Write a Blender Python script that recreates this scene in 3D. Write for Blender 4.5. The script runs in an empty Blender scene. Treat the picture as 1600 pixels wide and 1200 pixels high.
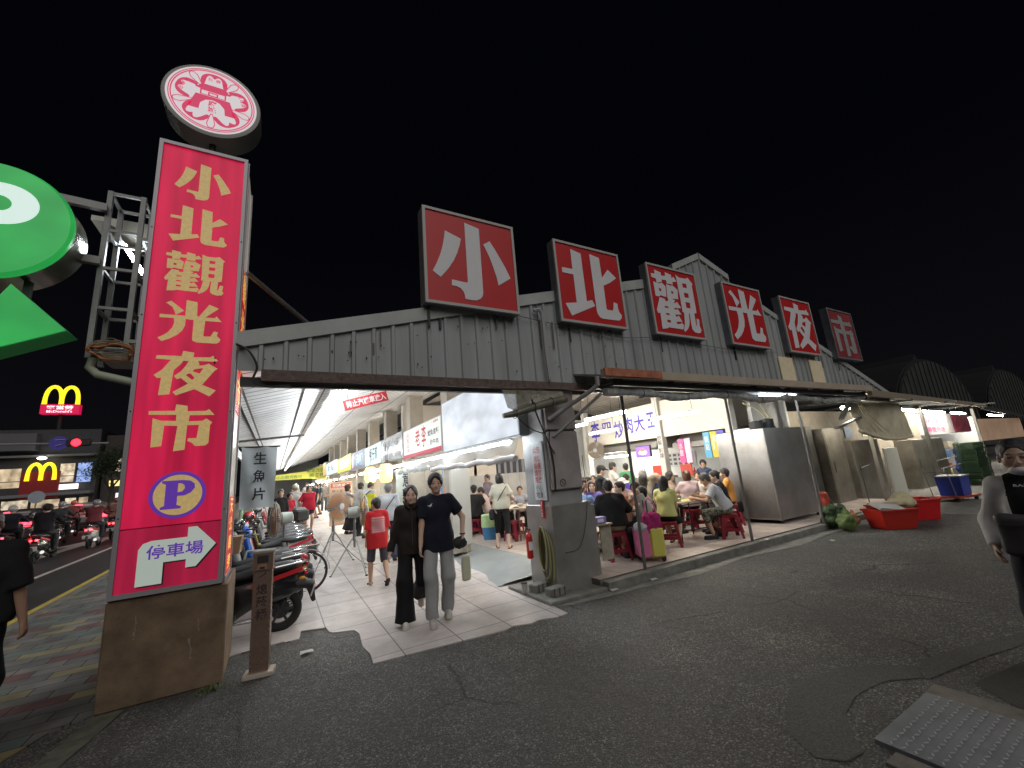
import bpy, math, random
import numpy as np
from mathutils import Vector, Matrix
random.seed(7)
S = bpy.context.scene
COL = S.collection
PI = math.pi
# ---------------- camera, sky, moonlight-soft street light, exposure ----------------
cd = bpy.data.cameras.new('camera')
cam = bpy.data.objects.new('camera', cd); COL.objects.link(cam)
cd.sensor_width = 36; cd.lens = 643/1600*36; cd.clip_start = 0.05; cd.clip_end = 2000
RW = [[0.870506, -0.485495, -0.080711], [-0.033911, -0.222773, 0.97428], [-0.490989, -0.84538, -0.210389]]
M = Matrix(((RW[0][0],RW[1][0],RW[2][0],0),(RW[0][1],RW[1][1],RW[2][1],0),(RW[0][2],RW[1][2],RW[2][2],1.72),(0,0,0,1)))
cam.matrix_world = M
S.camera = cam
w = bpy.data.worlds.new('World'); S.world = w; w.use_nodes = True
nt = w.node_tree; bg = nt.nodes['Background']
sky = nt.nodes.new('ShaderNodeTexSky'); sky.sky_type = 'NISHITA'; sky.sun_disc = False
sky.sun_elevation = math.radians(-6); sky.sun_rotation = math.radians(200); sky.altitude = 100
mx = nt.nodes.new('ShaderNodeMix'); mx.data_type = 'RGBA'; mx.inputs[0].default_value = 0.92
nt.links.new(sky.outputs[0], mx.inputs[6]); mx.inputs[7].default_value = (0.0011, 0.0013, 0.0024, 1)
tcw = nt.nodes.new('ShaderNodeTexCoord'); spw = nt.nodes.new('ShaderNodeSeparateXYZ'); nt.links.new(tcw.outputs['Generated'], spw.inputs[0])
rw = nt.nodes.new('ShaderNodeValToRGB'); rw.color_ramp.elements[0].position = 0; rw.color_ramp.elements[0].color = (.0050,.0048,.0062,1); rw.color_ramp.elements[1].position = .5; rw.color_ramp.elements[1].color = (.0010,.0012,.0022,1)
nt.links.new(spw.outputs[2], rw.inputs[0]); nt.links.new(rw.outputs[0], mx.inputs[7])
nt.links.new(mx.outputs[2], bg.inputs['Color']); bg.inputs['Strength'].default_value = 1.0
sd = bpy.data.lights.new('night_glow_sun', 'SUN'); sd.energy = 0.98; sd.angle = math.radians(50); sd.color = (1, .975, .94)
so = bpy.data.objects.new('night_glow_sun', sd); COL.objects.link(so)
so.rotation_euler = Vector((0.06, 0.80, -0.66)).to_track_quat('-Z', 'Y').to_euler()
S.view_settings.view_transform = 'Standard'; S.view_settings.look = 'None'
S.view_settings.exposure = 0; S.view_settings.gamma = 1
S.cycles.max_bounces = 6; S.cycles.diffuse_bounces = 3; S.cycles.glossy_bounces = 3; S.cycles.transmission_bounces = 4
S.cycles.transparent_max_bounces = 12; S.cycles.sample_clamp_indirect = 3.0
S.cycles.caustics_reflective = False; S.cycles.caustics_refractive = False

# ---------------- materials ----------------
MATS = {}
def mat(name, col, rough=.6, metal=0., noise=0., nscale=4., bump=0., bscale=40., emit=0., ecol=None, enoise=0., escale=(3,3,3), alpha=1., coat=0., spec=.5, dirt=0.):
    if name in MATS: return MATS[name]
    m = bpy.data.materials.new(name); m.use_nodes = True; MATS[name] = m
    t = m.node_tree; b = t.nodes['Principled BSDF']; L = t.links.new
    c = (*col, 1) if len(col) == 3 else col
    b.inputs['Base Color'].default_value = c; b.inputs['Roughness'].default_value = rough
    b.inputs['Metallic'].default_value = metal; b.inputs['Specular IOR Level'].default_value = spec
    b.inputs['Coat Weight'].default_value = coat
    if noise or bump or enoise or dirt:
        tc = t.nodes.new('ShaderNodeTexCoord')
    if noise or dirt:
        n = t.nodes.new('ShaderNodeTexNoise'); n.inputs['Scale'].default_value = nscale; n.inputs['Detail'].default_value = 6; n.inputs['Roughness'].default_value = .65
        L(tc.outputs['Object'], n.inputs['Vector'])
        r = t.nodes.new('ShaderNodeValToRGB'); r.color_ramp.elements[0].position = .3; r.color_ramp.elements[1].position = .7
        k = 1-(noise or dirt)
        r.color_ramp.elements[0].color = (c[0]*k, c[1]*k, c[2]*k, 1)
        k = 1+(noise*.5)
        r.color_ramp.elements[1].color = (min(1,c[0]*k), min(1,c[1]*k), min(1,c[2]*k), 1)
        L(n.outputs[0], r.inputs[0]); L(r.outputs[0], b.inputs['Base Color'])
        mr = t.nodes.new('ShaderNodeMapRange'); mr.inputs[3].default_value = max(.03, rough-.12); mr.inputs[4].default_value = min(1, rough+.12)
        L(n.outputs[0], mr.inputs[0]); L(mr.outputs[0], b.inputs['Roughness'])
    if bump:
        n2 = t.nodes.new('ShaderNodeTexNoise'); n2.inputs['Scale'].default_value = bscale; n2.inputs['Detail'].default_value = 4
        L(tc.outputs['Object'], n2.inputs['Vector'])
        bn = t.nodes.new('ShaderNodeBump'); bn.inputs['Strength'].default_value = bump; bn.inputs['Distance'].default_value = .01
        L(n2.outputs[0], bn.inputs['Height']); L(bn.outputs[0], b.inputs['Normal'])
    if emit:
        e = ecol or c[:3]
        b.inputs['Emission Color'].default_value = (*e, 1); b.inputs['Emission Strength'].default_value = emit
        if enoise:
            n3 = t.nodes.new('ShaderNodeTexNoise'); n3.inputs['Scale'].default_value = 1; n3.inputs['Detail'].default_value = 2
            mp = t.nodes.new('ShaderNodeMapping'); mp.inputs['Scale'].default_value = escale
            L(tc.outputs['Object'], mp.inputs[0]); L(mp.outputs[0], n3.inputs['Vector'])
            m3 = t.nodes.new('ShaderNodeMapRange'); m3.inputs[1].default_value = .3; m3.inputs[2].default_value = .7
            m3.inputs[3].default_value = emit*(1-enoise); m3.inputs[4].default_value = emit*(1+enoise*.6)
            L(n3.outputs[0], m3.inputs[0]); L(m3.outputs[0], b.inputs['Emission Strength'])
    if alpha < 1: b.inputs['Alpha'].default_value = alpha
    return m
def lin(r, g, b):
    f = lambda v: (v/255/12.92 if v/255 <= .04045 else ((v/255+.055)/1.055)**2.4)
    return (f(r), f(g), f(b))

# ---------------- geometry collector ----------------
class G:
    def __init__(s): s.v = []; s.f = []; s.st = []
    def add(s, v, f):
        n = len(s.v); s.st.append((n, len(s.f))); s.v += [tuple(p) for p in v]; s.f += [tuple(i+n for i in q) for q in f]; return s
    def box(s, c, d, R=None, taper=1.0, bev=0.):
        x, y, z = d[0]/2, d[1]/2, d[2]/2; t = taper
        if bev > 0:
            b = min(bev, x*.45, y*.45, z*.45)
            vs = []; fs = []
            rings = [(z-b*0, x-b, y-b), (z-b, x, y), (-z+b, x, y), (-z, x-b, y-b)]
            for zz, xx, yy in rings:
                k = t if zz > 0 else 1
                xx *= k; yy *= k
                q = b*.9
                vs += [(-xx+q,-yy,zz),(xx-q,-yy,zz),(xx,-yy+q,zz),(xx,yy-q,zz),(xx-q,yy,zz),(-xx+q,yy,zz),(-xx,yy-q,zz),(-xx,-yy+q,zz)]
            for r in range(3):
                for i in range(8):
                    j = (i+1) % 8; fs.append((r*8+j, r*8+i, (r+1)*8+i, (r+1)*8+j)[::-1][::-1])
            fs.append(tuple(range(8))); fs.append(tuple(reversed(range(24, 32))))
        else:
            vs = [(-x,-y,-z),(x,-y,-z),(x,y,-z),(-x,y,-z),(-x*t,-y*t,z),(x*t,-y*t,z),(x*t,y*t,z),(-x*t,y*t,z)]
            fs = [(3,2,1,0),(4,5,6,7),(0,1,5,4),(1,2,6,5),(2,3,7,6),(3,0,4,7)]
        out = []
        for p in vs:
            p = Vector(p)
            if R is not None: p = R @ p
            out.append((p[0]+c[0], p[1]+c[1], p[2]+c[2]))
        return s.add(out, fs)
    def bar(s, a, b, w, h=None, up=(0,0,1)):
        a = Vector(a); b = Vector(b); d = b-a; L = d.length
        if L < 1e-6: return s
        z = d/L; u = Vector(up)
        if abs(z.dot(u)) > .99: u = Vector((1,0,0))
        x = u.cross(z).normalized(); y = z.cross(x)
        R = Matrix((x, y, z)).transposed()
        return s.box((a+b)/2, (w, h or w, L), R)
    def tube(s, pts, r, n=8, cap=True, closed=False):
        pts = [Vector(p) for p in pts]; N = len(pts); vs = []; fs = []
        rr = r if isinstance(r, (list, tuple)) else [r]*N
        prev = None
        for i, p in enumerate(pts):
            if closed: t = pts[(i+1) % N]-pts[i-1]
            else: t = (pts[min(i+1, N-1)]-pts[max(i-1, 0)])
            t = t.normalized() if t.length > 1e-9 else Vector((0,0,1))
            if prev is None:
                u = Vector((0,0,1)) if abs(t.z) < .9 else Vector((1,0,0))
                x = t.cross(u).normalized()
            else:
                x = (prev-t*prev.dot(t)).normalized()
            prev = x; y = t.cross(x)
            for k in range(n):
                a = 2*PI*k/n; vs.append(p+x*math.cos(a)*rr[i]+y*math.sin(a)*rr[i])
        m = N if closed else N-1
        for i in range(m):
            for k in range(n):
                j = (i+1) % N; fs.append((i*n+k, i*n+(k+1) % n, j*n+(k+1) % n, j*n+k))
        if cap and not closed:
            fs.append(tuple(reversed(range(n)))); fs.append(tuple(range((N-1)*n, N*n)))
        return s.add(vs, fs)
    def cyl(s, a, b, r, r2=None, n=16): return s.tube([a, b], [r, r if r2 is None else r2], n)
    def lathe(s, c, prof, n=24, axis='z', R=None):
        vs = []; fs = []; N = len(prof)
        for r, h in prof:
            for k in range(n):
                a = 2*PI*k/n; x, y = r*math.cos(a), r*math.sin(a)
                p = {'z': (x, y, h), 'y': (x, h, y), 'x': (h, x, y)}[axis]
                if R is not None: p = R @ Vector(p)
                vs.append((p[0]+c[0], p[1]+c[1], p[2]+c[2]))
        for i in range(N-1):
            for k in range(n): fs.append((i*n+k, i*n+(k+1) % n, (i+1)*n+(k+1) % n, (i+1)*n+k))
        fs.append(tuple(reversed(range(n)))); fs.append(tuple(range((N-1)*n, N*n)))
        return s.add(vs, fs)
    def sphere(s, c, r, n=12, m=8):
        r = r if isinstance(r, (tuple, list)) else (r, r, r)
        prof = []; vs = []; fs = []
        for i in range(m+1):
            a = -PI/2+PI*i/m
            for k in range(n):
                b = 2*PI*k/n; vs.append((c[0]+r[0]*math.cos(a)*math.cos(b), c[1]+r[1]*math.cos(a)*math.sin(b), c[2]+r[2]*math.sin(a)))
        for i in range(m):
            for k in range(n): fs.append((i*n+k, i*n+(k+1) % n, (i+1)*n+(k+1) % n, (i+1)*n+k))
        return s.add(vs, fs)
    def torus(s, c, R, r, axis='y', n=28, m=8):
        pts = []
        for k in range(n):
            a = 2*PI*k/n; x, y = R*math.cos(a), R*math.sin(a)
            pts.append({'z': (c[0]+x, c[1]+y, c[2]), 'y': (c[0]+x, c[1], c[2]+y), 'x': (c[0], c[1]+x, c[2]+y)}[axis])
        return s.tube(pts, r, m, closed=True)
    def prism(s, poly, fn0, fn1):
        "poly of (u,v); fn0/fn1 map to near and far 3-D points"
        n = len(poly); vs = [fn0(*p) for p in poly]+[fn1(*p) for p in poly]
        fs = [tuple(range(n)), tuple(reversed(range(n, 2*n)))]
        for i in range(n): j = (i+1) % n; fs.append((i, i+n, j+n, j))
        return s.add(vs, fs)
    def xf(s, Mx):
        s.v = [tuple(Mx @ Vector(p)) for p in s.v]; return s
    def each(s, name, m, parent=None, smooth=False, world=True):
        "every added primitive becomes an object of its own"
        st = s.st+[(len(s.v), len(s.f))]; out = []
        for (a, fa), (b, fb) in zip(st[:-1], st[1:]):
            if b > a:
                g = G(); g.v = s.v[a:b]; g.f = [tuple(i-a for i in q) for q in s.f[fa:fb]]; out.append(g.build(name, m, parent, smooth, world))
        return out
    def build(s, name, m, parent=None, smooth=False, world=True, sharp=40):
        me = bpy.data.meshes.new(name)
        off = Vector((0,0,0)); Ri = None
        if parent is not None and world:
            p = parent
            while p is not None: off += p.location; p = p.parent
        vs = s.v if off.length == 0 else [(a-off.x, b-off.y, c-off.z) for a, b, c in s.v]
        me.from_pydata(vs, [], s.f)
        me.materials.append(m)
        import bmesh as _b
        bm = _b.new(); bm.from_mesh(me); _b.ops.recalc_face_normals(bm, faces=bm.faces); bm.to_mesh(me); bm.free()
        if smooth:
            me.polygons.foreach_set('use_smooth', [True]*len(me.polygons))
            try: me.set_sharp_from_angle(angle=math.radians(sharp))
            except Exception: pass
        me.update()
        o = bpy.data.objects.new(name, me); COL.objects.link(o)
        if parent is not None: o.parent = parent
        return o
def thing(name, label, cat, loc=(0,0,0), rz=0., group=None):
    o = bpy.data.objects.new(name, None); COL.objects.link(o); o.location = loc; o.rotation_euler = (0,0,rz)
    o.empty_display_size = .1
    return tag(o, label, cat, group)
def tag(o, label, cat, group=None):
    o['label'] = label; o['category'] = cat
    if group: o['group'] = group
    return o
def struct(o, kind='structure'): o['kind'] = kind; return o
def rot(rx=0, ry=0, rz=0): return Matrix.Rotation(rz, 3, 'Z') @ Matrix.Rotation(ry, 3, 'Y') @ Matrix.Rotation(rx, 3, 'X')
def copy_tree(o, parent=None):
    c = o.copy(); COL.objects.link(c)
    if parent is not None: c.parent = parent
    for ch in list(o.children): copy_tree(ch, c)
    return c
# ---- 2-D filled outlines with holes, as thin solids ----
def curve_mesh(polys, depth=.004, text=None, offset=0.):
    if text is not None:
        c = bpy.data.curves.new('t', 'FONT'); c.body = text; c.size = 1; c.offset = offset; c.resolution_u = 2
    else:
        c = bpy.data.curves.new('t', 'CURVE'); c.dimensions = '2D'; c.fill_mode = 'BOTH'
        for p in polys:
            sp = c.splines.new('POLY'); sp.points.add(len(p)-1)
            for i, q in enumerate(p): sp.points[i].co = (q[0], q[1], 0, 1)
            sp.use_cyclic_u = True
    o = bpy.data.objects.new('t', c); COL.objects.link(o)
    dg = bpy.context.evaluated_depsgraph_get(); dg.update()
    m = bpy.data.meshes.new_from_object(o.evaluated_get(dg))
    v = [tuple(p.co) for p in m.vertices]; f = [tuple(p.vertices) for p in m.polygons]
    bpy.data.objects.remove(o); bpy.data.curves.remove(c); bpy.data.meshes.remove(m)
    return v, f
_TC = {}
def glyph(g, key, org, ux, uy, w, h, proud=.004, offset=.012, poly=None, thick=0):
    """put text / outline filling a w x h box centred on org, on the plane ux,uy, lifted by 'proud' towards ux x uy"""
    if poly is not None: v, f = curve_mesh(poly)
    else:
        k = (key, offset)
        if k not in _TC: _TC[k] = curve_mesh(None, text=key, offset=offset)
        v, f = _TC[k]
    if not v: return g
    xs = [p[0] for p in v]; ys = [p[1] for p in v]
    if poly is not None and w is None:
        cx = cy = 0; sx = sy = 1
    else:
        cx = (min(xs)+max(xs))/2; cy = (min(ys)+max(ys))/2
        sx = w/max(1e-6, max(xs)-min(xs)); sy = h/max(1e-6, max(ys)-min(ys))
    ux = Vector(ux); uy = Vector(uy); n = ux.cross(uy).normalized()*proud; org = Vector(org)
    return g.add([org+ux*((p[0]-cx)*sx)+uy*((p[1]-cy)*sy)+n for p in v], f)
XP, YP, ZP, XM, YM = Vector((1,0,0)), Vector((0,1,0)), Vector((0,0,1)), Vector((-1,0,0)), Vector((0,-1,0))

# ================= THE SETTING =================
def ramp_node(t, els, const=False):
    r = t.nodes.new('ShaderNodeValToRGB'); cr = r.color_ramp
    if const: cr.interpolation = 'CONSTANT'
    while len(cr.elements) < len(els): cr.elements.new(.5)
    for e, (p, c) in zip(cr.elements, els): e.position = p; e.color = (*c, 1)
    return r
def asphalt_mat():
    m = bpy.data.materials.new('asphalt'); m.use_nodes = True; t = m.node_tree; L = t.links.new; b = t.nodes['Principled BSDF']
    tc = t.nodes.new('ShaderNodeTexCoord')
    def noise(sc, det=5, ro=.6):
        n = t.nodes.new('ShaderNodeTexNoise'); n.inputs['Scale'].default_value = sc; n.inputs['Detail'].default_value = det; n.inputs['Roughness'].default_value = ro
        L(tc.outputs['Object'], n.inputs['Vector']); return n
    big = noise(.55, 6, .7); r1 = ramp_node(t, [(.33, (.030, .030, .0295)), (.47, (.068, .067, .064)), (.58, (.108, .105, .098)), (.7, (.155, .15, .138))]); L(big.outputs[0], r1.inputs[0])
    vo = t.nodes.new('ShaderNodeTexVoronoi'); vo.inputs['Scale'].default_value = 105; L(tc.outputs['Object'], vo.inputs['Vector'])
    sep = t.nodes.new('ShaderNodeSeparateColor'); L(vo.outputs['Color'], sep.inputs[0])
    r2 = ramp_node(t, [(0, (.45,.45,.45)), (.55, (.85,.85,.85)), (.86, (1.5,1.5,1.48)), (.97, (3.3,3.3,3.2))]); L(sep.outputs[0], r2.inputs[0])
    mu = t.nodes.new('ShaderNodeMix'); mu.data_type = 'RGBA'; mu.blend_type = 'MULTIPLY'; mu.inputs[0].default_value = 1
    L(r1.outputs[0], mu.inputs[6]); L(r2.outputs[0], mu.inputs[7])
    # cracks: warped voronoi edges, only inside some patches
    wn = noise(2.6, 8, .7); mpv = t.nodes.new('ShaderNodeMix'); mpv.data_type = 'VECTOR'; mpv.inputs[0].default_value = .22
    L(tc.outputs['Object'], mpv.inputs[4]); L(wn.outputs[1], mpv.inputs[5])
    ve = t.nodes.new('ShaderNodeTexVoronoi'); ve.feature = 'DISTANCE_TO_EDGE'; ve.inputs['Scale'].default_value = .62; L(mpv.outputs[1], ve.inputs['Vector'])
    cr = ramp_node(t, [(0, (.9,.9,.9)), (.004, (.6,.6,.6)), (.011, (0,0,0))]); L(ve.outputs['Distance'], cr.inputs[0])
    msk = noise(.9, 2); mr = ramp_node(t, [(.5, (0,0,0)), (.56, (1,1,1))]); L(msk.outputs[0], mr.inputs[0])
    cm = t.nodes.new('ShaderNodeMath'); cm.operation = 'MULTIPLY'; L(cr.outputs[0], cm.inputs[0]); L(mr.outputs[0], cm.inputs[1])
    m2 = t.nodes.new('ShaderNodeMix'); m2.data_type = 'RGBA'; L(cm.outputs[0], m2.inputs[0]); L(mu.outputs[2], m2.inputs[6]); m2.inputs[7].default_value = (.008,.008,.008,1)
    # pale dried stains
    st = noise(2.3, 7, .75); sr = ramp_node(t, [(.62, (0,0,0)), (.78, (.35,.35,.35))]); L(st.outputs[0], sr.inputs[0])
    m3 = t.nodes.new('ShaderNodeMix'); m3.data_type = 'RGBA'; L(sr.outputs[0], m3.inputs[0]); L(m2.outputs[2], m3.inputs[6]); m3.inputs[7].default_value = (.15,.14,.125,1)
    L(m3.outputs[2], b.inputs['Base Color'])
    rr = t.nodes.new('ShaderNodeMapRange'); rr.inputs[1].default_value = .35; rr.inputs[2].default_value = .65; rr.inputs[3].default_value = .55; rr.inputs[4].default_value = .9
    L(big.outputs[0], rr.inputs[0]); L(rr.outputs[0], b.inputs['Roughness'])
    bp = t.nodes.new('ShaderNodeBump'); bp.inputs['Strength'].default_value = .9; bp.inputs['Distance'].default_value = .008
    L(vo.outputs['Distance'], bp.inputs['Height']); bp.invert = True
    bp2 = t.nodes.new('ShaderNodeBump'); bp2.inputs['Strength'].default_value = .6; bp2.inputs['Distance'].default_value = .03
    n5 = noise(7, 4); L(n5.outputs[0], bp2.inputs['Height']); L(bp.outputs[0], bp2.inputs['Normal']); L(bp2.outputs[0], b.inputs['Normal'])
    return m
def tile_mat(name, c1, c2, mort, w, h, ms=.006, rough=.35, offx=0., speck=.12, rotz=0., offset=0., bump=.3, wear=.25):
    m = bpy.data.materials.new(name); m.use_nodes = True; t = m.node_tree; L = t.links.new; b = t.nodes['Principled BSDF']
    tc = t.nodes.new('ShaderNodeTexCoord'); mp = t.nodes.new('ShaderNodeMapping'); mp.inputs['Rotation'].default_value = (0,0,rotz); mp.inputs['Location'].default_value = (offx,0,0)
    L(tc.outputs['Object'], mp.inputs[0])
    br = t.nodes.new('ShaderNodeTexBrick'); br.offset = offset; br.squash = 1
    br.inputs['Scale'].default_value = 1; br.inputs['Brick Width'].default_value = w; br.inputs['Row Height'].default_value = h
    br.inputs['Mortar Size'].default_value = ms; br.inputs['Mortar Smooth'].default_value = .1
    br.inputs['Color1'].default_value = (*c1,1); br.inputs['Color2'].default_value = (*c2,1); br.inputs['Mortar'].default_value = (*mort,1)
    L(mp.outputs[0], br.inputs['Vector'])
    n = t.nodes.new('ShaderNodeTexNoise'); n.inputs['Scale'].default_value = 160; n.inputs['Detail'].default_value = 2; L(tc.outputs['Object'], n.inputs['Vector'])
    n2 = t.nodes.new('ShaderNodeTexNoise'); n2.inputs['Scale'].default_value = 1.3; n2.inputs['Detail'].default_value = 8; n2.inputs['Roughness'].default_value = .7; L(tc.outputs['Object'], n2.inputs['Vector'])
    ra = t.nodes.new('ShaderNodeMapRange'); ra.inputs[1].default_value = .35; ra.inputs[2].default_value = .65; ra.inputs[3].default_value = 1-speck; ra.inputs[4].default_value = 1+speck; L(n.outputs[0], ra.inputs[0])
    rb = t.nodes.new('ShaderNodeMapRange'); rb.inputs[1].default_value = .35; rb.inputs[2].default_value = .62; rb.inputs[3].default_value = 1-wear; rb.inputs[4].default_value = 1.08; L(n2.outputs[0], rb.inputs[0])
    mm = t.nodes.new('ShaderNodeMath'); mm.operation = 'MULTIPLY'; L(ra.outputs[0], mm.inputs[0]); L(rb.outputs[0], mm.inputs[1])
    vm = t.nodes.new('ShaderNodeVectorMath'); vm.operation = 'SCALE'; L(br.outputs['Color'], vm.inputs[0]); L(mm.outputs[0], vm.inputs['Scale'])
    L(vm.outputs[0], b.inputs['Base Color'])
    r3 = t.nodes.new('ShaderNodeMapRange'); r3.inputs[3].default_value = rough+.2; r3.inputs[4].default_value = rough-.1; r3.inputs[1].default_value = .3; r3.inputs[2].default_value = .7; L(n2.outputs[0], r3.inputs[0]); L(r3.outputs[0], b.inputs['Roughness'])
    bp = t.nodes.new('ShaderNodeBump'); bp.inputs['Strength'].default_value = bump; bp.inputs['Distance'].default_value = .004; bp.invert = True
    L(br.outputs['Fac'], bp.inputs['Height']); L(bp.outputs[0], b.inputs['Normal'])
    return m
def paver_mat():
    m = bpy.data.materials.new('paver'); m.use_nodes = True; t = m.node_tree; L = t.links.new; b = t.nodes['Principled BSDF']
    tc = t.nodes.new('ShaderNodeTexCoord')
    br = t.nodes.new('ShaderNodeTexBrick'); br.offset = .5
    for k, v in (('Scale',1),('Brick Width',.4),('Row Height',.2),('Mortar Size',.006),('Bias',0)): br.inputs[k].default_value = v
    br.inputs['Color1'].default_value = (0,0,0,1); br.inputs['Color2'].default_value = (1,1,1,1); br.inputs['Mortar'].default_value = (.0,.0,.0,1)
    L(tc.outputs['Object'], br.inputs['Vector'])
    sp = t.nodes.new('ShaderNodeSeparateColor'); L(br.outputs['Color'], sp.inputs[0])
    r = ramp_node(t, [(0, (.17,.16,.15)), (.3, (.22,.21,.195)), (.52, (.30,.26,.14)), (.66, (.20,.095,.085)), (.78, (.14,.18,.165)), (.9, (.20,.19,.18))], True); L(sp.outputs[0], r.inputs[0])
    n = t.nodes.new('ShaderNodeTexNoise'); n.inputs['Scale'].default_value = 3; n.inputs['Detail'].default_value = 8; L(tc.outputs['Object'], n.inputs['Vector'])
    mr = t.nodes.new('ShaderNodeMapRange'); mr.inputs[1].default_value = .3; mr.inputs[2].default_value = .7; mr.inputs[3].default_value = .45; mr.inputs[4].default_value = 1.05; L(n.outputs[0], mr.inputs[0])
    mf = t.nodes.new('ShaderNodeMath'); mf.operation = 'SUBTRACT'; mf.inputs[0].default_value = 1; L(br.outputs['Fac'], mf.inputs[1])
    mu = t.nodes.new('ShaderNodeMath'); mu.operation = 'MULTIPLY'; L(mr.outputs[0], mu.inputs[0])
    ad = t.nodes.new('ShaderNodeMath'); ad.operation = 'MAXIMUM'; ad.inputs[1].default_value = .2; L(mf.outputs[0], ad.inputs[0]); L(ad.outputs[0], mu.inputs[1])
    vm = t.nodes.new('ShaderNodeVectorMath'); vm.operation = 'SCALE'; L(r.outputs[0], vm.inputs[0]); L(mu.outputs[0], vm.inputs['Scale']); L(vm.outputs[0], b.inputs['Base Color'])
    b.inputs['Roughness'].default_value = .8
    bp = t.nodes.new('ShaderNodeBump'); bp.inputs['Strength'].default_value = .5; bp.inputs['Distance'].default_value = .006; bp.invert = True; L(br.outputs['Fac'], bp.inputs['Height']); L(bp.outputs[0], b.inputs['Normal'])
    return m
def sheet(name, poly, z, m, thick=None):
    g = G(); v, f = curve_mesh([poly]); g.add([(p[0], p[1], z) for p in v], f)
    if thick:
        n = len(poly)
        g.add([(p[0], p[1], z) for p in poly]+[(p[0], p[1], z-thick) for p in poly], [(i, (i+1) % n, (i+1) % n+n, i+n) for i in range(n)])
    return struct(g.build(name, m))
def long_sheet(name, poly, z, m, thick=None):
    "a sheet that climbs gently (1 in 50) beyond y = 6, as the street does"
    o = sheet(name, poly, z, m, thick)
    import bmesh as _b
    bm = _b.new(); bm.from_mesh(o.data)
    for yy in (6, 60): _b.ops.bisect_plane(bm, geom=bm.verts[:]+bm.edges[:]+bm.faces[:], plane_co=(0,yy,0), plane_no=(0,1,0))
    for v in bm.verts: v.co.z += .02*max(0, min(v.co.y, 60)-6)
    bm.to_mesh(o.data); bm.free(); return o
ASPH = asphalt_mat()
sheet('ground', [(-600,-300),(600,-300),(600,600),(-600,600)], 0, ASPH)
ROADM = mat('road_asphalt', (.045,.046,.047), .6, noise=.35, nscale=1.2, bump=.4, bscale=90)
long_sheet('road', [(-16,-60),(-3.42,-60),(-3.42,300),(-16,300)], .004, ROADM)
long_sheet('far_pavement', [(-200,6),(-16,6),(-16,300),(-200,300)], .004, ASPH)
long_sheet('sidewalk', [(-3.28,-60),(-2.2,-60),(-2.2,3.4),(-1.5,5.15),(-1.28,5.32),(-1.2,6.1),(-1.2,300),(-3.28,300)], .016, paver_mat(), .016)
CONC = mat('old_concrete', (.20,.195,.175), .85, noise=.45, nscale=6, bump=.5, bscale=50)
long_sheet('kerb', [(-3.42,-60),(-3.28,-60),(-3.28,300),(-3.42,300)], .02, CONC, .02)
sheet('kerb_strip', [(-1.62,3.6),(-1.42,3.6),(-1.06,5.22),(-1.26,5.24)], .012, mat('mossy_concrete', (.12,.125,.095), .85, noise=.5, nscale=9, bump=.5), .012)
YEL = mat('road_paint_yellow', (.62,.47,.09), .7, noise=.3, nscale=8); WHT = mat('road_paint_white', (.62,.61,.56), .7, noise=.3, nscale=8)
def mark(poly, m, name='road_marking'): return long_sheet(name, poly, .009, m)
mark([(-3.56,-60),(-3.45,-60),(-3.45,22),(-3.56,22)], YEL, 'yellow_line')
mark([(-3.56,22),(-3.45,22),(-3.45,60),(-3.56,60)], mat('road_paint_red', (.5,.06,.05), .7), 'red_line')
mark([(-5.02,-40),(-4.9,-40),(-4.9,120),(-5.02,120)], WHT, 'lane_line')
for yy in range(10, 120, 9): mark([(-9.0,yy),(-8.9,yy),(-8.9,yy+4),(-9.0,yy+4)], WHT, 'lane_line')
mark([(-6.75,18.5),(-6.5,18.5),(-6.3,22.5),(-5.7,21.3),(-6.35,26),(-7.4,22.0),(-6.75,22.6)], WHT, 'road_arrow')
mark([(-6.4,24.0),(-5.6,24.6),(-5.3,23.4),(-5.1,27.5),(-6.6,26.2),(-6.0,25.6)], WHT, 'road_arrow')
TILE = tile_mat('terrazzo_tile', (.50,.455,.43), (.55,.50,.475), (.13,.12,.11), .6, .6, .007, .42, speck=.10)
long_sheet('arcade_floor', [(-1.2,6.0),(-.37,5.98),(.14,6.05),(.16,6.0),(.30,6.02),(.33,6.29),(.61,6.19),(.63,5.98),(.66,5.94),(.88,5.84),(.90,5.80),(.92,5.65),(.88,5.2),(.91,4.95),(.89,4.68),(1.6,4.62),(2.3,4.55),(2.42,4.60),(2.62,4.52),(2.75,4.56),(2.95,4.48),(3.13,4.5),(3.16,5.0),(4.1,5.1),(4.1,60),(-1.2,60)], .012, TILE, .012)
DTILE = tile_mat('dining_tile', (.50,.42,.375), (.57,.48,.43), (.16,.14,.12), .45, .45, .006, .38, speck=.22, wear=.3)
g = G(); g.box((9.6, 22.5, .07), (11.1, 35.1, .14)); struct(g.build('dining_floor', DTILE))
g = G(); g.box((8.6, 4.87, .062), (9.05, .14, .128), bev=.01); g.box((4.12,5.0,.055),(.1,.1,.11)); struct(g.build('kerb_edge', CONC))
sheet('concrete_apron', [(3.05,4.86),(3.4,4.72),(3.9,4.66),(4.5,4.62),(5.6,4.5),(6.9,4.62),(8.3,4.45),(10.0,4.6),(13.4,4.4),(13.4,4.84),(4.5,4.84),(4.2,5.02),(3.12,5.1)], .006, CONC)
sheet('concrete_apron', [(13.4,3.3),(14.6,3.0),(17,3.4),(26,3.9),(26,9),(13.2,9),(13.2,4.9)], .008, CONC)
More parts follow.
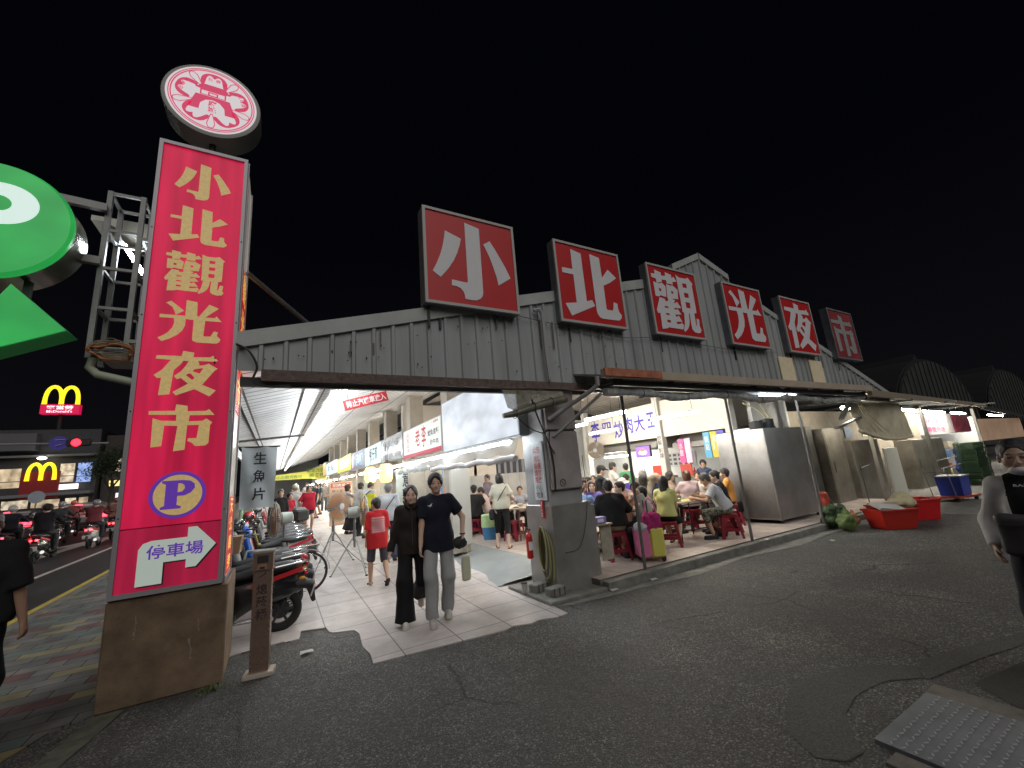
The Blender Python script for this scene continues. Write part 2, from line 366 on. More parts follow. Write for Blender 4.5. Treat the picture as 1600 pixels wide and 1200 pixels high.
# worn patches in the asphalt
PALE = mat('worn_concrete_patch', (.10,.098,.09), .9, noise=.65, nscale=75, bump=.8, bscale=90)
sheet('asphalt_patch', [(3.05,1.95),(3.3,2.06),(3.5,2.1),(3.7,2.04),(3.95,2.0),(4.2,1.85),(4.4,1.66),(4.2,1.58),(3.95,1.72),(3.6,1.76),(3.3,1.70),(3.1,1.58),(2.98,1.48),(2.82,1.5),(2.72,1.62),(2.8,1.75),(2.85,1.85),(2.95,1.88)], .004, PALE)
sheet('asphalt_patch', [(4.2,1.55),(4.9,1.42),(5.6,1.25),(6.9,.95),(8.4,.8),(8.4,.92),(6.8,1.1),(5.5,1.42),(4.9,1.6),(4.5,1.68)], .004, PALE)
TAR = mat('fresh_tar_patch', (.040,.039,.037), .75, noise=.4, nscale=12, bump=.7, bscale=60)
sheet('asphalt_patch', [(4.35,1.35),(5.2,1.2),(7.5,.7),(7.5,-2),(4.1,-2),(4.0,.9)], .0035, TAR)
# crushed weeds at the sign's foot
g = G(); random.seed(3)
for i in range(160):
    x = -.46+random.gauss(0,.07); y = 5.16+random.gauss(0,.035); h = random.uniform(.01,.05); a = random.random()*6.28
    g.add([(x,y,.005),(x+.012*math.cos(a),y+.012*math.sin(a),.005),(x+.03*math.cos(a+1),y+.03*math.sin(a+1),h)], [(0,1,2)])
struct(g.build('weeds', mat('weed_green', (.10,.12,.04), .8)), 'stuff')
# steel hatch
h = thing('drain_hatch', 'galvanised chequer plate hatch set in a concrete frame in the asphalt', 'hatch', (3.5,.7,0))
g = G(); g.box((4.03,.68,.008),(.17,1.62,.022)); g.box((3.02,.62,.006),(.14,1.5,.018)); g.box((3.53,-.2,.008),(.84,.14,.02)); g.each('frame', mat('hatch_concrete', (.17,.155,.135), .85, noise=.4, nscale=7, bump=.5), h)
g = G(); g.box((3.525,.68,.010),(.82,1.6,.028)); g.build('plate', mat('galvanised', (.19,.205,.22), .5, metal=.1, noise=.35, nscale=3), h)
g = G()
k = 0
for j in range(28):
    for i in range(17):
        x = 3.14+i*.048; y = -.08+j*.055
        s = 1 if (i+j) % 2 else -1
        g.bar((x-.011, y-.007*s, .0262), (x+.011, y+.007*s, .0262), .007, .005)
struct(g.build('tread', mat('tread_bright', (.40,.42,.44), .4, metal=.2), h), 'stuff')
# ---------------- THE MARKET HALL ----------------
market = thing('market_hall', 'long grey corrugated metal market hall with open arcade and low gable front', 'market hall', (7.6,5.1,0))
GREYM = mat('grey_sheet_metal', (.38,.40,.40), .55, metal=.0, noise=.28, nscale=.9, bump=.1, bscale=6)
_t = GREYM.node_tree; _n = [n for n in _t.nodes if n.type == 'TEX_NOISE'][0]; _mp = _t.nodes.new('ShaderNodeMapping'); _mp.inputs['Scale'].default_value = (2.6, 1, .28)
_t.links.new(_n.inputs['Vector'].links[0].from_socket, _mp.inputs[0]); _t.links.new(_mp.outputs[0], _n.inputs['Vector'])
TRIM = mat('trim_metal', (.45,.465,.455), .5, noise=.2, nscale=2)
def gtop(x):
    if x <= 7.0: return 3.45+.268*(x+.31)
    if x >= 8.95: return 5.55-.333*(x-8.95)
    return 5.5
def gfull(x):
    if 7.0 < x < 8.95: return 5.62+.47*(x-7.0) if x < 7.96 else 6.07-.36*(x-7.96)
    return gtop(x)
g = G(); P = []; x = -.40
while x < 16.3:
    P += [(x, 0.), (x+.175, 0.), (x+.19, -.03), (x+.225, -.03)]; x += .24
P += [(16.3, 0.)]
extra = []
vs = []; fs = []
for px, dy in P:
    vs += [(px, 5.1+dy, 3.02), (px, 5.1+dy, gfull(px)-.03)]
for i in range(len(P)-1): fs.append((2*i, 2*i+2, 2*i+3, 2*i+1))
n = len(vs); g.add(vs, fs)
g.build('gable_cladding', GREYM, market)
g = G()
for a, b in (((-.42, gtop(-.42)),(7.02, gtop(7.0))), ((7.0,5.66),(7.97,6.12)), ((7.95,6.12),(8.93,5.77)), ((8.93,5.57),(16.35,3.10))):
    dz = .12 if a[0] > 0 else .16
    g.prism([(a[0],a[1]-dz),(b[0],b[1]-dz),(b[0],b[1]+.02),(a[0],a[1]+.02)], lambda u,v: (u,5.055,v), lambda u,v: (u,5.25,v))
g.build('gable_trim', TRIM, market)
g = G(); g.bar((-.18,5.08,2.975),(4.35,5.08,2.975),.09,.11); g.build('lintel_beam', mat('rusty_beam', (.16,.115,.10), .8, noise=.5, nscale=18, bump=.4), market)
g = G(); g.bar((-.38,5.25,2.93),(4.4,5.25,2.93),.08,.10); g.bar((4.4,5.2,2.98),(16.3,5.2,2.98),.1,.12); g.build('steel_purlin', mat('dark_steel', (.05,.05,.052), .6, noise=.3), market)
# roof sheets over everything
g = G()
def slab(x0, z0, x1, z1, y0, y1, t=.04): g.prism([(x0,z0),(x1,z1),(x1,z1-t),(x0,z0-t)], lambda u,v: (u,y0,v), lambda u,v: (u,y1,v))
slab(-.40, gtop(-.4), 7.0, gtop(7.0), 5.26, 6.1); slab(-1.05, gtop(-1.05), 7.0, gtop(7.0), 6.1, 60); slab(8.95, 5.55, 16.4, 3.08, 5.26, 60); slab(7.0,5.6,7.97,6.05,5.26,60); slab(7.97,6.05,8.95,5.72,5.26,60)
g.build('roof', mat('roof_metal', (.10,.11,.11), .6, noise=.3), market)
# ceiling lined with panels, rising with the roof
CEIL = tile_mat('ceiling_panel', (.86,.86,.85), (.88,.88,.87), (.10,.095,.09), 1.15, .30, .016, .62, speck=.02, wear=.14, bump=.6)
g = G(); slab(-1.0, 3.0, 4.6, 4.42, 6.1, 60, .02); slab(-.40, 3.0+.6*1.42/5.6, 4.6, 4.42, 5.3, 6.1, .02)
g.build('ceiling', CEIL, market)
CEILZ = lambda x: 3.0+(x+1.0)*(3.19+.268*4.6-3.0)/5.6
g = G(); slab(4.62, CEILZ(4.6), 7.6, 5.0, 5.3, 14.2, .02); slab(7.6,5.0,13.6,3.7,5.3,14.2,.02)
g.build('dining_ceiling', tile_mat('dining_ceiling_panel', (.52,.47,.41), (.56,.51,.45), (.2,.17,.14), .5, .26, .01, .6, speck=.02), market)
# hangers / ceiling rails
g = G()
for x in (-.55, .35): g.bar((x,5.4,CEILZ(x)-.03),(x,58,CEILZ(x)-.03),.035,.03)
for yy in (12,): g.bar((-1.0,yy,2.86),(.6,yy,3.0),.05,.05)
g.build('ceiling_rail', MATS['dark_steel'], market)
# columns between the shops
COLM = mat('column_paint', (.42,.37,.30), .6, noise=.2, nscale=3)
for k in range(9):
    yy = 8.7+3.02*k
    g = G(); g.box((3.51,yy+.2,2.07),(.4,.4,3.95),bev=.01); g.build('column', COLM, market)
# main corner pillar: steel wrap below, cabinet above
g = G(); g.box((3.79,5.5,1.55),(.62,.62,3.0),bev=.01); g.build('corner_pillar', mat('pillar_grey_paint', (.33,.335,.33), .5, noise=.25, nscale=3), market)
STEEL = mat('brushed_steel', (.40,.39,.37), .36, metal=.6, noise=.25, nscale=1.6, bump=.05, bscale=14)
g = G(); g.box((3.84,5.5,.62),(.74,.72,1.18),bev=.01); g.box((4.2,5.34,.6),(.16,.36,1.1),bev=.01); g.build('pillar_steel_wrap', STEEL, market)
PINK = mat('pinkish_panel_paint', (.36,.32,.315), .5, noise=.2, nscale=4)
g = G(); g.box((3.80,5.155,1.85),(.56,.07,.86),bev=.02); g.build('meter_cabinet', PINK, market)
g = G(); g.box((3.80,5.16,2.62),(.56,.06,.62),bev=.01); g.build('meter_cabinet', PINK, market)
g = G(); g.torus((3.70,5.112,1.52),.05,.004,'y',20,6); g.bar((3.665,5.112,1.555),(3.735,5.112,1.485),.006,.004); g.build('no_smoking_mark', mat('dark_mark', (.07,.07,.07), .6), market)
g = G(); g.box((3.455,5.34,1.55),(.012,.16,.0)); g.v=[]; g.f=[]
g.box((3.455,5.36,1.72),(.02,.3,.86)); g.build('notice_board', mat('notice_white', (.62,.66,.68), .5), market)
g = G(); glyph(g,'公告',(3.44,5.36,2.03),YM,ZP,.2,.1,.004); glyph(g,'消防\n設備\n請勿\n堆放',(3.44,5.36,1.74),YM,ZP,.18,.40,.004); g.build('notice_writing', mat('notice_red', (.5,.05,.05), .5), market)
g = G(); glyph(g,'小心\n地滑',(3.44,5.36,1.42),YM,ZP,.18,.2,.004); g.build('notice_writing', mat('notice_black', (.05,.05,.06), .5), market)
g = G(); g.box((3.457,5.36,1.16),(.018,.06,.26)); g.build('hydrant_label', mat('label_red', (.62,.05,.05), .5), market)
g = G(); glyph(g,'消\n防\n栓',(3.446,5.36,1.16),YM,ZP,.04,.22,.003); g.build('label_writing', mat('paper_white', (.78,.78,.76), .6), market)
# dining-side walls
BEIGE = mat('beige_wall', (.60,.535,.46), .75, noise=.12, nscale=1.5)
GREYT = tile_mat('grey_wall_tile', (.42,.41,.39),(.46,.45,.43),(.25,.24,.22),.5,.5,.006,.5,rotz=0)
g = G(); g.box((6.95,14.1,2.6),(6.5,.2,3.4)); g.build('back_wall', BEIGE, market)
g = G(); g.box((6.6,13.97,.93),(5.6,.06,1.58)); g.build('tiled_dado', GREYT, market)
g = G(); g.box((7.9,13.98,1.96),(1.5,.04,.5)); g.build('back_window', mat('dark_glass', (.04,.045,.05), .2), market)
g = G(); 
for k in range(6): g.box((7.25+k*.26,13.95,1.96),(.1,.02,.5))
g.build('window_curtain', mat('curtain_grey', (.2,.2,.22), .8), market)
# right stall wall, x = 10.6 : sign board above, steel kitchen below
CREAM = mat('cream_signboard', (.70,.655,.58), .6, noise=.06, nscale=1)
g = G(); g.box((10.68,10.93,3.01),(.16,3.46,1.12)); g.build('stall_signboard', CREAM, market)
g = G(); g.box((10.68,7.95,3.01),(.14,2.35,1.14)); g.build('stall_signboard', CREAM, market)
BLUEW = mat('blue_writing', (.06,.05,.42), .5)
g = G()
for ch, yy, zz, ww, hh in (('李',12.2,2.98,.5,.78),('四',11.55,3.08,.46,.36),('炒',10.95,2.92,.46,.62),('肉',10.45,3.0,.4,.56),('大',9.95,3.0,.46,.56),('王',9.42,3.04,.38,.5)):
    glyph(g, ch, (10.598, yy, zz), YM, ZP, ww, hh, .003, .02)
g.build('signboard_writing', BLUEW, market)
POSTW = mat('post_white', (.62,.60,.56), .6, noise=.15)
g = G(); g.box((10.6,9.12,1.95),(.2,.2,3.7)); g.box((10.62,12.78,1.95),(.2,.2,3.7)); g.box((10.6,6.75,1.95),(.22,.22,3.7)); g.each('stall_post', POSTW, market)
g = G(); glyph(g,'炒\n飯',(10.497,9.12,2.35),YM,ZP,.16,.3,.004); glyph(g,'麵\n線',(10.497,9.12,1.95),YM,ZP,.16,.3,.004); g.build('post_writing', MATS['notice_black'], market)
g = G(); g.box((12.6,10.3,1.9),(.1,8.0,3.6)); g.each('kitchen_wall', mat('kitchen_white', (.68,.70,.70), .5, noise=.1), market)
g = G(); g.box((11.6,13.9,1.9),(2.0,.1,3.6)); g.box((11.9,6.5,1.9),(1.5,.1,3.6)); g.each('kitchen_wall', MATS['kitchen_white'], market)
g = G(); g.prism([(10.75,2.15),(12.5,2.15),(12.5,2.6),(11.4,2.6),(10.8,2.35)], lambda u,v:(u,9.5,v), lambda u,v:(u,12.4,v)); g.prism([(10.75,2.05),(12.5,2.05),(12.5,2.5),(11.4,2.5),(10.8,2.2)], lambda u,v:(u,7.0,v), lambda u,v:(u,8.9,v)); g.each('cooking_hood', STEEL, market)
g = G(); g.box((10.95,10.9,.68),(.6,3.3,1.1),bev=.01); g.box((10.95,7.9,.66),(.6,2.0,1.05),bev=.01); g.each('stall_counter', STEEL, market)
# wall menus, panels in the kitchen
g = G(); g.box((12.53,10.2,1.7),(.02,1.5,.5)); g.each('menu_panel', mat('menu_grey', (.55,.57,.58), .6), market)
g = G()
for i in range(6):
    for j in range(3): g.box((12.515,9.65+i*.22,1.57+j*.15),(.01,.13,.09))
g.build('menu_picture', mat('menu_dark', (.12,.1,.1), .6), market)
g = G(); g.box((10.63,9.5,1.42),(.03,.34,.3)); g.box((10.63,8.4,1.38),(.03,.4,.34)); g.each('menu_panel', mat('menu_red', (.55,.07,.05), .5), market)
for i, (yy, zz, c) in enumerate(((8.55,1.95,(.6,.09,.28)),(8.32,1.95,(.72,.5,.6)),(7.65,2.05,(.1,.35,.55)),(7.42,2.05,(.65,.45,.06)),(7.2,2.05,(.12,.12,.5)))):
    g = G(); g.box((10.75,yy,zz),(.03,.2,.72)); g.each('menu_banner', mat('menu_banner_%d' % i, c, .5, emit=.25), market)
g = G()
for yy,zz,ch in ((8.55,2.0,'水餃'),(7.65,2.1,'鍋貼'),(7.42,2.1,'湯麵')): glyph(g, ch[0]+'\n'+ch[1], (10.73,yy,zz), YM, ZP, .12,.4,.004)
g.build('menu_writing', MATS['paper_white'], market)
# shops along the arcade: partitions and rear wall beyond y = 14
SHOPW = mat('shop_wall', (.56,.53,.47), .7, noise=.15, nscale=1)
g = G(); g.box((6.3,37,1.8),(.1,46,3.4)); g.build('shop_rear_wall', SHOPW, market)
for k in range(10):
    yy = 14.0+k*4.6 if k else 14.25
    if k: g = G(); g.box((5.0,yy,1.7),(2.5,.1,3.2)); g.build('shop_partition', SHOPW, market)
# outer left post line
GREENP = mat('green_post_paint', (.33,.47,.31), .5, noise=.2)
for yy in (7.4, 14.9, 22, 29, 36):
    g = G(); g.cyl((-.86,yy,0),(-.86,yy,2.95),.05,n=12); g.build('green_post', GREENP, market)
g = G(); g.box((-1.02,33,2.93),(.06,55,.22)); g.build('eaves_gutter', TRIM, market)
# far end of arcade
g = G(); g.box((1.2,60,2.6),(7,.1,5.4)); g.build('far_wall', mat('far_wall_dark', (.30,.29,.26), .8), market)
g = G()
ARC = mat('arcade_tube_light', (.9,.95,1), .4, emit=100, ecol=(.92,.97,1))
y0 = 5.6
strip_x = .88
LF = mat('light_fitting', (.42,.43,.42), .5)
ST = 0
lf = thing('arcade_strip_light', 'continuous line of fluorescent tubes running down the arcade ceiling', 'strip light', (strip_x,5.5,CEILZ(strip_x)-.1))
g = G(); g.box((strip_x-.035,31,CEILZ(strip_x)-.275),(.07,51,.03)); g.build('channel', mat('channel_grey', (.22,.22,.22), .6), lf)
yy = 5.62
while yy < 56:
    g = G(); g.cyl((strip_x,yy,CEILZ(strip_x)-.33),(strip_x,yy+1.2,CEILZ(strip_x)-.33),.02 if yy < 14 else .026,n=8); g.build('tube', ARC, lf); yy += 1.36 if yy < 30 else 1.9
# ---------------- fluorescent tubes hanging in the dining hall ----------------
TUBE = mat('tube_warm', (1,.97,.9), .4, emit=330, ecol=(1,.93,.80)); TUBEC = mat('tube_cool', (.9,.95,1), .4, emit=75, ecol=(.84,.93,1))
def tube_light(a, b, label, m=TUBE, hang=.9, group='hanging tube lights in the dining hall', r=.02):
    a = Vector(a); b = Vector(b); c = (a+b)/2
    t = thing('tube_light', label, 'tube light', c, 0, group)
    g = G(); g.bar(a+Vector((0,0,.045)), b+Vector((0,0,.045)), .09,.03); g.build('fitting', mat('white_fitting', (.7,.7,.68), .5), t)
    g = G(); g.cyl(a, b, r, n=8); g.build('tube', m, t)
    if hang:
        g = G(); d = (b-a).normalized()*.15
        for p in (a+d, b-d): g.cyl(p+Vector((0,0,.05)), p+Vector((0,0,hang)), .005, n=5)
        g.each('hanger', MATS['dark_steel'], t)
for a, b, l in (((6.13,7.35,2.75),(6.17,6.1,2.75),'upper left of the hanging tube lights, over the first letters of the blue writing'),
    ((8.29,7.35,2.75),(8.46,6.1,2.75),'hanging tube light in front of the blank cream board right of the blue writing'),
    ((8.87,10.5,2.75),(8.95,9.3,2.75),'hanging tube light lower down in front of the blue writing'),
    ((6.65,9.1,2.75),(6.66,7.95,2.75),'hanging tube light nearest the corner pillar above the small fish sign'),
    ((11.2,10.9,2.35),(11.2,9.9,2.35),'short tube light under the steel hood left of the white post'),
    ((11.3,8.5,2.2),(11.3,7.3,2.2),'tube light over the stall right of the white post'),
    ((7.0,12.8,2.9),(7.0,11.4,2.9),'tube light deep in the hall behind the corner pillar'),
    ((11.1,12.4,2.0),(11.1,11.2,2.0),'tube light low over the kitchen left of the black pole')):
    tube_light(a, b, l)
# shop front lights under the signs
for k in range(7):
    yy = 5.75+k*1.32
    tube_light((3.22,yy,2.2),(3.22,yy+1.2,2.2), 'cool white tube under the arcade shop signs', TUBEC, 0, 'tube lights under the arcade signs')
for k in range(12):
    yy = 15.2+k*3.1
    tube_light((3.22,yy,2.2),(3.22,yy+1.3,2.2), 'cool white tube under the arcade shop signs', TUBE, 0, 'tube lights under the arcade signs', r=.022)
for k in range(8):
    yy = 15.5+k*4.8
    tube_light((5.2,yy,2.7),(5.2,yy+1.4,2.7), 'tube light inside an arcade shop', TUBE, 0, 'tube lights inside the arcade shops', r=.03)
# ---------------- front canopy ----------------
can = thing('front_canopy', 'shallow metal canopy with beige gutter over the dining front', 'canopy', (8.5,4.7,2.9))
GUT = mat('beige_gutter', (.52,.43,.34), .55, noise=.15, nscale=2)
g = G(); g.bar((4.12,4.42,3.04),(12.98,4.42,3.06),.10,.13); g.build('gutter', GUT, can)
g = G(); g.bar((4.10,4.36,3.045),(5.3,4.36,3.048),.03,.12); g.build('plastic_cover', mat('clear_orange_film', (.55,.22,.14), .15, noise=.4, nscale=6), can)
g = G(); g.prism([(4.47,3.03),(5.12,3.2),(5.12,3.17),(4.47,3.0)], lambda u,v:(4.1,u,v), lambda u,v:(13.0,u,v)); g.build('canopy_sheet', mat('canopy_grey', (.25,.25,.25), .6), can)
g = G(); g.bar((4.4,4.55,2.93),(12.9,4.55,2.93),.07,.08); g.bar((4.4,4.9,2.95),(12.9,4.9,2.95),.06,.08)
for k in range(8): g.bar((4.5+k*1.18,4.45,2.97),(4.5+k*1.18,5.1,3.0),.04,.05)
g.build('canopy_frame', MATS['dark_steel'], can)
g = G(); g.tube([(3.99,4.42,2.98),(3.99,4.42,2.86),(3.95,4.5,2.80),(3.56,5.1,2.46)],.035,10); g.build('downpipe', mat('grey_pipe', (.30,.30,.30), .45), can)
g = G(); g.bar((4.07,4.45,2.74),(3.62,5.12,2.20),.06,.03); g.build('brace', MATS['grey_pipe'], can)
# rolled plastic blinds under the canopy
duct = thing('rolled_blind', 'long rolled clear plastic rain blind tied under the canopy edge', 'rolled blind', (4.3,4.6,2.8))
random.seed(5); pts = []; rr = []
for k in range(46):
    t = k/45; pts.append((4.3+8.4*t, 4.62+.03*math.sin(k*.9), 2.80+.02*math.sin(k*.5)-.03*math.sin(t*PI*3)**2)); rr.append(.055+.014*math.sin(k*1.7)+.01*random.random())
g = G(); g.tube(pts, rr, 10); g.build('roll', mat('grey_plastic_film', (.58,.60,.60), .25, noise=.45, nscale=9, bump=.9, bscale=22), duct, True)
g = G()
for k in range(4, 46, 6): g.torus((pts[k][0],pts[k][1],pts[k][2]), rr[k]+.008,.006,'x',12,5); g.cyl((pts[k][0],pts[k][1],pts[k][2]+.05),(pts[k][0],pts[k][1],2.97),.004,n=4)
g.each('tie', MATS['notice_black'], duct)
tube_light((8.65,4.76,2.88),(10.05,4.76,2.88),'bare tube light under the front canopy above the steel cabinet', TUBEC, 0, None)
# dark rolled blind at the corner
rb = thing('rolled_blind', 'brownish rolled blind tied below the lintel beam beside the corner pillar', 'rolled blind', (3.2,4.95,2.6))
g = G(); pts=[(2.72,5.0,2.50),(2.9,4.98,2.53),(3.2,4.95,2.62),(3.5,4.93,2.69),(3.76,4.9,2.74)]; g.tube(pts,[.035,.05,.055,.062,.058],12); g.build('roll', mat('brown_film', (.17,.16,.12), .35, noise=.5, nscale=10, bump=.9, bscale=25), rb, True)
g = G(); g.add([(2.74,5.02,2.88),(3.78,5.0,2.88),(3.78,4.96,2.78),(2.95,5.0,2.56),(2.8,5.0,2.62)], [(0,1,2,3,4)]); g.build('loose_film', mat('brown_film_sheet', (.30,.28,.21), .3, noise=.5, nscale=12, bump=.8, alpha=.8), rb)
g = G()
for p in pts[1:4]: g.torus(p,.07,.006,'x',12,5)
g.each('tie', MATS['notice_black'], rb)
# support poles
POLE = mat('pole_grey', (.13,.125,.12), .5, noise=.25, nscale=8)
for (x, y, zb), l in (((4.93,4.93,.0),'black pole at the kerb just right of the corner pillar, in front of the suitcase'),((7.72,4.93,.0),'black pole at the kerb in front of the man in camouflage trousers'),((10.2,4.85,0),'thin pole at the kerb in front of the dark side of the steel cabinet')):
    p = thing('canopy_pole', l, 'pole', (x,y,0), 0, 'poles carrying the front canopy')
    g = G(); g.cyl((x,y,zb),(x,y,2.95),.026,n=12); g.build('pole', POLE, p)
    g = G(); g.cyl((x,y,zb),(x,y,.1),.034,n=12); g.cyl((x,y,1.9),(x,y,1.94),.034,n=12); g.build('sleeve', POLE, p)
# cables on the pillar and fascia
def cable(label, pts, r=.008, m=None, grp=None, name='cable'):
    sm = []
    P_ = [Vector(p) for p in pts]
    for i in range(len(P_)-1):
        a = P_[max(0,i-1)]; b = P_[i]; c = P_[i+1]; d = P_[min(len(P_)-1,i+2)]
        for k in range(6):
            t = k/6; sm.append(.5*((2*b)+(c-a)*t+(2*a-5*b+4*c-d)*t*t+(3*b-a-3*c+d)*t**3))
    sm.append(P_[-1])
    g = G(); g.tube(sm, r, 6); o = g.build(name, m or mat('black_cable', (.02,.02,.02), .5), None, True); return tag(o, label, 'cable', grp)
cable('black cable drooping across the corner pillar below the rolled blind', [(2.9,4.95,2.5),(3.1,4.97,2.33),(3.35,5.0,2.25),(3.5,5.05,2.3),(3.52,5.1,2.1),(3.6,5.1,1.95)])
cable('thick black cable slanting down the corner pillar', [(3.15,4.9,2.72),(3.3,5.0,2.45),(3.5,5.09,2.1),(3.56,5.1,1.8),(3.55,5.1,1.4)], .012)
cable('thin cable loop hanging on the steel wrap of the pillar', [(4.12,5.12,1.9),(4.1,5.1,1.2),(3.9,5.1,.62),(3.62,5.12,.55)], .005)
cable('cable looping off the left end of the lintel beam', [(-.42,5.05,3.3),(-.3,5.02,3.22),(-.22,5.02,3.05),(-.25,5.0,2.88),(-.1,5.0,2.83),(.1,5.0,2.85)], .012)
cable('thin wire sagging along the cladding under the letter signs', [(3.1,5.03,4.05),(3.9,5.03,3.98),(5.2,5.03,3.9),(6.3,5.03,3.98),(8.6,5.03,3.92),(10.2,5.03,4.0)], .006, mat('grey_wire', (.12,.12,.12), .5))
o = cable('pale conduit bending down the cladding between the first and second letter signs', [(3.42,5.02,4.16),(3.5,5.0,4.18),(3.56,5.0,4.05),(3.56,5.0,3.5),(3.58,5.0,3.05)], .028, mat('pale_conduit', (.42,.41,.42), .5), None, 'conduit')
# stains / rivets on cladding
g = G(); random.seed(11)
for i in range(46):
    x = random.uniform(-.6,6.5); z = random.uniform(3.15, gtop(x)-.3); g.sphere((x,5.062,z),(.009,.006,random.choice((.009,.009,.02))),6,4)
g.build('rivet', mat('rust_spot', (.05,.04,.035), .8), market)
g = G()
for i in range(34):
    x = random.uniform(-.3,15); zt = gtop(x)-random.uniform(.15,.6); L_ = random.uniform(.12,.55)
    if zt-L_ > 3.1: g.box((x,5.064,zt-L_/2),(random.uniform(.006,.022),.006,L_))
g.build('rust_streak', mat('rust_streak', (.20,.17,.14), .8, noise=.4, nscale=12), market)
g = G()
for a in (10.3,11.72): g.box((a+.3,5.062,3.6),(.6,.02,.62))
g.each('clear_panel', mat('yellow_clear_panel', (.55,.48,.33), .4, emit=.12, ecol=(.9,.75,.5), noise=.2, nscale=10), market)

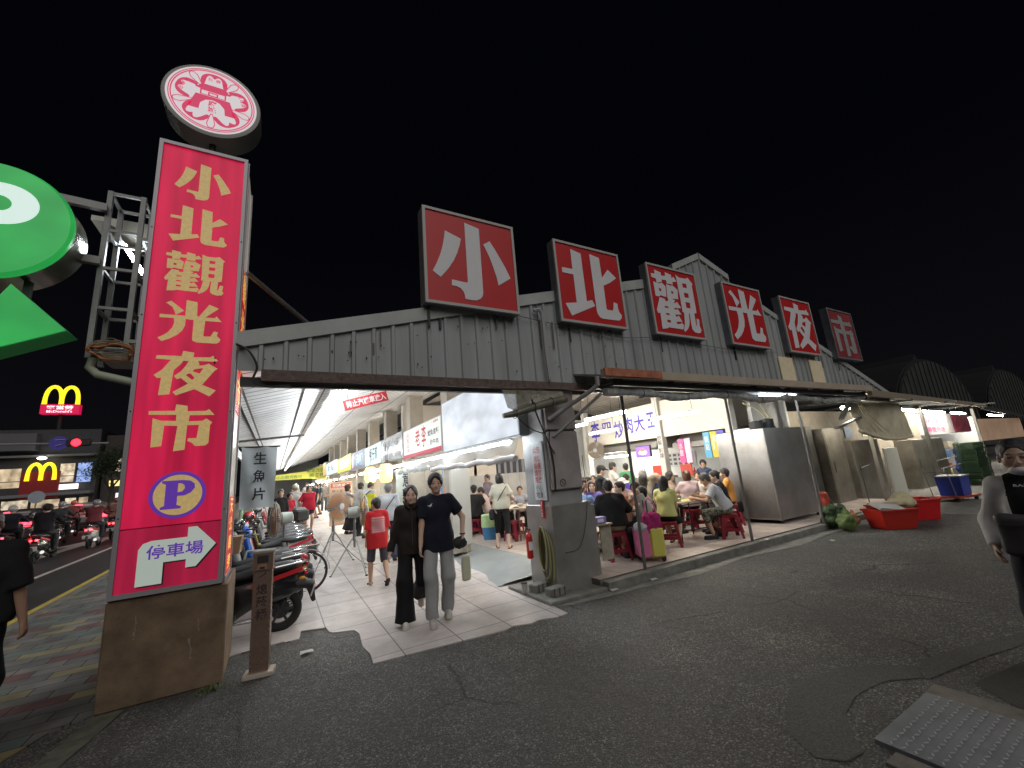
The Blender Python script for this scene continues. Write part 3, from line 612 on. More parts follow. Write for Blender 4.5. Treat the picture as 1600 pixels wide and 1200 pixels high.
# ---------------- six letter signs on the gable ----------------
GL={'xiao':[[(0.223,0.78),(0.388,0.726),(0.372,0.656),(0.341,0.562),(0.3,0.472),(0.243,0.38),(0.159,0.273),(0.083,0.326),(0.125,0.412),(0.164,0.51),(0.194,0.614),(0.212,0.704)],[(0.436,0.917),(0.595,0.886),(0.595,0.182),(0.586,0.142),(0.562,0.11),(0.521,0.088),(0.475,0.083),(0.398,0.086),(0.396,0.124),(0.383,0.16),(0.354,0.191),(0.315,0.206),(0.266,0.206),(0.27,0.268),(0.412,0.259),(0.425,0.259),(0.435,0.274)],[(0.633,0.717),(0.709,0.77),(0.765,0.687),(0.822,0.589),(0.875,0.496),(0.924,0.389),(0.775,0.286),(0.76,0.372),(0.733,0.47),(0.695,0.587)]],'bei':[[(0.247,0.923),(0.399,0.892),(0.402,0.287),(0.488,0.312),(0.521,0.242),(0.161,0.079),(0.087,0.22),(0.249,0.249),(0.25,0.597),(0.092,0.598),(0.095,0.661),(0.245,0.665)],[(0.532,0.916),(0.682,0.892),(0.688,0.632),(0.799,0.758),(0.924,0.666),(0.804,0.582),(0.697,0.528),(0.695,0.226),(0.721,0.219),(0.794,0.221),(0.808,0.256),(0.824,0.333),(0.884,0.32),(0.883,0.265),(0.895,0.214),(0.93,0.176),(0.92,0.138),(0.879,0.102),(0.619,0.096),(0.575,0.109),(0.546,0.141),(0.536,0.186)]],'guan':[[(0.158,0.919),(0.279,0.899),(0.283,0.853),(0.36,0.862),(0.365,0.92),(0.487,0.899),(0.486,0.852),(0.533,0.878),(0.582,0.813),(0.488,0.792),(0.492,0.755),(0.366,0.753),(0.366,0.798),(0.28,0.795),(0.27,0.754),(0.168,0.733),(0.164,0.792),(0.082,0.799),(0.08,0.854),(0.155,0.859)],[(0.103,0.738),(0.218,0.728),(0.273,0.746),(0.332,0.702),(0.317,0.548),(0.272,0.547),(0.199,0.557),(0.182,0.535),(0.105,0.534)],[(0.352,0.741),(0.432,0.73),(0.476,0.743),(0.57,0.688),(0.549,0.547),(0.507,0.547),(0.419,0.537),(0.481,0.518),(0.439,0.476),(0.479,0.481),(0.511,0.505),(0.571,0.438),(0.57,0.417),(0.431,0.405),(0.445,0.38),(0.473,0.386),(0.5,0.401),(0.561,0.327),(0.438,0.312),(0.442,0.281),(0.471,0.287),(0.496,0.307),(0.558,0.222),(0.435,0.209),(0.438,0.173),(0.511,0.187),(0.542,0.207),(0.575,0.171),(0.545,0.111),(0.257,0.112),(0.248,0.098),(0.134,0.077),(0.141,0.302),(0.103,0.288),(0.084,0.333),(0.152,0.473),(0.176,0.524),(0.227,0.521),(0.273,0.513),(0.282,0.482),(0.331,0.491),(0.343,0.522),(0.33,0.535)],[(0.582,0.918),(0.649,0.887),(0.78,0.893),(0.836,0.917),(0.925,0.832),(0.899,0.808),(0.893,0.391),(0.841,0.375),(0.834,0.196),(0.849,0.198),(0.871,0.307),(0.921,0.297),(0.91,0.194),(0.932,0.146),(0.906,0.101),(0.847,0.087),(0.775,0.098),(0.738,0.136),(0.732,0.186),(0.74,0.368),(0.723,0.366),(0.706,0.243),(0.685,0.181),(0.643,0.127),(0.576,0.078),(0.558,0.106),(0.599,0.197),(0.623,0.364),(0.593,0.365),(0.596,0.531),(0.589,0.701),(0.589,0.802)],[(0.191,0.659),(0.234,0.655),(0.232,0.615),(0.194,0.615)],[(0.247,0.412),(0.318,0.411),(0.319,0.388),(0.249,0.386)],[(0.248,0.31),(0.316,0.313),(0.323,0.287),(0.251,0.286)],[(0.249,0.217),(0.319,0.218),(0.32,0.181),(0.252,0.182)],[(0.429,0.653),(0.47,0.649),(0.465,0.615),(0.431,0.614)],[(0.693,0.81),(0.781,0.811),(0.777,0.747),(0.693,0.744)],[(0.696,0.668),(0.786,0.668),(0.782,0.601),(0.694,0.596)],[(0.692,0.528),(0.784,0.527),(0.781,0.445),(0.692,0.443)]],'guang':[[(0.214,0.887),(0.395,0.711),(0.289,0.614),(0.269,0.684),(0.239,0.765),(0.15,0.841)],[(0.417,0.932),(0.564,0.911),(0.57,0.861),(0.575,0.628),(0.601,0.616),(0.733,0.884),(0.872,0.821),(0.791,0.728),(0.689,0.613),(0.821,0.617),(0.847,0.655),(0.926,0.548),(0.693,0.544),(0.69,0.456),(0.681,0.236),(0.699,0.229),(0.784,0.236),(0.825,0.345),(0.883,0.331),(0.869,0.255),(0.924,0.191),(0.911,0.137),(0.868,0.101),(0.601,0.099),(0.543,0.128),(0.534,0.169),(0.534,0.543),(0.425,0.548),(0.425,0.425),(0.396,0.32),(0.337,0.231),(0.245,0.145),(0.138,0.081),(0.083,0.146),(0.158,0.203),(0.214,0.269),(0.262,0.366),(0.28,0.459),(0.269,0.549),(0.084,0.541),(0.082,0.605),(0.417,0.613)]],'ye':[[(0.442,0.925),(0.589,0.9),(0.582,0.811),(0.805,0.824),(0.846,0.858),(0.921,0.762),(0.888,0.747),(0.647,0.741),(0.667,0.692),(0.669,0.654),(0.731,0.665),(0.794,0.7),(0.923,0.606),(0.881,0.565),(0.728,0.288),(0.918,0.184),(0.835,0.068),(0.632,0.202),(0.398,0.078),(0.353,0.14),(0.541,0.302),(0.441,0.405),(0.39,0.381),(0.351,0.436),(0.439,0.537),(0.494,0.645),(0.527,0.731),(0.453,0.737),(0.438,0.689),(0.341,0.546),(0.317,0.097),(0.177,0.076),(0.193,0.4),(0.144,0.388),(0.098,0.445),(0.194,0.549),(0.296,0.742),(0.1,0.752),(0.113,0.816),(0.427,0.821)],[(0.613,0.582),(0.728,0.611),(0.682,0.501),(0.583,0.542)],[(0.528,0.493),(0.567,0.494),(0.622,0.413),(0.591,0.374),(0.503,0.462)]],'shi':[[(0.414,0.901),(0.558,0.874),(0.566,0.775),(0.803,0.782),(0.848,0.815),(0.926,0.707),(0.596,0.702),(0.588,0.589),(0.77,0.598),(0.818,0.641),(0.903,0.569),(0.875,0.519),(0.871,0.192),(0.834,0.145),(0.698,0.139),(0.655,0.199),(0.592,0.238),(0.601,0.283),(0.709,0.282),(0.729,0.525),(0.575,0.519),(0.567,0.081),(0.424,0.059),(0.451,0.507),(0.285,0.52),(0.273,0.158),(0.144,0.138),(0.135,0.649),(0.24,0.604),(0.425,0.598),(0.426,0.71),(0.082,0.712),(0.079,0.776),(0.402,0.783)]]}
FR = mat('sign_edge', (.50,.48,.46), .5); SIDE = mat('sign_side_grey', (.20,.21,.24), .55, noise=.3, nscale=3); REDP = mat('sign_red_panel', (.60,.022,.026), .45, noise=.10, nscale=1.5)
WH = mat('letter_white', (.80,.78,.81), .5, noise=.05)
keys = ['xiao','bei','guan','guang','ye','shi']
desc = ['nearest and largest looking red square sign, three stroke white letter, overhanging the roof edge','red square sign second from the left, white letter of two upright strokes with hooks','red square sign with the dense many stroke white letter, third from the left','red square sign right of the roof peak, white letter with two spreading legs','red square sign fifth from the left, above the two yellowed clear panels','faded red square sign coloured for dimmer light at the far right end, torn grey side']
for k, (key, x0) in enumerate(zip(keys, (1.64,3.87,6.04,8.38,10.68,13.05))):
    t = thing('letter_sign', desc[k], 'sign', (x0+.72,4.95,4.02), 0, 'six red letter signs on the market gable')
    z0 = 4.02; W = 1.455; y = 4.92
    y = 5.08-.0
    yf = 5.085-.035
    yf = 5.05
    g = G(); g.box((x0+W/2, yf+.10+.0, z0+W/2),(W,.20,W)); 
    # front sits at 4.93
    g = G(); g.box((x0+W/2, 5.03, z0+W/2),(W-.01,.16,W-.01) if k else (W-.01,.20,W-.01)); g.build('box', SIDE, t)
    yf = 4.945 if k else 4.925
    g = G()
    for c, d in (((x0+W/2,yf,z0+.02),(W,.035,.04)),((x0+W/2,yf,z0+W-.02),(W,.035,.04)),((x0+.02,yf,z0+W/2),(.04,.035,W-.08)),((x0+W-.02,yf,z0+W/2),(.04,.035,W-.08))): g.box(c,d)
    g.build('rim', FR if k < 5 else SIDE, t)
    g = G(); g.box((x0+W/2,yf+.008,z0+W/2),(W-.08,.012,W-.08)); g.build('panel', REDP if k < 5 else mat('faded_dimmed_red_panel', (.34,.055,.06), .5, noise=.3, nscale=2), t)  # last sign: weaker street light is put into the darker panel and letter colours
    g = G(); glyph(g, None, (x0,yf,z0), XP*W, ZP*W, None, None, .006, poly=GL[key]); g.build('letter', WH if k < 5 else mat('letter_dimmed', (.36,.35,.36), .6, noise=.2), t)
    g = G(); g.bar((x0+.25,5.08,z0-.3),(x0+.25,5.08,z0),.03); g.bar((x0+1.15,5.08,z0-.02),(x0+1.15,5.08,z0),.03)
    if k == 0: g.bar((1.72,5.04,3.72),(1.72,5.04,4.2),.03)
    g.each('bracket', MATS['dark_steel'], t)

# ---------------- the vertical lit pylon sign ----------------
pyl = thing('pylon_sign', 'tall backlit red sign box with gold characters on a brown concrete plinth', 'pylon sign', (-.85,5.6,0))
X0, X1, Y0, Y1, Z0, Z1 = -1.27, -.43, 5.25, 5.97, .9, 5.72
BASEM = mat('plinth_washed_stone', (.20,.135,.085), .9, noise=.5, nscale=3.5, bump=1.0, bscale=120)
g = G(); g.box((-.83,5.73,.445),(.90,.94,.89),bev=.015); g.build('plinth', BASEM, pyl)
g = G(); g.box((-.845,5.255,.07),(.0,.0,.0)); g.v=[];g.f=[]
random.seed(21)
for (sx, sz, n_) in ((-1.06,.72,9),(-.6,.60,5),(-.66,.44,8)):
    xx, zz = sx, sz
    for i in range(n_):
        rr_ = random.uniform(.004,.011); g.box((xx,5.256,zz),(rr_*1.6,.006,random.uniform(.012,.03)),bev=.002); zz -= .022; xx += random.uniform(-.012,.01)
g.build('lime_streak', mat('lime_white', (.27,.21,.155), .9), pyl)
REDL = mat('backlit_red', (.42,.015,.06), .35, emit=.40, ecol=(1,.020,.105), enoise=.5, escale=(6,1,.5), spec=.2)
REDL2 = mat('backlit_red_lower', (.35,.02,.06), .35, emit=.23, ecol=(1,.03,.13), enoise=.5, escale=(7,1,.6), spec=.2)
GOLD = mat('gold_letter', (.50,.38,.17), .45, noise=.35, nscale=25, emit=.30, ecol=(.95,.66,.24))
GREYF = mat('pylon_frame', (.34,.32,.34), .4, metal=.3)
g = G(); g.box(((X0+X1)/2,(Y0+Y1)/2+.02,(Z0+Z1)/2),(X1-X0-.01,Y1-Y0-.06,Z1-Z0-.01)); g.build('box', mat('pylon_white_side', (.42,.40,.36), .4), pyl)
g = G(); W_ = .035
for c, d in ((((X0+X1)/2,Y0,Z0+.02),(X1-X0,.05,.04)),(((X0+X1)/2,Y0,Z1-.02),(X1-X0,.05,.04)),((X0+.018,Y0,(Z0+Z1)/2),(.036,.05,Z1-Z0-.08)),((X1-.018,Y0,(Z0+Z1)/2),(.036,.05,Z1-Z0-.08)),
    ((X1,Y1-.02,(Z0+Z1)/2),(.04,.04,Z1-Z0)),((X1,(Y0+Y1)/2,Z0+.02),(.04,Y1-Y0-.09,.04)),((X0,Y1-.02,(Z0+Z1)/2),(.04,.04,Z1-Z0)),((X1,Y0+.045,(Z0+Z1)/2),(.03,.03,Z1-Z0-.01))): g.box(c, d)
g.build('frame', GREYF, pyl)
g = G(); g.box(((X0+X1)/2,Y0+.005,(1.5+Z1-.04)/2),(X1-X0-.07,.01,Z1-.04-1.5)); g.build('red_panel', REDL, pyl)
g = G(); g.box(((X0+X1)/2,Y0+.005,(1.488+Z0+.04)/2),(X1-X0-.07,.01,1.488-Z0-.04)); g.build('red_panel', REDL2, pyl)
for k, key in enumerate(keys):
    bx = [(-1.107,-.581,5.049,5.518),(-1.114,-.586,4.489,4.943),(-1.114,-.585,3.901,4.377),(-1.115,-.582,3.336,3.815),(-1.112,-.588,2.762,3.245),(-1.12,-.587,2.201,2.675)][k]
    g = G(); glyph(g, None, ((bx[0]+bx[1])/2, Y0, (bx[2]+bx[3])/2), XP, ZP, bx[1]-bx[0], bx[3]-bx[2], .006, poly=GL[key]); g.build('gold_character', GOLD, pyl)
def circ(cx, cy, rx, ry=None, n=40, a0=0): return [(cx+rx*math.cos(a0+2*PI*k/n), cy+(ry or rx)*math.sin(a0+2*PI*k/n)) for k in range(n)]
PUR = mat('purple_ring', (.12,.04,.42), .4, emit=.22, ecol=(.28,.08,.85))
g = G(); glyph(g, None, (0,Y0,0), XP, ZP, None, None, .006, poly=[circ(-.833,1.777,.224), circ(-.833,1.777,.192)]); g.build('parking_ring', PUR, pyl)
g = G(); glyph(g, None, (0,Y0,0), XP, ZP, None, None, .005, poly=[circ(-.833,1.777,.191)]); g.build('parking_disc', GOLD, pyl)
Pp = [[(-.13,-.13),(0.03,-.13),(.03,-.11),(-.005,-.095),(-.005,-.01),(.05,-.01),(.10,.015),(.13,.06),(.125,.10),(.09,.13),(.03,.14),(-.13,.14),(-.13,.12),(-.10,.105),(-.10,-.095),(-.13,-.11)],[(-.005,.025),(.03,.03),(.05,.06),(.045,.09),(.02,.11),(-.005,.11)]]
g = G(); glyph(g, None, (-.833,Y0,1.775), XP, ZP, None, None, .009, poly=Pp); g.build('parking_letter', PUR, pyl)
ARP = [(-1.09,.98),(-.90,.98),(-.90,1.165),(-.73,1.165),(-.73,1.09),(-.65,1.09),(-.50,1.28),(-.66,1.46),(-.73,1.46),(-.73,1.37),(-1.0,1.37),(-1.06,1.35),(-1.09,1.30)]
g = G(); glyph(g, None, (0.012,Y0,-.012), XP, ZP, None, None, .005, poly=[ARP]); g.build('arrow_shadow', mat('arrow_black', (.02,.02,.03), .4), pyl)
g = G(); glyph(g, None, (0,Y0,0), XP, ZP, None, None, .008, poly=[ARP]); g.build('parking_arrow', mat('arrow_white', (.55,.60,.55), .4, emit=.24, ecol=(.85,1,.88)), pyl)
g = G(); glyph(g, '停車場', (-.815,Y0,1.265), XP, ZP, .43,.125,.011,.016); g.build('arrow_writing', PUR, pyl)
g = G()
for zz in (1.6,2.6,3.6,4.6): g.sphere((X0+.018,Y0-.026,zz),.008,6,4); g.sphere((X1-.018,Y0-.026,zz),.008,6,4)
g.each('screw', MATS['dark_mark'], pyl)
# right narrow side
g = G(); g.box((X1-.002,(Y0+Y1)/2+.02,(Z0+Z1)/2),(.012,Y1-Y0-.12,Z1-Z0-.1)); g.build('side_panel', mat('side_panel_white', (.6,.55,.5), .2, emit=.22, ecol=(1,.9,.78), enoise=.5, escale=(1,3,.8)), pyl)
g = G(); g.box((X1+.007,(Y0+Y1)/2+.02,1.33),(.008,Y1-Y0-.2,.78)); g.box((X1+.007,(Y0+Y1)/2+.02,3.5),(.008,Y1-Y0-.2,1.7)); g.each('side_red_panel', mat('side_red', (.5,.03,.03), .25, emit=.3, ecol=(1,.05,.05)), pyl)
g = G()
for i, ch in enumerate('天公廟旁'): glyph(g, ch, (X1+.012,(Y0+Y1)/2+.02,1.62-i*.19), YP, ZP, .30,.15,.003)
for i, ch in enumerate('觀光夜市'): glyph(g, ch, (X1+.012,(Y0+Y1)/2+.02,4.15-i*.42), YP, ZP, .38,.34,.003)
g.build('side_writing', mat('side_yellow', (.7,.5,.08), .4, emit=.5, ecol=(1,.75,.15)), pyl)
# round emblem box on a short post
em = thing('emblem_sign', 'round pink and white backlit emblem box above the tall red sign', 'emblem sign', (-.82,5.4,5.72))
EC = (-.83, 6.44); ER = .50; EY = 5.25
g = G(); g.cyl((-.82,5.42,5.72),(-.82,5.42,6.0),.035); g.build('post', MATS['dark_steel'], em)
g = G(); g.lathe((EC[0],0,EC[1]), [(ER-.02,5.58),(ER,5.57),(ER,EY+.03),(ER-.005,EY+.01),(ER-.045,EY)], 56, 'y'); g.build('drum', mat('drum_grey', (.36,.36,.34), .45), em, True, sharp=30)
PKB = mat('emblem_white', (.6,.55,.57), .4, emit=.45, ecol=(1,.93,.96), noise=.15, nscale=5)
PKR = mat('emblem_pink', (.5,.03,.12), .4, emit=.42, ecol=(1,.03,.16))
g = G(); glyph(g, None, (EC[0],EY,EC[1]), XP, ZP, None, None, .004, poly=[circ(0,0,ER-.045,n=56)]); g.build('face', PKB, em)
g = G()
def gp(polys, lift=.008): glyph(g, None, (EC[0],EY,EC[1]), XP, ZP, None, None, lift, poly=polys)
gp([circ(0,0,.432,n=56), circ(0,0,.422,n=56)]); gp([circ(0,0,.412,n=56), circ(0,0,.400,n=56)], .009)
def petal(a, r0, r1, wdt, n=18):
    pts = []
    for i in range(n+1):
        t = -1+2*i/n; rr = r0+(r1-r0)*math.sqrt(max(0,1-abs(t)**2.6)); pts.append((rr, wdt*t))
    return [(math.cos(a)*x-math.sin(a)*y, math.sin(a)*x+math.cos(a)*y) for x, y in pts]
for k in range(5):
    a = PI/2+2*PI*k/5
    out = [ (math.cos(a+t*.56)*(.375-.13*abs(t)**3), math.sin(a+t*.56)*(.375-.13*abs(t)**3)) for t in [i/8 for i in range(-8,9)]]
    inn = [ (math.cos(a+t*.53)*(.305+.045*math.sin(abs(t)*6)-.06*abs(t)**3), math.sin(a+t*.53)*(.305+.045*math.sin(abs(t)*6)-.06*abs(t)**3)) for t in [i/8 for i in range(8,-9,-1)]]
    gp([out+inn])
    b = a+PI/5
    st = [(.20,-.012),(.27,-.03),(.34,-.045),(.39,-.03),(.405,0),(.39,.03),(.34,.045),(.27,.03),(.20,.012)]
    s2 = [(.21,-.006),(.27,-.021),(.34,-.036),(.382,-.024),(.395,0),(.382,.024),(.34,.036),(.27,.021),(.21,.006)]
    R2 = lambda q: [(math.cos(b)*x-math.sin(b)*y, math.sin(b)*x+math.cos(b)*y) for x, y in q]
    gp([R2(st), R2(s2)], .010)
# city-gate tower
gp([[(-.24,-.17),(-.17,.04),(.17,.04),(.24,-.17),(.13,-.17),(.12,-.08),(.07,-.02),(0,.0),(-.07,-.02),(-.12,-.08),(-.13,-.17)]], .008)
gp([[(-.19,.16),(-.15,.155),(-.12,.205),(.12,.205),(.15,.155),(.19,.16),(.17,.13),(.13,.125),(-.13,.125),(-.17,.13)]], .008)
gp([[(-.13,.124),(.13,.124),(.13,.045),(-.13,.045)],[(-.115,.11),(.115,.11),(.115,.055),(-.115,.055)]], .009)
gp([[(-.05,.10),(.05,.10),(.05,.05),(-.05,.05)],[(-.035,.088),(.035,.088),(.035,.06),(-.035,.06)]], .010)
for ch, x, z, a in (('小',-.11,.275,.3),('北',-.04,.29,.1),('商',.04,.29,-.1),('場',.11,.275,-.3),('台',-.315,.05,1.15),('南',-.295,.12,1.0),('市',-.265,.185,.9),('管',.27,.17,-1.0),('理',.30,.11,-1.15),('委',.315,.05,-1.3),('會',.32,-.01,-1.4)):
    ux = Vector((math.cos(a),0,math.sin(a))); uz = Vector((-math.sin(a),0,math.cos(a)))
    glyph(g, ch, (EC[0]+x,EY,EC[1]+z), ux, uz, .048,.05,.011,.01)
glyph(g, '府\n城', (EC[0],EY,EC[1]-.10), XP, ZP, .085,.17,.011,.02)
g.build('emblem', PKR, em)
# ---------------- green parking sign ----------------
GRN = mat('green_light_box', (.02,.14,.05), .35, emit=.56, ecol=(.035,.58,.11), enoise=.38, escale=(1.5,1.5,1.5))
ps = thing('parking_sign', 'big round green lit parking sign held on arms left of the tall red sign', 'parking sign', (-2.35,5.1,4.38))
PCX, PCZ, PR = -2.37, 4.36, .575
g = G(); g.lathe((PCX,0,PCZ), [(PR-.03,5.52),(PR-.01,5.5),(PR-.01,5.17)], 56, 'y'); g.build('drum', mat('drum_metal', (.45,.45,.38), .25, metal=.8), ps, True, sharp=30)
g = G(); g.lathe((PCX,0,PCZ), [(PR,5.17),(PR,5.13),(PR-.02,5.10)], 56, 'y'); g.build('green_face', GRN, ps, True, sharp=30)
PO = [(-.24,-.36),(-.10,-.36),(-.10,-.08)]+[(.08+.255*math.cos(-PI/2+PI*i/20), .13+.21*math.sin(-PI/2+PI*i/20)) for i in range(21)]+[(-.24,.34)]
PI_ = [(-.10,.05)]+[(.06+.095*math.cos(-PI/2+PI*i/16), .13+.08*math.sin(-PI/2+PI*i/16)) for i in range(17)]+[(-.10,.21)]
g = G(); glyph(g, None, (PCX,5.10,PCZ+.02), XP, ZP, None, None, .006, poly=[PO, PI_]); g.build('letter', mat('lit_white', (.7,.8,.75), .4, emit=.62, ecol=(.78,1,.92)), ps)
ga = thing('arrow_sign', 'green lit arrow box pointing right under the round parking sign', 'arrow sign', (-2.1,5.1,3.4))
AP = [(-2.9,3.18),(-2.9,3.46),(-2.26,3.46),(-2.13,3.735),(-1.74,3.34),(-2.28,3.08),(-2.21,3.2)]
g = G(); g.prism(AP, lambda u,v:(u,5.10,v), lambda u,v:(u,5.13,v)); g.build('green_face', GRN, ga)
g = G(); g.prism([(-2.15+(x+2.15)*.995, 3.42+(z-3.42)*.995) for x, z in AP], lambda u,v:(u,5.131,v), lambda u,v:(u,5.4,v)); g.build('box', mat('dark_green', (.015,.16,.05), .5, emit=.05, ecol=(.01,.5,.08)), ga)
g = G(); g.bar((-2.1,5.3,3.65),(-2.1,5.3,3.85),.05); g.each('hanger', MATS['dark_steel'], ga)
# lattice frame that carries it
la = thing('lattice_mast', 'grey steel lattice mast standing left of the tall red sign', 'lattice mast', (-1.5,5.65,0))
GAL = mat('galvanised_angle', (.25,.25,.245), .5, metal=.35, noise=.3, nscale=6)
g = G()
XA, XB, YA, YB = -1.70, -1.42, 5.55, 5.9
for x in (XA, XB):
    for y in (YA, YB): g.bar((x,y,3.2),(x,y,5.12),.045,.045)
z = 3.3; k = 0
while z < 5.2:
    for y in (YA,YB): g.bar((XA,y,z),(XB,y,z),.03,.03)
    for x in (XA,XB): g.bar((x,YA,z),(x,YB,z),.03,.03)
    z += .45; k += 1
g.bar((XB,YA,4.6),(-1.26,YA,4.6),.04); g.bar((XB,YA,3.4),(-1.26,YA,3.4),.04); g.build('frame', GAL, la)
g = G(); g.bar((XA,5.5,4.88),(-2.3,5.4,4.86),.06,.08); g.bar((XA,5.5,4.25),(-2.3,5.4,4.24),.06,.08); g.each('arm', GAL, la)
g = G(); g.box((-1.47,5.7,3.25),(.25,.3,.16),bev=.01); g.build('junction_box', mat('box_grey', (.33,.36,.33), .5), la)
g = G(); g.tube([(-1.66,5.55,3.2),(-1.68,5.55,3.1),(-1.6,5.5,3.02),(-1.3,5.42,2.93),(-1.2,5.42,2.93)],.04,10); g.build('conduit', mat('green_white_conduit', (.42,.45,.34), .5), la, True)
for k in range(7):
    random.seed(40+k); pts=[]
    for i in range(22):
        a = 2*PI*i/14; pts.append((-1.5+.17*math.cos(a)+random.uniform(-.02,.02), 5.45+random.uniform(-.05,.03), 3.24+.07*math.sin(a)+random.uniform(-.015,.015)+.01*k))
    cable('tangled cable coil tied to the foot of the lattice mast', pts, .004 if k else .012, mat('cable_beige', (.35,.27,.19), .6) if k else mat('cable_orange', (.5,.16,.05), .5), 'coiled cables on the lattice mast')
lh = thing('floodlight', 'fluorescent lamp with a pale reflector behind the lattice mast', 'lamp', (-1.56,6.1,4.7))
g = G(); n_=9; 
vs=[];fs=[]
for i in range(n_):
    a = PI*i/(n_-1); vs += [(-1.95+.3*i/(n_-1)*1, 0,0)]*0
g.prism([(-1.98,5.05),(-1.3,5.05),(-1.3,5.0),(-1.38,4.98),(-1.42,4.75),(-1.86,4.99),(-1.98,4.99)], lambda u,v:(u,6.0,v), lambda u,v:(u,6.5,v)); g.build('reflector', mat('reflector_cream', (.55,.54,.45), .4), lh)
g = G(); g.cyl((-1.66,5.98,4.72),(-1.46,5.98,4.38),.022); g.build('tube', TUBEC, lh)
g = G(); g.bar((-1.72,6.03,4.82),(-1.42,6.03,4.34),.10,.03); g.build('fitting', mat('white_fitting', (.7,.7,.68), .5), lh)
g = G(); g.cyl((-.33,5.28,4.16),(.52,6.3,4.16),.03); g.v=[];g.f=[]
g.cyl((-.40,5.6,4.40),(.46,6.4,4.0),.032,n=10); tag(g.build('stay_pole', GAL), 'bare steel stay running from the tall red sign to the market roof', 'steel stay')

# ================= FIGURES: smooth-union fields meshed with surface nets =================
def ax_arr(lo, hi, h, fines=()):
    out = [lo]
    while out[-1] < hi:
        x = out[-1]; st = h
        for a, b, f in fines:
            if a-h <= x <= b: st = min(st, f)
        out.append(x+st)
    return np.array(out, dtype=np.float32)
def snet(D, X, Y, Z):
    ins = D < 0
    nx, ny, nz = D.shape
    P = np.zeros((nx-1, ny-1, nz-1, 3), np.float32); C = np.zeros((nx-1, ny-1, nz-1), np.float32)
    def sl(a, n, d): return slice(d, n-1+d)
    for axis in range(3):
        n = [nx, ny, nz]
        A = [slice(None)]*3; B = [slice(None)]*3
        A[axis] = slice(0, n[axis]-1); B[axis] = slice(1, n[axis])
        d0 = D[tuple(A)]; d1 = D[tuple(B)]
        cr = ins[tuple(A)] != ins[tuple(B)]
        t = np.where(cr, d0/(d0-d1+1e-12), 0)
        ax = (X, Y, Z)[axis]; a0 = ax[:-1]; da = np.diff(ax)
        sh = [1,1,1]; sh[axis] = -1
        pos = a0.reshape(sh)+t*da.reshape(sh)
        oth = [i for i in range(3) if i != axis]
        for u in (0, 1):
            for v in (0, 1):
                s_ = [None]*3; s_[axis] = slice(None)
                s_[oth[0]] = slice(u, n[oth[0]]-1+u); s_[oth[1]] = slice(v, n[oth[1]]-1+v)
                s_ = tuple(s_)
                c = cr[s_].astype(np.float32); C += c
                P[..., axis] += pos[s_]*c
                for o, q in ((oth[0], u), (oth[1], v)):
                    arr = (X, Y, Z)[o]; shp = [1,1,1]; shp[o] = -1
                    P[..., o] += arr[q:n[o]-1+q].reshape(shp)*c
    act = C > 0
    idx = -np.ones(act.shape, np.int64); idx[act] = np.arange(act.sum())
    V = P[act]/C[act][:, None]
    F = []
    for axis in range(3):
        n = [nx, ny, nz]; oth = [i for i in range(3) if i != axis]
        A = [slice(1, m-1) for m in n]; B = [slice(1, m-1) for m in n]
        A[axis] = slice(0, n[axis]-1); B[axis] = slice(1, n[axis])
        a = ins[tuple(A)]; b = ins[tuple(B)]; cr = a != b
        q = np.argwhere(cr)
        if len(q) == 0: continue
        fl = a[cr]
        base = q.copy(); base[:, oth[0]] += 1; base[:, oth[1]] += 1
        def at(u, v):
            r = base.copy(); r[:, oth[0]] -= u; r[:, oth[1]] -= v; return idx[r[:,0], r[:,1], r[:,2]]
        f = np.stack([at(1,1), at(0,1), at(0,0), at(1,0)], 1)
        if axis == 1: fl = ~fl
        f[~fl] = f[~fl][:, ::-1]; F.append(f)
    F = np.concatenate(F) if F else np.zeros((0,4), int)
    F = F[(F >= 0).all(1)]
    return V, F
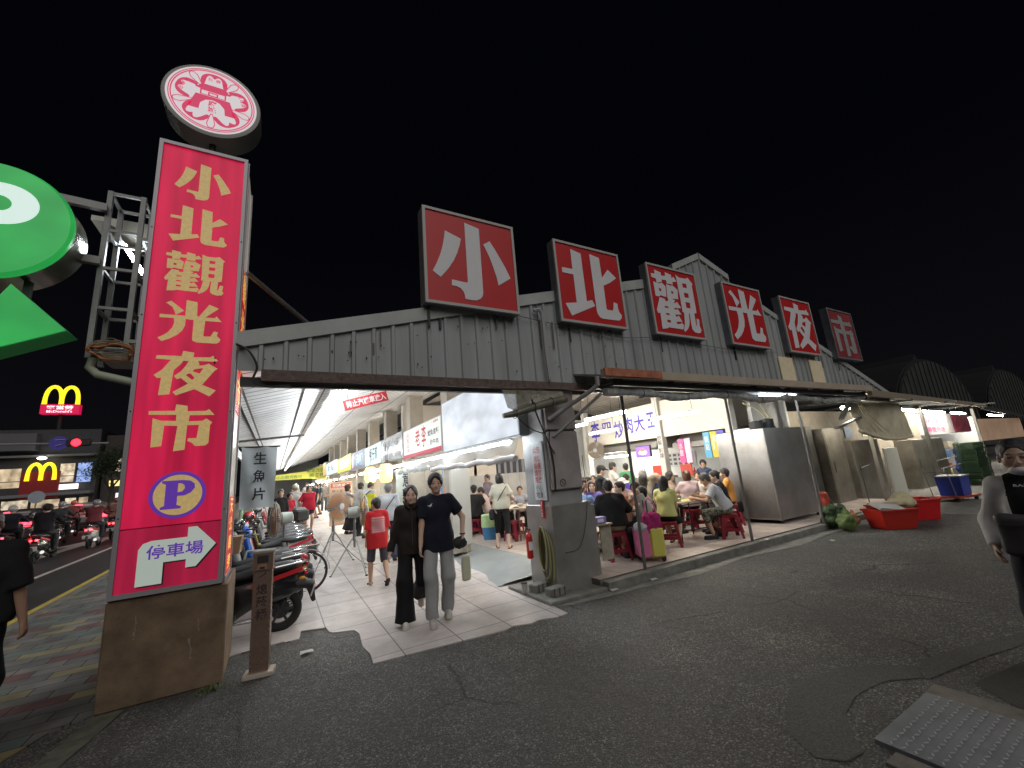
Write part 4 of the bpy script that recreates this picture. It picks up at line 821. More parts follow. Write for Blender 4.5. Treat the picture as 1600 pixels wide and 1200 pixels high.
class Fld:
    def __init__(s, lo, hi, h, fines=((),(),())):
        s.X = ax_arr(lo[0], hi[0], h, fines[0]); s.Y = ax_arr(lo[1], hi[1], h, fines[1]); s.Z = ax_arr(lo[2], hi[2], h, fines[2])
        s.D = np.full((len(s.X), len(s.Y), len(s.Z)), .25, np.float32)
    def sub(s, lo, hi):
        r = []
        for A, a, b in ((s.X, lo[0], hi[0]), (s.Y, lo[1], hi[1]), (s.Z, lo[2], hi[2])):
            i = max(0, int(np.searchsorted(A, a))-1); j = min(len(A), int(np.searchsorted(A, b))+1); r.append(slice(i, j))
        g = np.meshgrid(s.X[r[0]], s.Y[r[1]], s.Z[r[2]], indexing='ij')
        return tuple(r), g
    def comb(s, r, d, k, op):
        D = s.D[r]
        if D.size == 0: return
        if op == 'u':
            h = np.clip(.5+.5*(D-d)/k, 0, 1); s.D[r] = D*(1-h)+d*h-k*h*(1-h)
        elif op == 's':
            d = -d; h = np.clip(.5-.5*(D-d)/k, 0, 1); s.D[r] = D*(1-h)+d*h+k*h*(1-h)
    def cap(s, a, b, ra, rb, k=.02, op='u', clip=(0,0), flat=None):
        a = np.array(a, float); b = np.array(b, float); R = max(ra, rb)+.06
        if flat: R = max(ra,rb)*max(1,flat[1])+.06
        lo = np.minimum(a, b)-R; hi = np.maximum(a, b)+R
        r, (x, y, z) = s.sub(lo, hi)
        if x.size == 0: return s
        ab = b-a; L2 = float(ab@ab)+1e-9; L = math.sqrt(L2)
        px, py, pz = x-a[0], y-a[1], z-a[2]
        t0 = (px*ab[0]+py*ab[1]+pz*ab[2])/L2; t = np.clip(t0, 0, 1)
        qx, qy, qz = px-ab[0]*t, py-ab[1]*t, pz-ab[2]*t
        if flat:
            f = np.array(flat[0], float); f /= np.linalg.norm(f); c = qx*f[0]+qy*f[1]+qz*f[2]; m = (1/flat[1]-1)*c
            qx = qx+m*f[0]; qy = qy+m*f[1]; qz = qz+m*f[2]
        d = np.sqrt(qx*qx+qy*qy+qz*qz)-(ra+(rb-ra)*t)
        if clip[0]: d = np.maximum(d, -t0*L)
        if clip[1]: d = np.maximum(d, (t0-1)*L)
        s.comb(r, d, k, op); return s
    def ell(s, c, rad, k=.03, op='u', R=None):
        m = max(rad)+.06; c = np.array(c, float)
        r, (x, y, z) = s.sub(c-m, c+m)
        if x.size == 0: return s
        x = x-c[0]; y = y-c[1]; z = z-c[2]
        if R is not None:
            R = np.array(R); x, y, z = (R[0,0]*x+R[1,0]*y+R[2,0]*z, R[0,1]*x+R[1,1]*y+R[2,1]*z, R[0,2]*x+R[1,2]*y+R[2,2]*z)
        k0 = np.sqrt((x/rad[0])**2+(y/rad[1])**2+(z/rad[2])**2)+1e-6
        k1 = np.sqrt((x/rad[0]**2)**2+(y/rad[1]**2)**2+(z/rad[2]**2)**2)+1e-6
        s.comb(r, k0*(k0-1)/k1, k, op); return s
    def boxs(s, c, hs, rnd=.02, k=.02, op='u', R=None):
        m = float(np.linalg.norm(hs))+.05; c = np.array(c, float)
        r, (x, y, z) = s.sub(c-m, c+m)
        x = x-c[0]; y = y-c[1]; z = z-c[2]
        if R is not None:
            R = np.array(R); x, y, z = (R[0,0]*x+R[1,0]*y+R[2,0]*z, R[0,1]*x+R[1,1]*y+R[2,1]*z, R[0,2]*x+R[1,2]*y+R[2,2]*z)
        qx = np.abs(x)-hs[0]+rnd; qy = np.abs(y)-hs[1]+rnd; qz = np.abs(z)-hs[2]+rnd
        d = np.sqrt(np.maximum(qx,0)**2+np.maximum(qy,0)**2+np.maximum(qz,0)**2)+np.minimum(np.maximum(qx,np.maximum(qy,qz)),0)-rnd
        s.comb(r, d, k, op); return s
    def plane(s, p, n):
        g = np.meshgrid(s.X, s.Y, s.Z, indexing='ij', sparse=True)
        s.D = np.maximum(s.D, (g[0]-p[0])*n[0]+(g[1]-p[1])*n[1]+(g[2]-p[2])*n[2]); return s
    def wrinkle(s, amp, f=14, seed=0, st=(1,1,.45)):
        x, y, z = np.meshgrid(s.X, s.Y, s.Z, indexing='ij', sparse=True)
        a = seed*1.7
        w = np.sin(x*f*3*st[0]+3*np.sin(z*f*.9+a)+a)*np.sin(y*f*2.3*st[1]+2*np.sin(z*f*.6+a*2))+.6*np.sin(z*f*2.2*st[2]+4*np.sin(x*f*.8+a)+y*f)
        s.D = s.D+(amp*w).astype(np.float32); return s
    def mesh(s): 
        s.D[0]=s.D[-1]=.1; s.D[:,0]=.1; s.D[:,-1]=.1; s.D[:,:,0]=.1; s.D[:,:,-1]=.1
        return snet(s.D, s.X, s.Y, s.Z)
def mk(name, V, F, m, parent=None, col=None):
    me = bpy.data.meshes.new(name)
    me.vertices.add(len(V)); me.vertices.foreach_set('co', np.ascontiguousarray(V, dtype=np.float32).ravel())
    me.loops.add(len(F)*4); me.polygons.add(len(F))
    me.loops.foreach_set('vertex_index', np.ascontiguousarray(F, dtype=np.int32).ravel())
    me.polygons.foreach_set('loop_start', np.arange(0, len(F)*4, 4, dtype=np.int32))
    me.polygons.foreach_set('use_smooth', [True]*len(F))
    me.update(); me.validate()
    if col is not None and len(me.vertices) == len(V):
        a = me.color_attributes.new('tint', 'FLOAT_COLOR', 'POINT')
        a.data.foreach_set('color', np.concatenate([col, np.ones((len(col),1))], 1).astype(np.float32).ravel())
    me.materials.append(m)
    o = bpy.data.objects.new(name, me); COL.objects.link(o)
    if parent is not None: o.parent = parent
    return o
def tint_mat(name, rough=.5, sss=0.):
    if name in MATS: return MATS[name]
    m = bpy.data.materials.new(name); m.use_nodes = True; t = m.node_tree; b = t.nodes['Principled BSDF']
    a = t.nodes.new('ShaderNodeVertexColor'); a.layer_name = 'tint'; t.links.new(a.outputs[0], b.inputs['Base Color']); b.inputs['Roughness'].default_value = rough
    b.inputs['Specular IOR Level'].default_value = .35
    MATS[name] = m; return m
SKIN = tint_mat('skin', .52)
def cloth(c, kind='cloth', rough=.85):
    key = '%s_%02x%02x%02x' % ((kind,)+tuple(int(min(1,v)**.45*255) for v in c))
    return mat(key, c, rough, noise=.10, nscale=9, bump=.25, bscale=260, spec=.25)
def camo_mat():
    if 'camouflage' in MATS: return MATS['camouflage']
    m = bpy.data.materials.new('camouflage'); m.use_nodes = True; t = m.node_tree; L = t.links.new; MATS['camouflage'] = m
    tc = t.nodes.new('ShaderNodeTexCoord'); n = t.nodes.new('ShaderNodeTexNoise'); n.inputs['Scale'].default_value = 16; n.inputs['Detail'].default_value = 2; L(tc.outputs['Object'], n.inputs[0])
    r = ramp_node(t, [(0, (.05,.05,.04)), (.43, (.16,.15,.11)), (.5, (.26,.25,.2)), (.58, (.08,.09,.06)), (.66, (.02,.02,.02))], True); L(n.outputs[0], r.inputs[0]); L(r.outputs[0], t.nodes['Principled BSDF'].inputs['Base Color']); t.nodes['Principled BSDF'].inputs['Roughness'].default_value = .85
    return m
def ik(a, t, l1, l2, pole):
    a = np.array(a, float); t = np.array(t, float); d = t-a; L = np.linalg.norm(d); mx_ = (l1+l2)*.998
    if L > mx_: t = a+d/L*mx_; d = t-a; L = mx_
    L = max(L, abs(l1-l2)+.02); u = d/np.linalg.norm(d)
    c = (l1*l1+L*L-l2*l2)/(2*l1*L); c = max(-1, min(1, c)); s_ = math.sqrt(1-c*c)
    p = np.array(pole, float); p = p-u*(p@u); p /= np.linalg.norm(p)+1e-9
    return a+u*l1*c+p*l1*s_, t
SK = (.56,.36,.26); SK2 = (.50,.30,.20); SKL = (.66,.46,.36)
NP = 0
def person(label, loc, face, H=1.7, sit=False, seat=.45, lean=0., yaw=0., hy=0., hp=0., hands=None, feet=None, w=1., fat=0.,
           skin=SK, top=((.02,.02,.03),'short',.02), bottom=((.03,.03,.04),'long',0), hair='short', hcol=(.018,.014,.012), shoes=((.03,.03,.03),'shoe'),
           fine=0, far=False, group=None, roll=0., twistp=0., epole=None, hide_legs=False, extra=None, sidelean=0.):
    """facing +Y locally; face = world heading in degrees (0 = +x, 90 = +y)"""
    global NP; NP += 1
    k = H/1.72; hk = k**.5*1.05
    P = np.array([0, 0, (seat+.105*k) if sit else .93*k])
    if feet and len(feet) > 2: P = P+np.array(feet[2]); 
    s_ = np.array([math.sin(sidelean), math.sin(lean), math.cos(lean)*math.cos(sidelean)]); s_ /= np.linalg.norm(s_)
    fw = np.array([0, math.cos(lean), -math.sin(lean)])
    cy, sy = math.cos(yaw), math.sin(yaw)
    xr = np.array([cy, sy, 0.])
    waist = P+.12*k*s_; chest = P+.33*k*s_; sh = P+.462*k*s_; nb = P+.525*k*s_
    Rt = np.array(rot(-lean, 0, yaw)); 
    Hm = np.array(rot(-lean*.3-hp, roll, yaw+hy))
    hc = nb+.075*k*s_+.055*k*(Hm@np.array([0,0,1.]))+(Hm@np.array([0,.03,0.]))+np.array([0,.0,.0])
    hd = lambda x, y, z: hc+Hm@(np.array([x, y, z])*hk)
    S_ = {}; E_ = {}; W_ = {}; HIP = {}; KN = {}; AN = {}
    ul, fl = .285*k, .245*k; tl, sl_ = .425*k, .43*k
    for i, sx in enumerate((-1, 1)):
        S_[i] = sh+xr*sx*.148*k*w-.010*k*s_
        tgt = None if not hands else hands[i]
        if tgt is None: tgt = S_[i]+np.array([sx*.07, .05, -.52])*k
        pole = (sx*.35, -1, -.25) if epole is None else epole[i]
        E_[i], W_[i] = ik(S_[i], tgt, ul, fl, pole)
        HIP[i] = P+np.array([sx*.088*k, 0, -.02*k])
        ft = None if not feet else feet[i]
        if ft is None: ft = (sx*.14*k, .36*k, .0) if sit else (sx*.095*k, 0., 0.)
        at = np.array([ft[0], ft[1], ft[2]+.085*k])
        KN[i], AN[i] = ik(HIP[i], at, tl, sl_, (sx*.12, 1, .15))
    FT = {i: (0 if not feet or feet[i] is None or len(feet[i]) < 4 else feet[i][3], 0 if not feet or feet[i] is None or len(feet[i]) < 5 else feet[i][4]) for i in (0,1)}
    allp = np.array([P, hc]+[q[i] for q in (S_,E_,W_,HIP,KN,AN) for i in (0,1)])
    lo = allp.min(0)-.22; hi = allp.max(0)+.22; lo[2] = min(allp[:,2].min()-.13, lo[2]+.09)
    h = .024 if far else .0155
    fines = ((),(),())
    hb = .0125 if far else .0085
    if fine: h = .012; hb = .0055
    HF = tuple([(float(hc[a]-.13), float(hc[a]+.13), hb)] for a in range(3))
    if fine:
        HF = tuple(HF[a]+[(float(min(W_[0][a],W_[1][a])-.11 if a == 2 else W_[j][a]-.09), float(W_[j][a]+.09), .0075) for j in (0,1)] for a in range(3))
    # ---- body ----
    f = Fld(lo, hi, h, HF)
    t1 = fat
    f.ell(P, (.150*k*w+t1*.6, .105*k+t1*.8, .11*k), .04, R=Rt); f.ell(waist, (.122*k*w+t1, .09*k+t1, .13*k), .05, R=Rt); f.ell(chest, (.145*k*w+t1*.4, .098*k+t1*.3, .16*k), .05, R=Rt)
    f.cap(S_[0], S_[1], .045*k, .045*k, .04)
    for i in (0,1): f.cap(nb+.0*s_, S_[i], .042*k, .038*k, .04)
    f.cap(nb-.05*k*s_, hd(0,-.01,-.05), .054*k*(w**.5), .05*k*(w**.5), .02)
    for i in (0,1):
        f.cap(S_[i], E_[i], .048*k, .036*k, .03); f.cap(E_[i], W_[i], .037*k, .024*k, .015)
        if not hide_legs:
            f.cap(HIP[i], KN[i], .080*k+t1*.3, .052*k, .03); f.cap(KN[i], AN[i], .052*k, .034*k, .015)
            f.cap(KN[i]*.65+AN[i]*.35+np.array([0,-.012,0]), KN[i]*.3+AN[i]*.7, .047*k, .03*k, .02)
        d = W_[i]-E_[i]; d /= np.linalg.norm(d)
        sx = (-1, 1)[i]
        nrm = np.array([-sx*.8, .2, -.1]); nrm -= d*(nrm@d); nrm /= np.linalg.norm(nrm)
        wd = np.cross(d, nrm)   # across the palm
        if wd[1] < 0: wd = -wd
        if fine or not far:
            Rh = np.stack([nrm, wd, d], 1)
            f.ell(W_[i]+d*.045*k, (.017*k, .038*k, .05*k), .012, R=Rh)
            for q, (off, ln) in enumerate(((.028,.066),(.010,.074),(-.009,.070),(-.027,.055))):
                b0 = W_[i]+d*.082*k+wd*off*k; b1 = b0+(d*.6+nrm*.28)*ln*.62*k; b2 = b1+(d*.4+nrm*.75)*ln*.42*k
                rr = .0092*k if fine else .011*k
                f.cap(b0, b1, rr, rr*.92, .004 if fine else .008); f.cap(b1, b2, rr*.92, rr*.8, .004)
            f.cap(W_[i]+d*.028*k+wd*.026*k, W_[i]+d*.062*k+wd*.052*k+nrm*.012, .0125*k, .0105*k, .008); f.cap(W_[i]+d*.062*k+wd*.052*k+nrm*.012, W_[i]+d*.09*k+wd*.05*k+nrm*.024, .0105*k, .009*k, .005)
        else: f.cap(W_[i], W_[i]+d*.12*k, .026*k, .018*k, .015, flat=(nrm, .6))
        if not hide_legs:
            ty, tp = FT[i]; td = np.array([math.sin(-ty)*math.cos(tp), math.cos(ty)*math.cos(tp), math.sin(tp)])
            f.cap(AN[i]+np.array([0,-.02,-.04*k]), AN[i]+td*.15*k+np.array([0,0,-.055*k]), .032*k, .024*k, .02)
    # head
    f.ell(hd(0,-.012,.028), (.074*hk,.092*hk,.088*hk), .02, R=Hm); f.ell(hd(0,.022,-.028), (.0605*hk,.066*hk,.084*hk), .025, R=Hm)
    f.ell(hd(0,.055,-.088), (.030*hk,.026*hk,.022*hk), .025, R=Hm)
    f.cap(hd(-.034,.071,.022), hd(.034,.071,.022), .013, .013, .015)
    for sx in (-1, 1):
        f.ell(hd(sx*.078,-.004,-.012), (.009,.018,.029), .006, R=Hm); f.ell(hd(sx*.030,.098,.006), (.015,.013,.009), .012, 's', R=Hm); f.ell(hd(sx*.042,.052,-.03), (.022,.025,.025), .02, R=Hm)
        f.ell(hd(sx*.030,.080,.005), (.013,.010,.009), .004, R=Hm)
    f.cap(hd(0,.086,.004), hd(0,.103,-.030), .0075, .0115, .008); f.cap(hd(-.011,.092,-.034), hd(.011,.092,-.034), .008, .008, .005)
    f.cap(hd(-.017,.081,-.060), hd(.017,.081,-.060), .0075, .0075, .008)
    V, F = f.mesh()
    # tint
    L_ = (V-hc)@Hm/hk
    col = np.tile(np.array(skin, np.float32), (len(V), 1))
    x, y, z = L_[:,0], L_[:,1], L_[:,2]; ax_ = np.abs(x); fr = (y > .045)&(np.abs(z) < .13)
    def blend(m_, c, a=1.): col[m_] = col[m_]*(1-a)+np.array(c)*a
    nearb = (np.linalg.norm(L_, axis=1) < .14)
    blend(nearb & fr & (((x)/.022)**2+((z+.060)/.0085)**2 < 1), (skin[0]*.80, skin[1]*.42, skin[2]*.45), .8)
    blend(nearb & fr & (((ax_-.030)/.0165)**2+((z-.005)/.0062)**2 < 1), (.035,.022,.018), .85)
    blend(nearb & fr & (((ax_-.031)/.020)**2+((z-.0265-.06*(ax_-.03))/.0050)**2 < 1), tuple(v*1.2 for v in hcol), .8)
    blend(nearb & fr & (((x)/.05)**2+((z+.035)/.03)**2 < 1) & (ax_ > .02), (skin[0]*1.02, skin[1]*.82, skin[2]*.8), .35)
    root = mk('person', V, F, SKIN, None, np.clip(col, 0, 1))
    root.location = loc; root.rotation_euler = (0, 0, math.radians(face-90)); tag(root, label, 'person', group)
    # ---- top ----
    tc, sleeve, loose = top[0], top[1], top[2]; hem = top[3] if len(top) > 3 else (-.03 if sit else -.11)
    f = Fld(lo, hi, h if not fine else .0105); q = loose
    f.ell(P+np.array([0,0,.02*k]), (.155*k*w+q+t1*.6, .112*k+q+t1*.8, .13*k), .05, R=Rt); f.ell(waist, (.135*k*w+q+t1, .098*k+q+t1, .14*k), .06, R=Rt); f.ell(chest, (.152*k*w+q+t1*.4, .105*k+q*.8+t1*.3, .165*k), .06, R=Rt)
    f.cap(S_[0], S_[1], .048*k+q*.4, .048*k+q*.4, .05)
    for i in (0,1): f.cap(nb-.012*k*s_, S_[i], .048*k+q*.2, .046*k+q*.3, .03)
    f.cap(chest-.05*k*s_, P-.10*k*s_*(0 if sit else 1), .122*k*w+q+t1*.8, .143*k*w+q+t1*.9, .05, flat=(tuple(Rt[:,1]), .76))
    if hem < -.06: f.cap(P+np.array([0,0,.03]), P+hem*1.0*s_*k, .15*k+q, .155*k+q, .05, flat=((0,1,0), .75))
    for i in (0,1):
        if sleeve == 'none': continue
        rr = .050*k+q*.55
        if sleeve == 'short': e = S_[i]+(E_[i]-S_[i])*.72; f.cap(S_[i], e, rr, rr+.008, .025, clip=(0,1))
        elif sleeve == 'elbow': e = E_[i]; f.cap(S_[i], e, rr, rr+.004, .03, clip=(0,1))
        else:
            f.cap(S_[i], E_[i], rr, rr*.9, .03); f.cap(E_[i], E_[i]+(W_[i]-E_[i])*.97, rr*.9, rr*.62, .03, clip=(0,1))
    f.wrinkle(.0050 if not fine else .0062, 9, NP)
    f.plane(P+s_*hem*k, -s_); f.ell(nb+.055*k*s_+np.array([0,.012,0]), (.075*k,.08*k,.058*k), .012, 's')
    V, F = f.mesh(); Vt = V; tm = tc if not isinstance(tc, tuple) else cloth(tc)
    tob = mk('jacket' if sleeve == 'long' else 'shirt', V, F, tm, root); person.top = (V, F, Rt, chest)
    # ---- bottom ----
    bc, bt, bl = bottom[0], bottom[1], bottom[2]
    if not hide_legs:
        f = Fld(lo, hi, h); 
        f.ell(P, (.158*k*w+t1*.6+.004, .114*k+t1*.8+.003, .115*k), .04, R=Rt if not sit else None)
        for i in (0,1):
            if bt == 'skirt':
                f.cap(HIP[i], KN[i], .11*k, .13*k, .06, clip=(0,1))
                if bl: f.cap(KN[i], KN[i]+(AN[i]-KN[i])*bl, .13*k, .16*k, .06, clip=(0,1))
            elif bt == 'short': f.cap(HIP[i], HIP[i]+(KN[i]-HIP[i])*(.9 if not bl else bl), .092*k+t1*.3, .082*k, .035, clip=(0,1))
            elif bt == 'capri': f.cap(HIP[i], KN[i], .092*k, .068*k, .035); f.cap(KN[i], KN[i]+(AN[i]-KN[i])*.45, .068*k, .06*k, .03, clip=(0,1))
            elif bt == 'wide': f.cap(HIP[i], KN[i], .098*k, .098*k, .04); f.cap(KN[i], AN[i]+(AN[i]-KN[i])*.07, .098*k, .125*k, .03, clip=(0,1))
            else: f.cap(HIP[i], KN[i], .094*k+t1*.3, .068*k+bl, .035); f.cap(KN[i], AN[i]+(AN[i]-KN[i])*.05, .068*k+bl, .060*k+bl, .03, clip=(0,1))
        f.wrinkle(.0065, 8, NP+5, (1,1,.8)); f.plane(P+np.array([0,0,.10*k]), (0,0,1))
        V, F = f.mesh(); mk('skirt' if bt == 'skirt' else 'trousers' if bt not in ('short',) else 'shorts', V, F, bc if not isinstance(bc, tuple) else cloth(bc), root)
        for i in (0,1):
            ty, tp = FT[i]; td = np.array([math.sin(-ty)*math.cos(tp), math.cos(ty)*math.cos(tp), math.sin(tp)]); up = np.cross(np.array([1,0,0]), td); up /= np.linalg.norm(up)
            a = AN[i]+np.array([0,-.03*k,-.045*k]) if abs(tp) < .2 else AN[i]-up*.045*k-td*.03*k; b_ = a+td*.185*k
            f = Fld(np.minimum(a,b_)-.11, np.maximum(a,b_)+.11, .010 if not far else .016)
            if shoes[1] == 'sandal':
                f.cap(a-up*.03*k, b_-up*.03*k, .042*k, .046*k, .01, flat=(up, .35)); f.cap(a+td*.11*k+np.array([-.04,0,.0]), a+td*.11*k+np.array([.04,0,.0]), .014, .014, .01)
            else:
                f.cap(a, b_, .043*k, .040*k, .02); f.cap(a-up*.028*k, b_-up*.028*k, .044*k, .046*k, .012, flat=(up, .5)); f.cap(a+up*.03*k, a+up*.055*k, .04*k, .038*k, .02); f.plane(a-up*.044*k, -up)
            V, F = f.mesh(); mk('sandal' if shoes[1] == 'sandal' else 'shoe', V, F, cloth(shoes[0], 'shoe', .6), root)
    # ---- hair / hats ----
    f = Fld(hc-np.array([.24,.24,.50 if hair in ('long','tail') else .22]), hc+np.array([.24,.24,.24]), .014 if far else (.0062 if fine else .0095))
    hr = hair
    if hr not in ('bald', 'helmet'):
        vol = {'short':.012,'crop':.006,'bob':.016,'long':.014,'bun':.010,'cap':.008,'bucket':.008,'tail':.010,'fringe':.020,'ring':.007}.get(hr, .012)
        f.ell(hd(0,-.014,.030), (.076*hk+vol,.094*hk+vol,.090*hk+vol), .02, R=Hm)
        if hr == 'ring': f.ell(hd(0,.02,.10), (.085,.10,.075), .01, 's', R=Hm)
        if hr in ('short','fringe','crop','cap','bucket','ring'): f.ell(hd(0,-.048,-.03), (.056*hk,.052*hk,.06*hk), .02, R=Hm)
        if hr == 'bob': f.ell(hd(0,-.03,-.045), (.092*hk,.075*hk,.085*hk), .03, R=Hm)
        if hr in ('long','tail','bun'): f.ell(hd(0,-.035,-.03), (.080*hk,.066*hk,.075*hk), .03, R=Hm)
        if hr == 'long':
            f.cap(hd(0,-.06,-.05), hc+Hm@np.array([0,-.085,-.08])+np.array([0,-.03,-.24])*k, .075, .062, .04, flat=(tuple(Hm[:,1]), .55))
            for sx in (-1,1): f.cap(hd(sx*.07,-.01,-.02), hd(sx*.075,-.02,-.16), .024, .022, .03)
        if hr == 'tail': f.cap(hd(0,-.10,.02), hd(0,-.14,-.18), .032, .015, .02)
        if hr == 'bun': f.ell(hd(0,-.085,.075), (.038,.038,.035), .01, R=Hm)
        if hr in ('short','crop','fringe','cap','ring'): f.boxs(hd(0,.055,-.105), (.12,.080,.098), .02, .012, 's', R=Hm)
        # open the face
        f.ell(hd(0,.098,-.040), (.069*hk if hr != 'bob' else .063,.088*hk,(.116 if hr != 'fringe' else .106)*hk), .010, 's', R=Hm)
        if hr == 'fringe': f.ell(hd(0,-.005,.075), (.078*hk,.090*hk,.062*hk), .02, R=Hm); f.ell(hd(.012,.105,.052), (.030,.05,.040), .012, 's', R=Hm)
        if hr in ('bun','tail','bob'): f.ell(hd(0,.10,.068), (.016,.06,.045), .02, 's', R=Hm)
        f.boxs(hd(0,.10,-.10), (.062,.09,.10), .02, .01, 's', R=Hm)
        x_, y_, z_ = np.meshgrid(f.X, f.Y, f.Z, indexing='ij', sparse=True)
        am = .0016
        f.D = f.D+(am*np.sin(x_*260+6*np.sin(z_*21))*np.sin(y_*150+2*z_*40)+am*np.sin(y_*210+5*np.sin(x_*30+NP))).astype(np.float32)
        V, F = f.mesh()
        hm = mat('hair_%02x%02x%02x' % tuple(int(v**.45*255) for v in hcol), hcol, .42, noise=.35, nscale=60, bump=.5, bscale=300)
        if len(F): mk('hair', V, F, hm, root)
    if hr in ('cap','bucket','helmet'):
        cc = extra or (.02,.02,.02)
        f = Fld(hc-.24, hc+.24, .010 if not far else .014)
        if hr == 'helmet':
            f.ell(hd(0,-.012,.035), (.118,.135,.118), .01, R=Hm); f.boxs(hd(0,.13,-.03), (.085,.08,.062), .03, .015, 's', R=Hm); f.plane(hd(0,0,-.075), -Hm[:,2])
            f.cap(hd(-.08,.11,.04), hd(.08,.11,.04), .012,.012,.01)
        else:
            f.ell(hd(0,-.01,.045), (.091*hk,.108*hk,.090*hk), .01, R=Hm); f.plane(hd(0,0,.032), -Hm[:,2])
            if hr == 'cap': f.cap(hd(-.03,.10,.045), hd(.03,.10,.045), .045, .045, .015, flat=(tuple(Hm[:,2]), .22)); f.cap(hd(-.03,.13,.038), hd(.03,.13,.038), .035, .035, .02, flat=(tuple(Hm[:,2]), .2))
            else: f.lath = 1; f.ell(hd(0,-.01,.028), (.145,.155,.026), .03, R=Hm); f.ell(hd(0,-.01,-.06), (.125,.135,.085), .01, 's', R=Hm)
        V, F = f.mesh(); mk({'cap':'cap','bucket':'sun_hat','helmet':'helmet'}[hr], V, F, mat('hat_%02x%02x%02x' % tuple(int(v**.45*255) for v in cc), cc, .25 if hr == 'helmet' else .8, coat=.6 if hr == 'helmet' else 0), root)
    J = dict(P=P, S=S_, E=E_, W=W_, hc=hc, Hm=Hm, KN=KN, AN=AN, HIP=HIP, Rt=Rt, chest=chest, sh=sh, top=(Vt,), k=k, root=root, s=s_)
    return root, J
def decal(root, V, F, sel, m, off=.004, name='print'):
    c = V[F].mean(1); ok = sel(c); F2 = F[ok]
    if not len(F2): return
    u, inv = np.unique(F2, return_inverse=True); V2 = V[u].copy()
    a = V[F2]; n = np.cross(a[:,2]-a[:,0], a[:,3]-a[:,1]); n /= np.linalg.norm(n, axis=1)[:,None]+1e-9
    vn = np.zeros_like(V2); f2 = inv.reshape(F2.shape)
    for j in range(4): np.add.at(vn, f2[:,j], n)
    vn /= np.linalg.norm(vn, axis=1)[:,None]+1e-9
    return mk(name, V2+vn*off, f2, m, root)
def strap(root, J, pts, r=.012, m=None, flat=True, name='strap'):
    g = G(); g.tube(pts, r, 8); return g.build(name, m or cloth((.02,.02,.02)), root, True, world=False)

# ================= OBJECTS =================
def rise(y): return .02*max(0., min(y, 60)-6)
BLACKM = mat('gloss_black', (.012,.012,.014), .22, coat=.5); MATT = mat('matt_black', (.018,.018,.018), .6); RUB = mat('rubber', (.014,.014,.014), .85, bump=.3, bscale=80)
CHR = mat('chrome', (.6,.6,.6), .18, metal=1); DKM = mat('dark_metal', (.08,.08,.085), .4, metal=.7)
def local(t, g): return g
def prt(g, name, m, t, smooth=False): return g.build(name, m, t, smooth, world=False)
# ---- steel cabinet and its clutter
t = thing('steel_cabinet', 'tall stainless steel cabinet on small legs at the end of the dining floor', 'cabinet', (10.6,6.05,.14))
g = G(); g.box((10.62,6.03,1.24),(1.86,1.22,2.04),bev=.012); g.build('body', STEEL, t)
g = G()
for x in (9.85,11.4):
    for y in (5.5,6.5): g = G(); g.cyl((x,y,.14),(x,y,.23),.03,n=10); g.build('leg', DKM, t)
g = G(); g.box((9.687,6.03,1.24),(.006,1.16,1.96)); g.build('front_panel', mat('bright_steel', (.33,.325,.32), .42, metal=.9, noise=.35, nscale=1.5, bump=.12, bscale=5), t)
for i, (x, y) in enumerate(((10.1,5.8),(10.5,5.75))):
    p = thing('cooking_pot', ['smaller black pot on top of the steel cabinet','larger black pot on top of the steel cabinet'][i], 'pot', (x,y,2.26))
    g = G(); g.lathe((0,0,0), [(.13,0),(.15,.02),(.15,.18+.05*i),(.16,.19+.05*i),(.05,.21+.05*i)], 20); prt(g, 'pot', MATT, p, True)
cable('yellow hoses drooping over the top of the steel cabinet', [(10.4,6.2,3.0),(10.6,5.9,2.7),(10.9,5.8,2.3),(11.0,5.6,2.27)], .014, mat('yellow_hose', (.34,.30,.14), .5), None, 'hose')
cable('yellow hose hanging straight down onto the steel cabinet', [(10.75,6.0,3.0),(10.7,5.8,2.6),(10.75,5.7,2.28)], .014, MATS['yellow_hose'], None, 'hose')
# ---- pillar clutter
t = thing('fire_extinguisher', 'red fire extinguisher with a white label hanging on the left side of the corner pillar', 'extinguisher', (3.36,5.66,.45))
g = G(); g.lathe((0,0,0), [(.04,0),(.05,.01),(.05,.30),(.035,.35),(.015,.37),(.015,.40)], 20); prt(g, 'cylinder', mat('extinguisher_red', (.5,.02,.02), .3, coat=.3), t, True)
g = G(); g.bar((0,-.05,.41),(0,.06,.43),.02,.02); prt(g, 'handle', MATT, t)
g = G(); g.box((0,-.035,.18),(.07,.035,.12)); prt(g, 'label', MATS['paper_white'], t)
hs = [];
for q in range(5):
    pts = []; random.seed(60+q)
    for i in range(25):
        a = 2*PI*i/24; pts.append((3.38+.02*q, 5.34+(.10+.012*q)*math.cos(a), .62+(.30+.02*q)*math.sin(a)-.04*q))
    cable('coil of green and yellow hose hung on the corner pillar', pts, .011, mat('hose_green', (.10,.11,.06), .5) if q % 2 else MATS['yellow_hose'], 'loops of hose on the corner pillar', 'hose')
for i, (x, y, rz_) in enumerate(((3.36,5.42,.3),(3.42,5.08,.1))):
    t = thing('concrete_block', ['grooved concrete block behind the other, beside the paper cup','grooved concrete block at the front foot of the corner pillar'][i], 'block', (x-.05,y,.05), rz_)
    g = G(); g.box((0,0,.055),(.26,.16,.11),bev=.012); prt(g, 'block', CONC, t)
    g = G()
    for k in range(3): g.box((-.09+k*.09,-.082,.055),(.02,.008,.11))
    prt(g, 'groove', mat('groove_dark', (.07,.07,.065), .9), t)
